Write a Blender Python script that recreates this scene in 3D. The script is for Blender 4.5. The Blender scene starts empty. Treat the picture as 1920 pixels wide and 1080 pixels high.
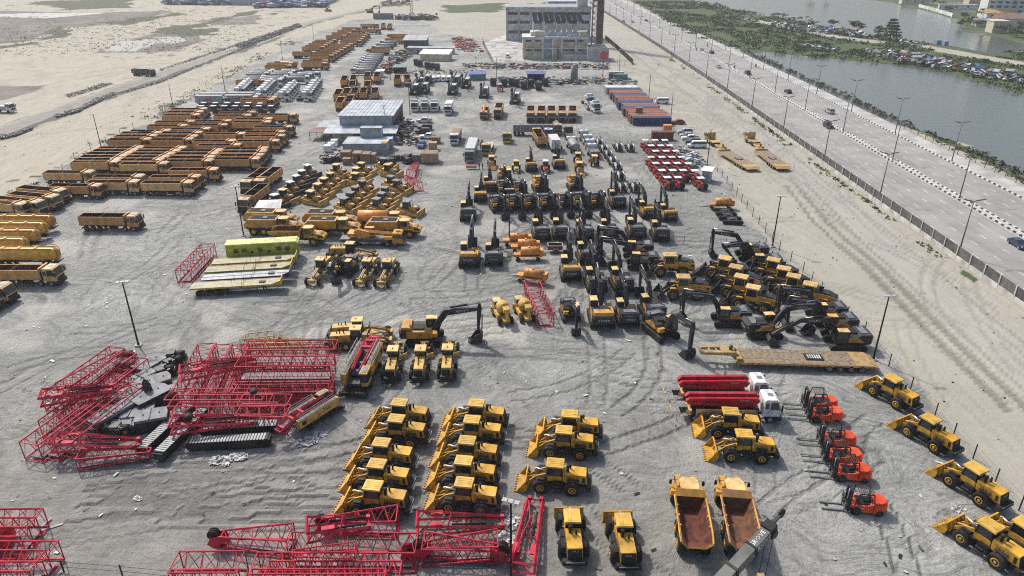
import bpy, bmesh, math, random
import numpy as np
from mathutils import Vector, Matrix
random.seed(7)
sc = bpy.context.scene
COL = sc.collection
rad = math.radians
# ---------------------------------------------------------------- survey: the photograph's camera, used to plot ground positions
FPX, PITCH, CAMH = 1355.0, rad(25.6), 53.0
SP, CP = math.sin(PITCH), math.cos(PITCH)
def at(px, py, z=0.0):
    u = (px - 960) / FPX; v = (540 - py) / FPX
    t = (CAMH - z) / (SP - v * CP)
    return (u * t, t * (CP + v * SP))

# ---------------------------------------------------------------- materials
M = {}
def mat(name, col, rough=.5, metal=0.0, var=.18, scale=1.2, dust=.12, bump=0.0, spec=.5):
    m = bpy.data.materials.new(name); m.use_nodes = True
    nt = m.node_tree; N = nt.nodes; L = nt.links
    b = N['Principled BSDF']
    b.inputs['Roughness'].default_value = rough
    b.inputs['Metallic'].default_value = metal
    b.inputs['Specular IOR Level'].default_value = spec
    tc = N.new('ShaderNodeTexCoord')
    n1 = N.new('ShaderNodeTexNoise'); n1.inputs['Scale'].default_value = scale; n1.inputs['Detail'].default_value = 5
    L.new(tc.outputs['Object'], n1.inputs['Vector'])
    oi = N.new('ShaderNodeObjectInfo')
    n2 = N.new('ShaderNodeTexNoise'); n2.inputs['Scale'].default_value = scale * .35; n2.inputs['Detail'].default_value = 3
    ad = N.new('ShaderNodeVectorMath'); ad.operation = 'ADD'
    L.new(tc.outputs['Object'], ad.inputs[0]); L.new(oi.outputs['Location'], ad.inputs[1])
    L.new(ad.outputs[0], n2.inputs['Vector'])
    mx = N.new('ShaderNodeMix'); mx.data_type = 'RGBA'
    dk = tuple(c * (1 - var * 2.2) for c in col) + (1,)
    lt = tuple(min(1, c * (1 + var)) for c in col) + (1,)
    mx.inputs['A'].default_value = dk; mx.inputs['B'].default_value = lt
    mr = N.new('ShaderNodeMapRange'); mr.inputs[1].default_value = .3; mr.inputs[2].default_value = .62
    L.new(n1.outputs['Fac'], mr.inputs[0]); L.new(mr.outputs[0], mx.inputs['Factor'])
    md = N.new('ShaderNodeMix'); md.data_type = 'RGBA'; md.inputs['B'].default_value = (.36, .33, .28, 1)
    mr2 = N.new('ShaderNodeMapRange'); mr2.inputs[1].default_value = .42; mr2.inputs[2].default_value = .75; mr2.inputs[4].default_value = dust * 2.4
    L.new(n2.outputs['Fac'], mr2.inputs[0]); L.new(mr2.outputs[0], md.inputs['Factor'])
    L.new(mx.outputs['Result'], md.inputs['A'])
    hs = N.new('ShaderNodeHueSaturation')
    mr3 = N.new('ShaderNodeMapRange'); mr3.inputs[3].default_value = .82; mr3.inputs[4].default_value = 1.14
    L.new(oi.outputs['Random'], mr3.inputs[0]); L.new(mr3.outputs[0], hs.inputs['Value'])
    L.new(md.outputs['Result'], hs.inputs['Color'])
    L.new(hs.outputs['Color'], b.inputs['Base Color'])
    rr = N.new('ShaderNodeMapRange'); rr.inputs[3].default_value = max(.02, rough - .08); rr.inputs[4].default_value = min(1, rough + .2)
    L.new(n2.outputs['Fac'], rr.inputs[0]); L.new(rr.outputs[0], b.inputs['Roughness'])
    if bump:
        bp = N.new('ShaderNodeBump'); bp.inputs['Strength'].default_value = bump; bp.inputs['Distance'].default_value = .1
        L.new(n1.outputs['Fac'], bp.inputs['Height']); L.new(bp.outputs[0], b.inputs['Normal'])
    M[name] = m
    return m
mat('orange', (.63, .315, .10), .45, var=.14, dust=.06, spec=.35)
mat('tan', (.64, .385, .14), .48, var=.14, dust=.06, spec=.35)
mat('tank_yellow', (.62, .32, .02), .38, dust=.08)
mat('yellow', (.60, .325, .028), .42, dust=.07, spec=.35)
mat('volvo_yellow', (.62, .31, .028), .38, dust=.08)
mat('grader_yellow', (.58, .35, .06), .42)
mat('dozer_yellow', (.58, .335, .06), .5)
mat('dozer_brown', (.33, .14, .035), .55)
mat('sheen_roof_yellow', (.72, .48, .17), .35, dust=.06)  # yellow paint made paler, sun reflection on machine tops put into the colour
mat('sheen_roof_gold', (.68, .41, .06), .35, dust=.08)  # loader yellow lightened to paint in the sunlit roof
mat('sheen_roof_tan', (.64, .44, .24), .5, dust=.1)  # tipper colour made paler, sky reflection on cab roofs painted in
mat('lowboy_yellow', (.50, .33, .11), .55)
mat('charcoal', (.021, .024, .030), .42, dust=.05, spec=.4)
mat('black', (.010, .011, .012), .6, dust=.04, spec=.3)
mat('rubber', (.012, .012, .013), .85, dust=.07, spec=.25)
mat('steel_dark', (.06, .062, .066), .5, .3)
mat('slate_lit_top', (.25, .26, .272), .65, 0, spec=.25)  # lighter slate, light falling on the slab tops painted in
mat('spoil', (.20, .19, .175), .95, dust=.1)
mat('slate', (.17, .18, .19), .5, .1)
mat('grey', (.30, .31, .32), .5)
mat('lightgrey', (.46, .47, .48), .45)
mat('chrome', (.6, .6, .62), .25, .8, dust=.0)
mat('white', (.74, .75, .75), .35, dust=.06)
mat('glass', (.016, .024, .028), .08, 0, var=.05, dust=.04, spec=.7)
mat('crane_red', (.50, .017, .046), .55, dust=.05, var=.22, spec=.3)
mat('pump_red', (.40, .008, .022), .35, dust=.03, spec=.35)
mat('tractor_red', (.55, .035, .025), .38, dust=.05)
mat('maroon', (.16, .022, .03), .45)
mat('fork_orange', (.74, .075, .018), .38, dust=.03, spec=.35)
mat('bowser_orange', (.72, .29, .055), .42, dust=.06)
mat('lime', (.40, .43, .035), .5, dust=.08, spec=.3)
mat('lime_roof', (.56, .58, .24), .5, dust=.08, spec=.3)
mat('rust', (.17, .068, .028), .75, var=.3, dust=.03)
mat('rust_red', (.115, .034, .022), .7, var=.3, dust=.02, spec=.3)
mat('body_black', (.008, .009, .012), .7, dust=.02, spec=.2)
mat('wood', (.30, .20, .12), .8)
mat('plank', (.27, .205, .14), .85, var=.3, scale=2.5)
mat('ply', (.50, .32, .17), .75)
mat('deck_cream', (.48, .45, .35), .7, var=.1)
mat('trailer_yellow', (.55, .41, .05), .5)
mat('apron', (.40, .40, .385), .9, scale=.15)
mat('concrete', (.46, .46, .44), .85, scale=.4)
mat('con_tan', (.60, .50, .34), .85, scale=.3)
mat('con_grey', (.56, .57, .56), .85, scale=.3)
mat('sheet_grey', (.33, .37, .41), .4, .1, scale=.5)
mat('tank_grey', (.25, .262, .255), .5, dust=.08)
mat('sheet_light', (.43, .47, .51), .5, 0, scale=.4, spec=.3)
mat('sheet_blue', (.16, .27, .42), .45)
mat('tarp_green', (.03, .26, .17), .5)
mat('tarp_blue', (.03, .09, .34), .5)
mat('cont_blue', (.030, .055, .14), .5, dust=.05, spec=.25)
mat('cont_red', (.29, .10, .055), .55, dust=.06, spec=.25)
mat('cont_brown', (.17, .048, .036), .5, dust=.05, spec=.25)
mat('cont_white', (.66, .68, .70), .4)
mat('cont_green', (.10, .22, .16), .5)
mat('tower_red', (.085, .032, .030), .6)
mat('panel_dark', (.022, .025, .034), .8, spec=0, dust=0)
mat('teal', (.42, .60, .60), .5)
mat('cream', (.60, .54, .40), .7)
mat('red_roof', (.22, .13, .10), .7)
mat('car_blue', (.03, .05, .13), .25, dust=.03)
mat('car_black', (.02, .02, .022), .25, dust=.03)
mat('car_silver', (.42, .43, .44), .3, .3, dust=.03)
mat('car_red', (.20, .02, .025), .3, dust=.03)
mat('skin', (.12, .06, .04), .6)
mat('cloth_dark', (.03, .032, .045), .8)
mat('cloth_hi', (.45, .62, .05), .8)
mat('winch_blue', (.03, .08, .26), .5)
mat('sign_red', (.60, .06, .06), .5)
mat('plastic', (.62, .62, .60), .5, bump=.3)
mat('sheen_headlight_white', (.80, .80, .80), .3, dust=0)  # painted gloss highlight on roller hoods, also used for car headlights
mat('fence_slat', (.075, .072, .068), .6)
mat('paint_white', (.72, .72, .70), .6)
mat('paint_black', (.03, .03, .03), .6)
mat('grating', (.25, .17, .18), .7)
mat('trunk', (.10, .075, .05), .9)
mat('grove_green', (.075, .085, .078), .4, dust=.1)

# ---------------------------------------------------------------- mesh builder
_txt = {}
def glyphs(s):
    if s not in _txt:
        cu = bpy.data.curves.new('lettering', 'FONT'); cu.body = s; cu.resolution_u = 1; cu.align_x = 'CENTER'; cu.align_y = 'CENTER'
        ob = bpy.data.objects.new('lettering', cu)
        me = bpy.data.meshes.new_from_object(ob)
        _txt[s] = ([tuple(v.co) for v in me.vertices], [tuple(p.vertices) for p in me.polygons])
        bpy.data.objects.remove(ob); bpy.data.meshes.remove(me); bpy.data.curves.remove(cu)
    return _txt[s]
class MB:
    def __init__(s):
        s.v = []; s.f = []; s.m = []; s.sm = []; s.mats = []; s.mesh = None
    def mi(s, m):
        if m not in s.mats: s.mats.append(m)
        return s.mats.index(m)
    def add(s, vs, fs, m, smooth=False):
        o = len(s.v); s.v.extend(tuple(v) for v in vs); k = s.mi(m)
        for f in fs:
            s.f.append(tuple(i + o for i in f)); s.m.append(k); s.sm.append(smooth)
        return s
    def box(s, x0, x1, y0, y1, z0, z1, m, tx=0, ty=0):
        s.add([(x0, y0, z0), (x1, y0, z0), (x1, y1, z0), (x0, y1, z0), (x0 + tx, y0 + ty, z1), (x1 - tx, y0 + ty, z1), (x1 - tx, y1 - ty, z1), (x0 + tx, y1 - ty, z1)],
              [(0, 3, 2, 1), (4, 5, 6, 7), (0, 1, 5, 4), (1, 2, 6, 5), (2, 3, 7, 6), (3, 0, 4, 7)], m); return s
    def prism(s, pts, y0, y1, m):
        n = len(pts)
        s.add([(x, y0, z) for x, z in pts] + [(x, y1, z) for x, z in pts],
              [tuple(range(n)), tuple(range(2 * n - 1, n - 1, -1))] + [(i, i + n, (i + 1) % n + n, (i + 1) % n) for i in range(n)], m); return s
    def prismz(s, pts, z0, z1, m):
        n = len(pts)
        s.add([(x, y, z0) for x, y in pts] + [(x, y, z1) for x, y in pts],
              [tuple(range(n)), tuple(range(2 * n - 1, n - 1, -1))] + [(i, i + n, (i + 1) % n + n, (i + 1) % n) for i in range(n)], m); return s
    def cyl(s, p, q, r, m, n=10, r2=None, smooth=None):
        p = Vector(p); q = Vector(q); d = (q - p).normalized()
        a = d.orthogonal().normalized(); b = d.cross(a); r2 = r if r2 is None else r2
        vs = []
        for c, rr in ((p, r), (q, r2)):
            for i in range(n):
                t = 2 * math.pi * (i + .5) / n
                vs.append(c + a * (rr * math.cos(t)) + b * (rr * math.sin(t)))
        s.add(vs, [tuple(range(n - 1, -1, -1)), tuple(range(n, 2 * n))], m)
        k = len(s.v) - 2 * n
        for i in range(n):
            j = (i + 1) % n
            s.f.append((k + i, k + j, k + j + n, k + i + n)); s.m.append(s.mi(m)); s.sm.append(n > 6 if smooth is None else smooth)
        return s
    def bar(s, p, q, w, m): return s.cyl(p, q, w * .7071, m, 4)
    def path(s, pts, r, m, n=6):
        for a, b in zip(pts, pts[1:]): s.cyl(a, b, r, m, n)
        return s
    def lathe(s, c, axis, prof, m, n=14):
        # prof: (offset along axis, radius)
        ax = {'x': Vector((1, 0, 0)), 'y': Vector((0, 1, 0)), 'z': Vector((0, 0, 1))}[axis]
        a = ax.orthogonal().normalized(); b = ax.cross(a); c = Vector(c)
        vs = []; fs = []
        for t, r in prof:
            for i in range(n):
                w = 2 * math.pi * i / n
                vs.append(c + ax * t + a * (r * math.cos(w)) + b * (r * math.sin(w)))
        for k in range(len(prof) - 1):
            for i in range(n):
                j = (i + 1) % n
                fs.append((k * n + i, k * n + j, (k + 1) * n + j, (k + 1) * n + i))
        s.add(vs, fs, m, True)
        s.add(vs[:n], [tuple(range(n))], m); s.add(vs[-n:], [tuple(range(n))], m)
        return s
    def text(s, t, size, o, xd, yd, m):
        vs, fs = glyphs(t); o = Vector(o); xd = Vector(xd); yd = Vector(yd)
        s.add([o + xd * (v[0] * size) + yd * (v[1] * size) for v in vs], fs, m); return s
    def cat(s, o):
        k = len(s.v); s.v.extend(o.v); mm = [s.mi(m) for m in o.mats]
        s.f.extend(tuple(i + k for i in f) for f in o.f); s.m.extend(mm[i] for i in o.m); s.sm.extend(o.sm)
        return s
    def build(s, name):
        if s.mesh is None:
            me = bpy.data.meshes.new(name); me.from_pydata(s.v, [], s.f)
            for m in s.mats: me.materials.append(M[m] if isinstance(m, str) else m)
            me.polygons.foreach_set('material_index', s.m)
            me.polygons.foreach_set('use_smooth', s.sm)
            bm = bmesh.new(); bm.from_mesh(me); bmesh.ops.recalc_face_normals(bm, faces=bm.faces[:]); bm.to_mesh(me); bm.free()
            s.mesh = me
        return s.mesh
def link(name, data, parent=None):
    o = bpy.data.objects.new(name, data); COL.objects.link(o)
    if parent: o.parent = parent
    return o
def tag(o, label=None, cat=None, group=None, kind=None):
    if label: o['label'] = label
    if cat: o['category'] = cat
    if group: o['group'] = group
    if kind: o['kind'] = kind
    return o
class Model:
    def __init__(s, name, cat): s.name = name; s.cat = cat; s.parts = []; s.fm = None
    def part(s, name, parent=None, label=None):
        mb = MB(); mb.idx = len(s.parts); s.parts.append((name, mb, parent, label)); return mb
    def flat(s):
        if s.fm is None:
            s.fm = MB()
            for p in s.parts: s.fm.cat(p[1])
        return s.fm.build(s.name)
FAR = 262.0
def put(model, px, rot, label, group=None, flat=None, scale=1.0, z=0.0, world=None, tilt=0):
    x, y = world if world else at(px[0], px[1], 0)
    if flat is None: flat = y > FAR
    if flat or len(model.parts) == 1:
        r = link(model.name, model.flat())
    else:
        r = link(model.name, None); obs = []
        for n, mb, par, lab in model.parts:
            o = link(n, mb.build(n), obs[par.idx] if par else r)
            if lab: o['label'] = lab
            obs.append(o)
    r.location = (x, y, z); r.rotation_euler = (0, rad(tilt), rad(rot))
    if scale != 1: r.scale = (scale,) * 3
    return tag(r, label, model.cat, group)
ORD = 'first second third fourth fifth sixth seventh eighth ninth tenth eleventh twelfth thirteenth fourteenth fifteenth sixteenth seventeenth eighteenth nineteenth twentieth twenty-first twenty-second twenty-third twenty-fourth twenty-fifth'.split()
def row(model, pts, rot, fmt, group, jit=1.5, **kw):
    for i, p in enumerate(pts):
        m = model[i % len(model)] if isinstance(model, (list, tuple)) else model
        r = p[2] if len(p) > 2 else rot
        put(m, p, r + random.uniform(-jit, jit), fmt.format(o=ORD[i]), group, **kw)
def series(p0, step, n): return [(p0[0] + step[0] * i, p0[1] + step[1] * i) for i in range(n)]
def single(name, mb, label, cat, loc=(0, 0, 0), rot=0, group=None, kind=None):
    o = link(name, mb.build(name)); o.location = loc; o.rotation_euler = (0, 0, rad(rot))
    return tag(o, label, cat, group, kind)
# ---------------------------------------------------------------- vehicle parts
def wheel(mo, x, y, r, w, rimm, rimr=.52, sub=False, n=14):
    t = mo.part('wheel'); o = 1 if y > 0 else -1
    t.lathe((x, y, r), 'y', [(-w / 2, r * .8), (-w * .42, r * .95), (-w * .25, r), (w * .25, r), (w * .42, r * .95), (w / 2, r * .8)], 'rubber', n)
    k = mo.part('rim', t) if sub else t
    k.lathe((x, y + o * w * .5, r), 'y', [(-.06, r * rimr), (.02, r * rimr), (.03, r * rimr * .8), (-.03, r * rimr * .6), (-.02, r * .18), (.06, r * .16)], rimm, 12)
def cab(mo, x0, x1, z0, z1, w, m, lean=.35, hatch=True, hi=False):
    c = mo.part('cab')
    zt = z1
    c.prism([(x0, z0), (x1, z0), (x1 + .03, z0 + .85), (x1 - lean, zt - .15), (x1 - lean - .3, zt), (x0 + .15, zt), (x0, zt - .15)], -w, w, m)
    c.box(x1 + .02, x1 + .07, -w * .8, w * .8, z0 + .1, z0 + .62, 'black')
    c.box(x0 + .15, x1 - lean - .3, -w * .97, w * .97, zt + .004, zt + .03, {'orange': 'sheen_roof_tan', 'tan': 'sheen_roof_tan'}.get(m, m))
    if hatch: c.box(x0 + .6, x0 + 1.25, -.33, .33, zt + .03, zt + .07, 'slate')
    if hi: c.prism([(x0 + .05, zt), (x1 - lean - .4, zt), (x0 + .9, zt + .85), (x0 + .05, zt + .85)], -w * .94, w * .94, m)
    g = mo.part('windscreen', c)
    a = (x1 + .04, z0 + .92); b = (x1 - lean + .015, zt - .2)
    g.prism([(a[0], a[1]), (a[0] + .03, a[1]), (b[0] + .03, b[1]), (b[0], b[1])], -w * .9, w * .9, 'glass')
    for s in (-1, 1):
        q = mo.part('side_window', c)
        y = s * (w + .012)
        q.add([(x0 + .75, y, z0 + .95), (x1 - .15, y, z0 + .95), (x1 - lean - .1, y, zt - .3), (x0 + .75, y, zt - .3)], [(0, 1, 2, 3)], 'glass')
        q.box(x0 + .15, x0 + .6, min(y, y * .99), max(y, y * .99), z0 + 1.05, zt - .4, 'glass')
        k = mo.part('mirror', c)
        k.box(x1 - .05, x1 + .12, s * (w + .22) - .09, s * (w + .22) + .09, z0 + .9, z0 + 1.75, 'black')
        k.bar((x1 - .1, s * w, z0 + 1.6), (x1, s * (w + .2), z0 + 1.6), .05, 'black')
    return c
def chassis(mo, x0, x1, z=1.0, m='black'):
    c = mo.part('chassis')
    for y in (-.42, .42): c.box(x0, x1, y - .06, y + .06, z - .28, z, m)
    for x in np.linspace(x0 + .3, x1 - .5, 6): c.box(x - .07, x + .07, -.4, .4, z - .25, z - .05, m)
    return c
def mk_tipper(colr, inner):
    mo = Model('tipper_truck', 'truck')
    c = chassis(mo, -5.6, 5.4, 1.1)
    c.box(-.2, 1.1, .5, 1.2, .5, 1.05, 'steel_dark'); c.box(-.2, 1.3, -1.2, -.5, .5, 1.05, 'black'); c.box(3.0, 3.35, -1.1, 1.1, 1.0, 2.6, 'black')
    c.box(2.35, 2.75, 1.0, 1.25, .7, 1.2, 'lightgrey'); c.box(-5.9, -5.7, -1.2, 1.2, .55, .75, 'black')
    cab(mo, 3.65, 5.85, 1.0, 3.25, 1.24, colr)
    b = mo.part('bumper'); b.box(5.2, 6.1, -1.25, 1.25, .38, 1.02, 'black', .05, .02); b.box(4.0, 4.6, -1.25, 1.25, .55, .98, 'black')
    d = mo.part('dump_body')
    X0, X1, zf, zt = -6.0, 3.15, 1.35, 3.05
    for s in (-1, 1):
        d.box(X0, X1, s * 1.23 - .04, s * 1.23 + .04, zf, zt, colr)
        d.box(X0 + .08, X1 - .02, s * 1.175 - .014, s * 1.175 + .014, zf + .1, zt - .03, inner)
        d.box(X0 - .02, X1 + .03, s * 1.25 - .06, s * 1.25 + .06, zt - .02, zt + .05, colr)
        for x in np.linspace(X0 + .1, X1 - .25, 6): d.box(x, x + .14, s * 1.28 - .05, s * 1.28 + .05, zf + .02, zt - .03, colr)
        d.box(X0, X1, s * 1.0 - .1, s * 1.0 + .1, zf - .2, zf - .02, 'black')
    d.box(X0, X1, -1.2, 1.2, zf - .03, zf + .06, inner)
    d.box(X0 - .1, X0 - .02, -1.3, 1.3, zf - .1, zt + .12, colr); d.box(X0 - .015, X0 + .02, -1.15, 1.15, zf + .07, zt, inner)
    for y in (-.7, 0, .7): d.box(X0 - .16, X0 - .1, y - .06, y + .06, zf, zt, colr)
    d.box(X1, X1 + .09, -1.32, 1.32, zf, zt + .38, colr); d.box(X1 - .04, X1 - .005, -1.15, 1.15, zf + .07, zt + .3, inner)
    d.box(X1 + .02, X1 + .3, -1.3, 1.3, zt + .3, zt + .40, colr)
    d.bar((-1.6, -1.2, zt + .04), (-1.6, 1.2, zt + .04), .06, 'grey')
    h = mo.part('hoist'); h.cyl((2.9, 0, 1.2), (3.0, 0, 2.9), .12, 'steel_dark', 8)
    for x in (4.75, 2.95, -2.2, -3.55, -4.9):
        for s in (-1, 1): wheel(mo, x, s * 1.05, .53, .36 if x > 0 else .5, 'grey' if x > 0 else 'steel_dark')
    return mo
def mk_tractor_unit():
    mo = Model('tractor_unit', 'truck')
    c = chassis(mo, -3.0, 2.9, 1.0); c.box(-2.6, -1.2, -.6, .6, 1.0, 1.12, 'black')
    cab(mo, 1.0, 3.2, .95, 3.3, 1.22, 'white', hi=True)
    b = mo.part('bumper'); b.box(2.7, 3.35, -1.23, 1.23, .38, 1.0, 'white', .05, .02)
    f = mo.part('sleeper_panel')
    f.box(-.85, .8, -1.18, 1.18, 1.15, 3.35, 'white')
    for s in (-1, 1):
        for i in range(4):
            for j in range(4): f.box(-.7 + i * .38, -.55 + i * .38, s * 1.185 - .012, s * 1.185 + .012, 1.45 + j * .45, 1.62 + j * .45, 'slate')
    for x in (2.2, -1.2, -2.4):
        for s in (-1, 1): wheel(mo, x, s * 1.0, .52, .4, 'steel_dark')
    return mo
def mk_tank_truck(tank='tank_grey', colr='white', L=6.5):
    mo = Model('tanker_truck', 'truck')
    chassis(mo, -L * .62, L * .55, 1.05)
    cab(mo, L * .55 - 1.4, L * .55 + .7, 1.0, 3.2, 1.22, colr)
    b = mo.part('bumper'); b.box(L * .55 + .1, L * .55 + .85, -1.23, 1.23, .4, 1.0, colr)
    t = mo.part('tank')
    pr = [(math.cos(a) * 1.22, 2.15 + math.sin(a) * .95) for a in np.linspace(0, 2 * math.pi, 13)[:-1]]
    n = len(pr)
    xs = [-L * .64, -L * .62, L * .3, L * .32]; sc_ = [.9, 1, 1, .9]
    vs = [(x, y * k, 2.15 + (z - 2.15) * k) for x, k in zip(xs, sc_) for y, z in pr]
    fs = [(a * n + i, a * n + (i + 1) % n, (a + 1) * n + (i + 1) % n, (a + 1) * n + i) for a in range(3) for i in range(n)] + [tuple(range(n)), tuple(range(3 * n, 4 * n))]
    t.add(vs, fs, tank, True)
    k = mo.part('walkway'); k.box(-L * .55, L * .25, -.3, .3, 3.08, 3.16, 'grey'); k.bar((-L * .3, 0, 3.15), (-L * .3, 0, 3.3), .5, 'grey')
    for x in (L * .5, -L * .3, -L * .5):
        for s in (-1, 1): wheel(mo, x, s * 1.0, .52, .4, 'steel_dark')
    return mo
def mk_box_truck(box='cont_white', L=7.5, emblem=False, colr='white', h=2.5):
    mo = Model('box_truck', 'truck')
    chassis(mo, -L * .62, L * .5, 1.05)
    cab(mo, L * .5 - .9, L * .5 + 1.1, 1.0, 3.15, 1.2, colr)
    b = mo.part('bumper'); b.box(L * .5 + .6, L * .5 + 1.25, -1.2, 1.2, .4, 1.0, colr)
    t = mo.part('cargo_box'); t.box(-L * .64, L * .36, -1.24, 1.24, 1.15, 1.15 + h, box)
    if emblem:
        for s in (-1, 1):
            t.box(-L * .2, -L * .05, s * 1.25 - .012, s * 1.25 + .012, 1.9, 3.0, 'sign_red')
            t.box(-L * .165, -L * .085, s * 1.26 - .012, s * 1.26 + .012, 2.15, 2.75, 'wood')
    for x in (L * .45, -L * .3, -L * .48):
        for s in (-1, 1): wheel(mo, x, s * 1.0, .5, .38, 'steel_dark')
    return mo
def mk_tank_trailer():
    mo = Model('tank_trailer', 'tank trailer')
    c = chassis(mo, -5.4, 5.0, 1.2); c.box(3.4, 3.7, -.9, .9, .1, 1.1, 'black'); c.box(5.0, 6.2, -1.1, 1.1, .85, .98, 'black')
    t = mo.part('tank')
    pr = [(math.cos(a) * 1.22, math.sin(a) * 1.15) for a in np.linspace(0, 2 * math.pi, 21)[:-1]]; n = 20
    xs = [-6.2, -6.0, -5.6, 5.6, 6.0, 6.2]; ks = [.55, .85, 1, 1, .85, .55]
    vs = [(x, y * k, 2.35 + z * k) for x, k in zip(xs, ks) for y, z in pr]
    t.add(vs, [(a * n + i, a * n + (i + 1) % n, (a + 1) * n + (i + 1) % n, (a + 1) * n + i) for a in range(5) for i in range(n)], 'tank_yellow', True)
    t.add(vs[:n], [tuple(range(n))], 'tank_yellow'); t.add(vs[-n:], [tuple(range(n))], 'tank_yellow')
    for x in (-3.5, -.6, 2.4): t.cyl((x, 0, 3.4), (x, 0, 3.62), .34, 'tank_yellow', 12)
    w = mo.part('walkway')
    for s in (-1, 1):
        w.box(-5.6, 5.6, s * .62 - .05, s * .62 + .05, 3.36, 3.58, 'tank_yellow')
        w.path([(5.6, s * .62, 3.9), (3.0, s * .62, 3.9)], .025, 'rust')
    l = mo.part('ladder')
    for s in (-1, 1): l.path([(5.75, s * .5 , 1.2), (6.28, s * .5, 1.6), (6.28, s * .5, 3.2), (5.7, s * .5, 4.0), (5.2, s * .5, 3.9)], .035, 'rust')
    for z in np.arange(1.5, 3.8, .33): l.bar((6.24 if z < 3.2 else 5.95, -.5, z), (6.24 if z < 3.2 else 5.95, .5, z), .04, 'rust')
    for x in (-2.6, -3.9, -5.2):
        for s in (-1, 1): wheel(mo, x, s * .95, .52, .42, 'steel_dark')
    return mo
def mk_loader(kind):
    v = kind == 'volvo'
    Y = 'volvo_yellow' if v else 'yellow'; RY = 'sheen_roof_yellow'; B = 'charcoal' if v else 'yellow'; A = 'charcoal' if v else 'yellow'
    mo = Model('wheel_loader', 'wheel loader'); r = .86 if v else .84
    f = mo.part('frame')
    f.prism([(.3, .7), (2.3, .7), (2.2, 1.25), (1.2, 1.75), (.3, 1.6)], -.55, .55, Y if v else 'black')
    f.box(-3.5, .2, -.6, .6, .7, 1.3, 'black'); f.box(-.25, .35, -.3, .3, .75, 1.2, 'steel_dark')
    for s in (-1, 1):
        f.box(1.1, 2.0, s * 1.0 - .2, s * 1.0 + .2, 1.74, 1.80, Y if v else 'black', .15); f.box(-.5, .4, s * 1.02 - .2, s * 1.02 + .2, .55, .62, 'steel_dark'); f.box(-.45, .3, s * 1.05 - .2, s * 1.05 + .2, .95, 1.02, 'steel_dark')
        f.box(-2.5, -1.2, s * 1.0 - .2, s * 1.0 + .2, 1.74, 1.82, Y if v else 'black', .25)
        if not v: f.box(-.8, .2, s * .95 - .2, s * .95 + .2, .65, 1.45, 'black')
    h = mo.part('hood')
    if v:
        h.prism([(-3.7, 1.15), (-.6, 1.15), (-.6, 2.35), (-2.6, 2.25), (-3.6, 1.95)], -.85, .85, Y)
        h.prism([(-.62, 2.36), (-2.6, 2.26), (-3.55, 1.97), (-3.3, 2.12), (-2.4, 2.5), (-.62, 2.55)], -.7, .7, 'charcoal')
        for s in (-1, 1): h.box(-3.45, -3.1, s * .86 - .015, s * .86 + .015, 1.5, 1.9, 'black')
    else:
        h.prism([(-3.4, 1.25), (-.75, 1.25), (-.75, 2.42), (-3.2, 2.32)], -.72, .72, Y)
        h.box(-3.1, -2.8, -.732, .732, 1.4, 2.1, 'black')
        for s in (-1, 1): h.text('SDLG', .5, (-1.8, s * .735, 1.9), (-s, 0, 0), (0, 0, 1), 'black')
    g = mo.part('radiator_grille'); dx = 0 if v else .25; g.prism([(-3.72 + dx, 1.15), (-3.66 + dx, 1.15), (-3.46 + dx, 2.2), (-3.52 + dx, 2.2)], -.66, .66, 'black')
    if not v: g.text('SDLG', .26, (-3.33, 0, 2.05), (0, -1, 0), (0, 0, 1), 'paint_white')
    c = mo.part('counterweight'); c.box(-3.8, -3.2, -1.2, 1.2, .75, 1.2, Y if v else 'black', .06, .06)
    if not v: c.box(-3.86, -3.79, -.9, .9, 1.1, 1.2, 'slate')
    k = mo.part('cab')
    k.box(-.65, .95, -.72, .72, 1.3, 1.95, Y, 0, .02); 
    for x in (-.6, .88):
        for s in (-1, 1): k.bar((x, s * .66, 1.95), (x * .92, s * .62, 3.1), .1, Y if v else 'black')
    gl = mo.part('glazing', k); gl.box(-.55, .85, -.63, .63, 1.95, 3.08, 'glass', .05, .04)
    rf = mo.part('roof', k); rf.box(-.85, 1.1, -.82, .82, 3.08, 3.24, 'sheen_roof_yellow' if v else 'sheen_roof_gold', .06, .05)
    for y in (-.45, -.15, .15, .45): rf.box(-.6, .85, y - .05, y + .05, 3.24, 3.265, 'sheen_roof_yellow' if v else 'sheen_roof_gold')
    e = mo.part('exhaust')
    e.lathe((-1.25, .3, 2.3), 'z', [(0, .14), (.7, .14), (.72, .21), (.9, .21), (.95, .1)], 'black', 10)
    e2 = mo.part('air_cleaner'); e2.cyl((-1.5, -.25, 2.3), (-1.5, -.25, 2.95), .1, 'black', 8)
    if v: e2.prism([(-1.5, 2.5), (-1.3, 2.5), (-1.35, 3.1), (-1.75, 3.15)], -.08, .08, 'black')
    a = mo.part('lift_arms')
    for s in (-1, 1):
        a.prism([(.95, 1.75), (1.1, 2.1), (2.0, 1.75), (3.2, .72), (3.3, .42), (3.05, .4), (1.9, 1.35)], s * .52 - .07, s * .52 + .07, A)
        a.cyl((.7, s * .52, 1.0), (2.2, s * .52, 1.3), .08, 'chrome', 8)
    a.box(1.9, 2.15, -.5, .5, 1.25, 1.6, A)
    tl = mo.part('tilt_linkage')
    tl.prism([(1.75, 1.6), (2.1, 1.35), (2.35, 2.25), (2.1, 2.35)], -.1, .1, A)
    tl.cyl((.85, 0, 2.0), (2.2, 0, 2.28), .1, 'chrome' if not v else 'black', 8); tl.bar((1.95, 0, 1.5), (3.1, 0, 1.0), .12, A)
    b = mo.part('bucket'); W = 1.45
    o = [(3.15, 1.35), (2.95, .9), (3.05, .3), (3.3, .1), (4.15, .06)]
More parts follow.
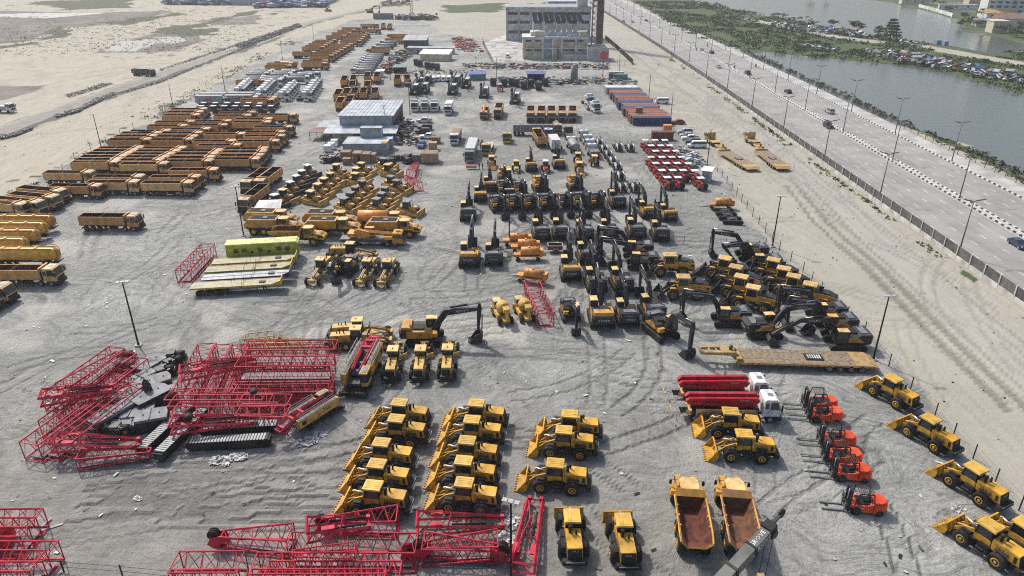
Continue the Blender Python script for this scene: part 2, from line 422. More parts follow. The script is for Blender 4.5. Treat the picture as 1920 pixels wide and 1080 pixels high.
    for p, q in zip(o, o[1:]):
        nx, nz = (q[1] - p[1]), -(q[0] - p[0]); l = math.hypot(nx, nz); nx, nz = nx / l * -.06, nz / l * -.06
        b.prism([p, q, (q[0] + nx, q[1] + nz), (p[0] + nx, p[1] + nz)], -W, W, B)
    for s in (-1, 1): b.prism([(3.2, 1.42), (2.9, .9), (3.0, .28), (3.3, .04), (4.15, .04)], s * W - .03, s * W + .03, B)
    b.box(3.1, 3.25, -W, W, 1.33, 1.45, B)
    for y in (-.9, -.3, .3, .9): b.prism([(3.1, 1.35), (2.92, .9), (3.02, .3), (2.86, .35), (2.78, .9), (2.95, 1.3)], y - .04, y + .04, B)
    t = b
    for y in np.linspace(-W + .08, W - .08, 8): t.box(4.05, 4.38, y - .07, y + .07, .03, .14, B if not v else 'steel_dark', .0, .02)
    for x in (1.55, -1.8):
        for s in (-1, 1): wheel(mo, x, s * 1.16, r, .64, 'yellow' if not v else 'volvo_yellow', .5, True, 18)
    return mo
def mk_excavator(kind, pose):
    y2 = kind == 'old'      # older machines: yellow hood and house
    S = 'volvo_yellow'
    mo = Model('excavator', 'excavator')
    for s in (-1, 1):
        t = mo.part('crawler_track'); yy = s * 1.38
        pts = []
        for a in np.linspace(-90, 90, 7): pts.append((1.95 + .5 * math.cos(rad(a)), .5 + .48 * math.sin(rad(a))))
        for a in np.linspace(90, 270, 7): pts.append((-1.95 + .5 * math.cos(rad(a)), .5 + .48 * math.sin(rad(a))))
        t.prism(pts, yy - .3, yy + .3, 'rubber'); t.box(-1.9, 1.9, yy - .31, yy + .31, .3, .68, 'black')
        for x in np.linspace(-1.9, 1.9, 16): t.box(x - .07, x + .07, yy - .3, yy + .3, .97, 1.01, 'steel_dark')
    u = mo.part('undercarriage'); u.box(-1.1, 1.1, -1.1, 1.1, .45, .95, 'black'); u.cyl((0, 0, .9), (0, 0, 1.2), .75, 'black', 14)
    h = mo.part('house')
    h.box(-2.2, 1.7, -1.45, 1.45, 1.15, 1.4, 'black'); h.box(-2.3, 1.0, -1.45, -.35, 1.35, 2.2, S if y2 else 'charcoal'); h.box(-2.3, .3, -.4, 1.45, 1.35, 2.25, 'charcoal')
    for s in (-1, 1):
        yy = s * 1.465
        pan = [(-2.0, 1.5), (.7 if s < 0 else .45, 1.5), (.9 if s < 0 else .3, 1.75), (.5 if s < 0 else .2, 2.2), (-.9, 2.2)] if not y2 else [(-2.2, 1.25), (1.2, 1.25), (1.1, 2.2), (-2.2, 2.2)]
        h.prism(pan, yy - .015, yy + .015, S)
        h.text('EC300' if not y2 else 'EC480', .34, (-.6, s * 1.485, 1.8), (-s, 0, 0), (0, 0, 1), 'black')
    h.box(1.0, 1.75, -1.42, -.5, 1.4, 1.95, S); h.box(.2, 1.0, -1.40, -.5, 2.2, 2.26, 'black'); h.box(-1.4, .1, -.9, .35, 2.2, 2.42, 'black')
    w = mo.part('counterweight')
    w.prismz([(-2.2, -1.5), (-2.2, 1.5), (-2.85, 1.42), (-3.15, 1.0), (-3.22, 0), (-3.15, -1.0), (-2.85, -1.42)], 1.2, 2.3, 'charcoal')
    w.text('VOLVO', .48, (-3.24, 0, 1.75), (0, -1, 0), (0, 0, 1), 'paint_white')
    for s in (-1, 1): w.box(-3.0, -2.92, s * 1.3 - .12, s * 1.3 + .12, 1.95, 2.08, 'sign_red')
    e = mo.part('engine_hood')
    if y2: e.prism([(-2.95, 2.3), (-1.5, 2.3), (-1.6, 2.66), (-2.75, 2.72)], -1.25, 1.3, S)
    else:
        e.prism([(-3.05, 2.3), (-1.2, 2.3), (-1.35, 2.55), (-2.8, 2.62)], -1.4, 1.4, 'charcoal'); e.box(-2.4, -1.5, -1.1, .9, 2.6, 2.68, 'slate')
    e.cyl((-1.7, -.9, 2.5), (-1.7, -.9, 3.0), .09, 'black', 8)
    c = mo.part('cab')
    c.prism([(.2, 1.35), (1.95, 1.35), (2.0, 2.0), (1.65, 3.0), (.3, 3.05), (.2, 2.9)], .45, 1.48, 'charcoal')
    g = mo.part('glazing', c)
    g.prism([(2.01, 1.7), (2.04, 2.0), (1.69, 2.95), (1.66, 2.95)], .55, 1.4, 'glass')
    for yy in (.44, 1.49): g.prism([(.5, 2.0), (1.85, 2.0), (1.58, 2.88), (.5, 2.88)], yy - .012, yy + .012, 'glass')
    rf = mo.part('roof', c); rf.box(.2, 1.72, .43, 1.5, 3.04, 3.14, 'sheen_roof_yellow', .06, .04)
    hr = mo.part('handrail')
    hr.path([(.2, -1.4, 2.2), (.2, -1.4, 3.0), (1.0, -1.4, 2.6), (1.3, -1.4, 1.8)], .03, 'sign_red' if not y2 else 'volvo_yellow', 5)
    # working arm: foot, bend, tip, stick end
    P = {1: ((1.1, 1.7), (2.9, 4.35), (7.2, 4.9), (7.0, 1.45)), 2: ((1.1, 1.7), (2.8, 4.1), (6.6, 3.9), (10.0, 1.7)), 3: ((1.1, 1.7), (3.2, 4.6), (7.0, 4.0), (4.9, 1.6))}[pose]
    foot, bend, tip, end = [Vector((a, 0, b)) for a, b in P]
    yb = -.12
    b = mo.part('boom')
    def beam(mb, a, q, wa, wb, th, m):
        d = (q - a).normalized(); n = Vector((-d.z, 0, d.x))
        ps = [a + n * wa, q + n * wb, q - n * wb, a - n * wa]
        mb.prism([(p.x, p.z) for p in ps], yb - th, yb + th, m)
    up = (bend - foot).normalized(); n1 = Vector((-up.z, 0, up.x)); t2 = (tip - bend).normalized(); n2 = Vector((-t2.z, 0, t2.x)); nm = (n1 + n2).normalized()
    top = [foot + n1 * .22, foot.lerp(bend, .55) + n1 * .42, bend + nm * .45, bend.lerp(tip, .3) + n2 * .42, tip + n2 * .2, tip + t2 * .25]
    bot = [tip - n2 * .22, bend.lerp(tip, .3) - n2 * .34, bend - nm * .42, foot.lerp(bend, .6) - n1 * .35, foot - n1 * .22]
    b.prism([(p.x, p.z) for p in top + bot], yb - .24, yb + .24, 'charcoal')
    mid = bend.lerp(tip, .5)
    for s in (-1, 1): b.text('VOLVO', .5, mid + Vector((0, yb + s * .25, 0)), t2 * -s, n2, 'paint_white')
    k = mo.part('boom_cylinder')
    for s in (-1, 1): k.cyl((1.75, yb + s * .4, 1.5), foot.lerp(bend, .8) + Vector((0, yb + s * .4, 0)), .09, 'black', 8)
    st = mo.part('stick'); d = (end - tip).normalized(); back = tip - d * .75
    n = Vector((-d.z, 0, d.x)); sg = 1 if n.x > 0 else -1
    ps = [back + n * .12 * sg, tip + n * .34 * sg, end + n * .14 * sg, end - n * .14 * sg, tip - n * .3 * sg, back - n * .12 * sg]
    st.prism([(p.x, p.z) for p in ps], yb - .2, yb + .2, 'charcoal')
    sc2 = mo.part('stick_cylinder'); sc2.cyl(bend.lerp(tip, .15) + n2 * .62 + Vector((0, yb, 0)), back + Vector((0, yb, 0)), .09, 'chrome', 8); sc2.cyl(bend.lerp(tip, .15) + n2 * .62 + Vector((0, yb, 0)), (bend.lerp(tip, .15) + n2 * .62).lerp(back, .6) + Vector((0, yb, 0)), .13, 'black', 8)
    bc = mo.part('bucket_linkage'); q = tip.lerp(end, .25) + Vector((.42 if pose == 1 else .0, yb, .42 if pose == 2 else 0)); bc.cyl(q, end + Vector((.5 if pose == 1 else .25, yb, .35)), .08, 'black', 8)
    bk = mo.part('bucket'); ex, ez = end.x, end.z
    sgn = -1
    prof = [(.25, .1), (.55, -.35), (.45, -.95), (0, -1.32), (-.55, -1.38), (-1.05, -1.2)]
    prof = [(ex + a, ez + bb) for a, bb in prof]
    dz = .04 - min(p[1] for p in prof); prof = [(a, bb + dz) for a, bb in prof]
    for p, q in zip(prof, prof[1:]):
        nx, nz = (q[1] - p[1]), -(q[0] - p[0]); l = math.hypot(nx, nz); nx, nz = nx / l * .07, nz / l * .07
        bk.prism([p, q, (q[0] - nx, q[1] - nz), (p[0] - nx, p[1] - nz)], yb - .75, yb + .75, 'charcoal')
    for s in (-1, 1): bk.prism(prof + [(ex - .35, ez + dz - .1)], yb + s * .73 - .035, yb + s * .73 + .035, 'charcoal')
    tt = bk
    for y in np.linspace(-.65, .65, 5): tt.box(prof[-1][0] - .28, prof[-1][0] + .02, yb + y - .07, yb + y + .07, prof[-1][1] - .03, prof[-1][1] + .1, 'steel_dark')
    return mo
def mk_dozer(roof, body, cabm='black', bladem=None, ripper=True):
    mo = Model('bulldozer', 'bulldozer'); bladem = bladem or body
    for s in (-1, 1):
        t = mo.part('crawler_track'); yy = s * 1.05
        pts = [(1.9 + .42 * math.cos(rad(a)), .45 + .43 * math.sin(rad(a))) for a in np.linspace(-90, 60, 6)] + [(-1.5, 1.25), (-1.85, 1.2), (-2.1, .8), (-2.0, .2), (-1.6, .02)]
        t.prism(pts, yy - .28, yy + .28, body); t.prism([(a * 1.0, b * .96 + .0) for a, b in pts], yy - .24, yy + .24, 'steel_dark')
        for x in np.linspace(-1.6, 1.9, 13): t.box(x - .06, x + .06, yy - .3, yy + .3, .86 + .36 * max(0, (.2 - x) / 2.2) * 1.0, .98 + .30 * max(0, (.2 - x) / 2.0), 'steel_dark')
        t.cyl((-1.55, yy - .3, .85), (-1.55, yy + .3, .85), .3, body, 12)
    h = mo.part('engine_hood'); h.prism([(.1, .7), (2.25, .7), (2.25, 1.75), (.1, 2.05)], -.55, .55, body)
    h.box(.3, 2.0, -.4, .4, 1.9, 2.0, 'sheen_roof_yellow' if body != 'dozer_brown' else 'dozer_brown'); h.box(2.25, 2.3, -.5, .5, .8, 1.7, 'black')
    h.cyl((1.0, .2, 1.9), (1.0, .2, 2.7), .08, 'black', 7); h.cyl((.6, -.25, 1.9), (.6, -.25, 2.35), .1, 'black', 7)
    f = mo.part('fuel_tank'); f.box(-2.0, -1.1, -.8, .8, 1.1, 1.95, body, .1); f.box(-1.2, .2, -.95, .95, 1.0, 1.4, body)
    k = mo.part('cab'); k.box(-1.15, .2, -.72, .72, 1.35, 1.75, cabm)
    for x in (-1.1, .12):
        for s in (-1, 1): k.bar((x, s * .66, 1.7), (x, s * .62, 3.0), .11, cabm)
    g = mo.part('glazing', k); g.box(-1.08, .1, -.62, .62, 1.75, 2.95, 'glass', .06, .04)
    r = mo.part('roof', k); r.box(-1.4, .5, -.88, .88, 2.98, 3.14, roof, .08, .06)
    b = mo.part('blade'); W = 1.85
    b.prism([(2.95, .05), (3.1, .08), (2.85, .6), (2.95, 1.3), (3.08, 1.35), (2.85, 1.38), (2.72, .7)], -W, W, bladem)
    for y in (-W + .02, W - .02): b.prism([(3.1, .05), (2.7, .3), (2.72, 1.2), (3.1, 1.4)], y - .03, y + .03, bladem)
    a = mo.part('push_arms')
    for s in (-1, 1):
        a.bar((-.4, s * 1.42, .5), (2.8, s * 1.42, .35), .2, bladem); a.cyl((2.1, s * .62, 1.75), (2.8, s * .62, .7), .07, 'chrome', 7); a.cyl((1.95, s * .62, 2.1), (2.4, s * .62, 1.35), .1, 'black', 7)
    if ripper:
        p = mo.part('ripper'); p.box(-2.9, -2.6, -.9, .9, .75, 1.1, body if body != 'dozer_brown' else 'black')
        for s in (-1, 1): p.bar((-2.0, s * .6, .9), (-2.75, s * .6, .95), .18, 'black'); p.prism([(-2.95, 1.3), (-2.75, 1.3), (-2.85, .4), (-2.6, .1), (-2.95, .4)], s * .6 - .06, s * .6 + .06, 'black')
    return mo
def mk_grader():
    Y = 'grader_yellow'
    mo = Model('motor_grader', 'motor grader')
    f = mo.part('frame')
    f.prism([(-.6, 1.15), (.4, 1.0), (1.4, 1.75), (3.6, 1.35), (4.4, .95), (4.5, 1.3), (3.7, 1.7), (1.4, 2.1), (.2, 1.7), (-.6, 1.6)], -.2, .2, Y)
    f.box(3.75, 4.15, -.95, .95, .62, .8, Y); f.box(3.3, 4.5, -.3, .3, .8, 1.05, Y)
    f.box(4.5, 4.85, -.6, .6, .7, 1.35, Y); f.bar((1.3, 0, 2.1), (4.2, 0, 1.62), .12, 'slate')
    h = mo.part('engine_hood'); h.prism([(-4.1, 1.1), (-1.0, 1.1), (-1.0, 2.3), (-3.9, 2.15)], -.62, .62, Y); h.box(-4.16, -4.1, -.55, .55, 1.15, 2.0, 'black'); h.box(-3.1, -2.7, -.64, .64, 1.4, 1.9, 'rust')
    for x, z in ((-2.0, 2.9), (-2.6, 2.55), (-3.0, 2.5)): h.cyl((x, .1, 2.2), (x, .1, z), .08, 'black', 7)
    r = mo.part('ripper'); r.box(-4.7, -4.1, -.8, .8, .7, 1.2, 'black'); r.box(-4.9, -4.65, -1.1, 1.1, .55, .8, 'black')
    k = mo.part('cab'); k.box(-.95, .5, -.68, .68, 1.5, 2.0, 'black')
    for x in (-.9, .42):
        for s in (-1, 1): k.bar((x, s * .62, 1.9), (x * .9, s * .62, 3.15), .09, 'black')
    g = mo.part('glazing', k); g.box(-.88, .42, -.6, .6, 1.9, 3.1, 'glass', .05, .03)
    q = mo.part('roof', k); q.box(-1.1, .65, -.8, .8, 3.1, 3.24, 'sheen_roof_yellow', .05, .05); q.cyl((-.4, 0, 3.24), (-.4, 0, 3.4), .09, 'fork_orange', 7)
    b = mo.part('blade'); a = rad(35)
    c, s_ = math.cos(a), math.sin(a)
    pr = [(-.05, .1), (.12, .1), (-.02, .4), (.08, .72), (-.05, .74), (-.15, .4)]
    n = len(pr); vs = []
    for y in (-1.75, 1.75):
        for x, z in pr: vs.append((1.75 + x * c - y * s_, x * s_ + y * c, z))
    b.add(vs, [tuple(range(n)), tuple(range(2 * n - 1, n - 1, -1))] + [(i, i + n, (i + 1) % n + n, (i + 1) % n) for i in range(n)], Y)
    cb = mo.part('circle_drawbar'); cb.cyl((1.75, 0, .85), (1.75, 0, 1.0), .75, Y, 14); cb.bar((1.9, .5, 1.0), (4.0, 0, .95), .15, Y); cb.bar((1.9, -.5, 1.0), (4.0, 0, .95), .15, Y)
    for s in (-1, 1): cb.cyl((1.5, s * .45, 1.0), (1.5, s * .5, 2.5), .07, 'black', 7)
    for x in (-1.6, -3.15):
        for s in (-1, 1): wheel(mo, x, s * 1.1, .7, .45, Y, .5, True)
    for s in (-1, 1): wheel(mo, 3.95, s * 1.1, .7, .42, Y, .5, True)
    return mo
def mk_hauler(body):
    Y = 'volvo_yellow'
    mo = Model('articulated_hauler', 'dump truck')
    f = mo.part('frame'); f.box(-5.0, 1.4, -.5, .5, .9, 1.35, 'black'); f.box(1.0, 2.4, -.4, .4, .8, 1.3, 'black'); f.box(2.2, 5.2, -.6, .6, .75, 1.3, 'black')
    h = mo.part('bonnet'); h.prism([(2.9, 1.3), (5.3, 1.2), (5.55, 1.5), (5.45, 1.85), (4.6, 2.35), (2.9, 2.5)], -1.05, 1.05, Y); h.box(3.2, 4.9, -.55, .55, 2.26, 2.40, 'slate', .2)
    for s in (-1, 1): h.prism([(4.2, 1.7), (5.3, 1.65), (5.2, 1.9), (4.2, 2.05)], s * 1.06 - .015, s * 1.06 + .015, 'black'); h.prism([(2.3, 1.65), (2.6, 2.0), (3.9, 2.0), (4.3, 1.6), (4.1, 1.55), (3.6, 1.85), (2.8, 1.85)], s * 1.35 - .3, s * 1.35 + .3, Y)
    k = mo.part('cab'); k.box(1.3, 3.0, -.95, .95, 1.5, 2.3, Y)
    for x in (1.38, 2.9):
        for s in (-1, 1): k.bar((x, s * .86, 2.2), (x, s * .78, 3.4), .1, Y)
    g = mo.part('glazing', k); g.box(1.4, 2.92, -.85, .85, 2.25, 3.38, 'glass', .06, .06)
    q = mo.part('roof', k); q.prismz([(1.15, -.6), (1.5, -.95), (2.7, -.95), (3.2, -.6), (3.2, .6), (2.7, .95), (1.5, .95), (1.15, .6)], 3.38, 3.52, 'sheen_roof_yellow')
    for s in (-1, 1):
        m = mo.part('mirror'); m.path([(3.2, s * .9, 3.0), (3.4, s * 1.7, 2.9), (3.4, s * 1.7, 2.4)], .03, 'black', 5); m.box(3.33, 3.45, s * 1.7 - .13, s * 1.7 + .13, 2.3, 2.8, 'black')
    e = mo.part('exhaust'); e.box(.95, 1.3, -1.3, -.7, 1.4, 2.6, 'black'); e.box(.95, 1.3, .7, 1.35, 1.4, 2.3, 'black')
    b = mo.part('dump_body' if body in ('open', 'rusty') else 'water_tank')
    if body in ('open', 'rusty'):
        inn = 'rust' if body == 'rusty' else 'rust_red'
        out = 'orange' if body == 'rusty' else Y
        # outer and inner shells, open at the top
        def ring(x, wt, zt, wf, zf): return [(x, -wt, zt), (x, -wf, zf), (x, wf, zf), (x, wt, zt)]
        O = [ring(-5.5, 1.5, 2.75, .9, 2.15), ring(-4.2, 1.55, 3.0, .85, 1.55), ring(.6, 1.55, 3.05, .85, 1.45), ring(.9, 1.5, 3.05, 1.2, 2.2)]
        I = [ring(-5.4, 1.4, 2.78, .8, 2.27), ring(-4.15, 1.45, 3.02, .75, 1.68), ring(.45, 1.45, 3.07, .75, 1.58), ring(.62, 1.42, 3.07, 1.1, 2.3)]
        for R, m in ((O, out), (I, inn)):
            vs = [p for r in R for p in r]
            fs = [(i * 4 + j, i * 4 + j + 1, i * 4 + j + 5, i * 4 + j + 4) for i in range(3) for j in range(3)] + [(12, 13, 14, 15)]
            b.add(vs, fs, m)
        vs = [O[i][j] for i in range(4) for j in (0, 3)] + [I[i][j] for i in range(4) for j in (0, 3)]
        b.add(vs, [(i * 2, i * 2 + 2, i * 2 + 10, i * 2 + 8) for i in range(3)] + [(i * 2 + 1, i * 2 + 3, i * 2 + 11, i * 2 + 9) for i in range(3)] + [(6, 7, 15, 14)], out)
        b.add(O[0] + I[0], [(0, 1, 5, 4), (1, 2, 6, 5), (2, 3, 7, 6)], out)
        b.prism([(.62, 3.0), (.95, 3.0), (1.25, 3.62), (1.15, 3.66), (.62, 3.12)], -1.45, 1.45, out)
        for s in (-1, 1):
            b.bar((-5.4, s * 1.53, 2.8), (-4.2, s * 1.58, 3.05), .12, out); b.bar((-4.2, s * 1.58, 3.05), (.8, s * 1.58, 3.1), .12, out)
            for x in (-3.4, -2.0, -.6): b.prism([(x, 1.6), (x + .18, 1.6), (x + .18, 3.0), (x, 3.0)], s * 1.42 - .1, s * 1.42 + .1, out)
        for s in (-1, 1): b.text('VOLVO', .4, (-.2, s * 1.60, 2.5), (-s, 0, 0), (0, 0, 1), 'black')
    elif body == 'boxtank':
        b.prism([(-5.5, 1.7), (-5.1, 1.5), (.7, 1.5), (1.0, 2.0), (1.0, 3.3), (-4.6, 3.3), (-5.5, 2.5)], -1.42, 1.42, Y)
        b.box(-4.45, .78, -1.2, 1.2, 3.3, 3.34, 'body_black'); 
        for s in (-1, 1): b.box(-4.6, 1.0, s * 1.33 - .1, s * 1.33 + .1, 3.3, 3.46, 'sheen_roof_yellow'); b.box(-5.2, .8, s * 1.43 - .015, s * 1.43 + .015, 1.55, 1.8, 'black'); b.text('WT 12000', .3, (-1.5, s * 1.45, 1.67), (-s, 0, 0), (0, 0, 1), 'paint_white')
        b.box(.75, 1.0, -1.2, 1.2, 3.3, 3.5, 'sheen_roof_yellow'); b.box(-2.0, -1.1, -.4, .4, 3.34, 3.5, 'slate')
        w = mo.part('ladder')
        for s in (-.3, .3): w.bar((-5.45, s, 2.6), (-4.5, s, 3.65), .06, 'lightgrey'); w.bar((-5.6, s, 1.2), (-5.45, s, 2.6), .06, 'lightgrey')
        for z in (1.4, 1.75, 2.1, 2.45): w.bar((-5.55, -.3, z), (-5.55, .3, z), .05, 'lightgrey')
    else:
        b.lathe((-2.2, 0, 2.6), 'x', [(-3.1, .9), (-3.0, 1.25), (3.0, 1.25), (3.1, .9)], 'bowser_orange', 20); b.box(-4.9, .5, -1.0, 1.0, 1.3, 1.7, Y)
    for x in (3.35, -1.7, -3.7):
        for s in (-1, 1): wheel(mo, x, s * 1.22, .92, .7, Y, .48, True, 16)
    return mo
def mk_forklift():
    O = 'fork_orange'
    mo = Model('forklift', 'forklift')
    b = mo.part('body'); b.prism([(-.3, .35), (1.5, .35), (1.55, .95), (.95, 1.1), (.2, 1.1), (-.3, 1.3)], -.8, .8, O); b.box(-.1, 1.1, -.6, .6, 1.05, 1.2, 'black')
    b.text('TD', .3, (.7, .81, .75), (-1, 0, 0), (0, 0, 1), 'paint_white'); b.text('TD', .3, (.7, -.81, .75), (1, 0, 0), (0, 0, 1), 'paint_white')
    c = mo.part('counterweight')
    c.prismz([(-.35, -.85), (-.35, .85), (-1.2, .85), (-1.6, .6), (-1.75, 0), (-1.6, -.6), (-1.2, -.85)], .35, 1.25, O); c.prismz([(-.3, -.75), (-.3, .75), (-1.1, .72), (-1.4, .5), (-1.5, 0), (-1.4, -.5), (-1.1, -.72)], 1.25, 1.5, O)
    s_ = mo.part('seat'); s_.box(.0, .5, -.27, .27, 1.2, 1.35, 'black'); s_.box(-.1, .06, -.27, .27, 1.3, 1.85, 'black'); s_.cyl((.95, .2, 1.2), (.75, .2, 1.6), .03, 'black', 6); s_.cyl((.74, .2, 1.6), (.70, .2, 1.64), .19, 'black', 10)
    g = mo.part('overhead_guard')
    for s in (-1, 1): g.path([(-.35, s * .72, 1.4), (-.15, s * .7, 2.4), (1.1, s * .7, 2.4), (1.4, s * .72, 1.05)], .06, 'black', 6)
    for x in np.linspace(-.15, 1.1, 8): g.bar((x, -.7, 2.42), (x, .7, 2.42), .05, 'black')
    m = mo.part('mast')
    for s in (-1, 1): m.box(1.7, 1.9, s * .5 - .09, s * .5 + .09, .15, 2.6, 'charcoal'); m.box(1.9, 2.02, s * .36 - .06, s * .36 + .06, .15, 2.5, 'charcoal')
    m.box(1.72, 1.9, -.5, .5, 2.45, 2.6, 'charcoal'); m.box(1.72, 1.9, -.5, .5, .5, .65, 'charcoal'); m.cyl((1.85, 0, .3), (1.85, 0, 2.4), .09, 'chrome', 8)
    k = mo.part('carriage'); k.box(2.02, 2.12, -.85, .85, .45, .6, 'charcoal'); k.box(2.02, 2.12, -.85, .85, .95, 1.1, 'charcoal')
    for y in np.linspace(-.8, .8, 6): k.box(2.03, 2.1, y - .03, y + .03, .6, 1.5, 'charcoal')
    for s in (-1, 1):
        f = mo.part('fork'); f.box(2.1, 4.2, s * .45 - .09, s * .45 + .09, .12, .19, 'slate'); f.box(2.1, 2.19, s * .45 - .09, s * .45 + .09, .12, 1.0, 'slate')
    for s in (-1, 1): wheel(mo, 1.2, s * .72, .45, .42, 'steel_dark', .5); wheel(mo, -.95, s * .7, .38, .34, 'steel_dark', .5)
    return mo
def mk_pump():
    mo = Model('concrete_pump_truck', 'pump truck')
    c = chassis(mo, -5.4, 5.4, 1.05); c.box(-4.6, 3.2, -1.1, 1.1, 1.05, 1.5, 'black'); c.box(-4.0, 3.2, -1.22, -1.1, .7, 1.45, 'tan'); c.box(-4.0, 3.2, 1.1, 1.22, .7, 1.45, 'tan')
    for x in np.linspace(-3.8, 3.0, 9): c.box(x, x + .12, -1.26, 1.26, .72, 1.42, 'lowboy_yellow')
    cab(mo, 3.9, 5.95, 1.0, 3.3, 1.24, 'white')
    b = mo.part('bumper'); b.box(5.3, 6.15, -1.25, 1.25, .4, 1.02, 'black')
    for i, (y, z) in enumerate(((.55, 2.45), (0, 2.85), (-.55, 2.5))):
        m = mo.part('boom_section')
        m.prism([(-5.2, z - .3), (-5.4, z + .2), (-5.0, z + .6), (3.0, z + .75), (3.5, z + .4), (3.2, z - .1), (1.4, z - .6), (-2.0, z - .45)], y - .24, y + .24, 'pump_red')
        for s in (-1, 1): m.path([(-4.9, y + s * .3, z + .1), (3.2, y + s * .3, z + .32)], .06, 'pump_red', 6); m.box(-3.6, -1.2, y + s * .25 - .02, y + s * .25 + .02, z + .02, z + .28, 'black')
        if i == 0:
            m.text('SANY', .45, (1.6, y + .26, z + .42), (-1, 0, 0), (0, 0, 1), 'paint_white')
        if i == 2: m.text('SANY', .45, (1.6, y - .26, z + .42), (1, 0, 0), (0, 0, 1), 'paint_white')
    h = mo.part('hopper'); h.prism([(-6.2, 1.7), (-5.2, 1.7), (-5.3, .9), (-5.9, .9)], -.6, .6, 'charcoal'); h.box(-6.25, -5.2, -.65, .65, 1.68, 1.76, 'slate'); h.box(-5.3, -4.6, -.9, .9, .9, 1.4, 'tan')
    h.path([(-6.5, -.9, 1.5), (-7.0, -.5, 1.2), (-7.0, .5, 1.2), (-6.5, .9, 1.5)], .06, 'lowboy_yellow', 6)
    t = mo.part('turret'); t.cyl((2.6, 0, 1.4), (2.6, 0, 2.6), .55, 'pump_red', 12)
    for s in (-1, 1):
        o = mo.part('outrigger'); o.box(-4.2, 2.9, s * 1.25 - .12, s * 1.25 + .12, 1.5, 1.85, 'tan'); o.cyl((-4.1, s * 1.3, .5), (-4.1, s * 1.3, 1.9), .11, 'grey', 8); o.cyl((2.8, s * 1.3, .5), (2.8, s * 1.3, 1.9), .11, 'grey', 8)
    for x in (4.85, 3.2, -2.9, -4.25):
        for s in (-1, 1): wheel(mo, x, s * 1.03, .53, .4, 'grey')
    return mo
def mk_lowboy(L=23, neck=5):
    Y = 'lowboy_yellow'
    mo = Model('lowboy_trailer', 'trailer'); h = L / 2
    d = mo.part('deck'); x0, x1 = -h, h - neck
    d.box(x0, x1, -1.85, 1.85, 1.0, 1.17, Y); 
    for a, b in ((-1.75, -1.0), (-.85, .85), (1.0, 1.75)): d.box(x0 + 2.2, x1 - .3, a, b, 1.17, 1.20, 'plank')
    for s in (-1, 1): d.box(x0, x1, s * 1.87 - .06, s * 1.87 + .06, .85, 1.17, Y); 
    for x in np.arange(x0 + 4, x1, .8): d.box(x, x + .14, -1.98, 1.98, .86, .99, 'rust')
    d.prism([(x0 - 1.0, .7), (x0, .9), (x0, 1.17), (x0 - 1.0, .78)], -1.85, 1.85, Y)
    n = mo.part('gooseneck')
    n.prism([(x1 - .6, .95), (x1 + .3, .95), (x1 + .9, 1.55), (x1 + neck, 1.6), (x1 + neck, 1.95), (x1 + .4, 2.1), (x1 - .6, 1.4)], -.9, -.55, Y); n.prism([(x1 - .6, .95), (x1 + .3, .95), (x1 + .9, 1.55), (x1 + neck, 1.6), (x1 + neck, 1.95), (x1 + .4, 2.1), (x1 - .6, 1.4)], .55, .9, Y)
    n.box(x1 + .3, x1 + 2.2, -.6, .6, 1.85, 2.05, Y)
    for x in (x1 + 2.6, x1 + 3.6, x1 + neck - .2): n.box(x, x + .25, -.6, .6, 1.7, 1.95, Y)
    n.cyl((x1 + .8, 0, 2.0), (x1 + .8, 0, 2.7), .25, 'rust', 8); n.box(x1 - .5, x1 + .2, -1.7, 1.7, 1.17, 1.6, Y)
    k = mo.part('ramp_stack'); k.box(x0 + 6.2, x0 + 8.6, -.8, .8, 1.2, 1.3, 'black'); 
    for i in range(6): k.box(x0 + 6.5 + i * .32, x0 + 6.68 + i * .32, -.5, .5, 1.3, 1.36, 'lightgrey')
    for x in np.arange(4): 
        for s in (-1, 1): wheel(mo, x0 + 1.4 + x * 1.45, s * 1.72, .52, .5, 'grey', .58)
    return mo
def mk_flatbed(deck='deck_cream', edge='trailer_yellow', L=14.5):
    mo = Model('flatbed_trailer', 'trailer'); h = L / 2
    d = mo.part('deck'); d.box(-h, h, -1.25, 1.25, 1.35, 1.5, deck); d.box(-h, h, -.12, .12, 1.5, 1.515, edge)
    for s in (-1, 1): d.box(-h, h, s * 1.27 - .05, s * 1.27 + .05, 1.25, 1.55, edge); d.box(-h, h - 1.2, s * .5 - .08, s * .5 + .08, .95, 1.35, 'black')
    hb = mo.part('headboard'); hb.box(h, h + .12, -1.3, 1.3, 1.25, 2.3, edge); hb.prism([(h - 1.6, 1.5), (h, 1.5), (h, 2.1)], -1.3, -1.22, edge)
    st = mo.part('stakes')
    for x in (-.6, .9, 1.2):
        for s in (-1, 1): st.path([(x, s * .9, 1.5), (x + .1, s * .9, 2.5)], .035, 'black', 5)
    st.box(3.6, 4.6, -.4, .4, 1.52, 1.7, 'steel_dark')
    l = mo.part('landing_legs')
    for s in (-1, 1): l.box(h - 3.0, h - 2.8, s * .8 - .08, s * .8 + .08, .05, 1.3, 'black')
    u = mo.part('side_guard')
    for s in (-1, 1): u.box(-1.2, 2.8, s * 1.15 - .02, s * 1.15 + .02, .7, .78, 'lightgrey'); u.box(-1.2, 2.8, s * 1.15 - .02, s * 1.15 + .02, 1.0, 1.08, 'lightgrey')
    for x in range(4):
        for s in (-1, 1): wheel(mo, -h + 1.2 + x * 1.4, s * 1.0, .5, .42, 'steel_dark')
    return mo
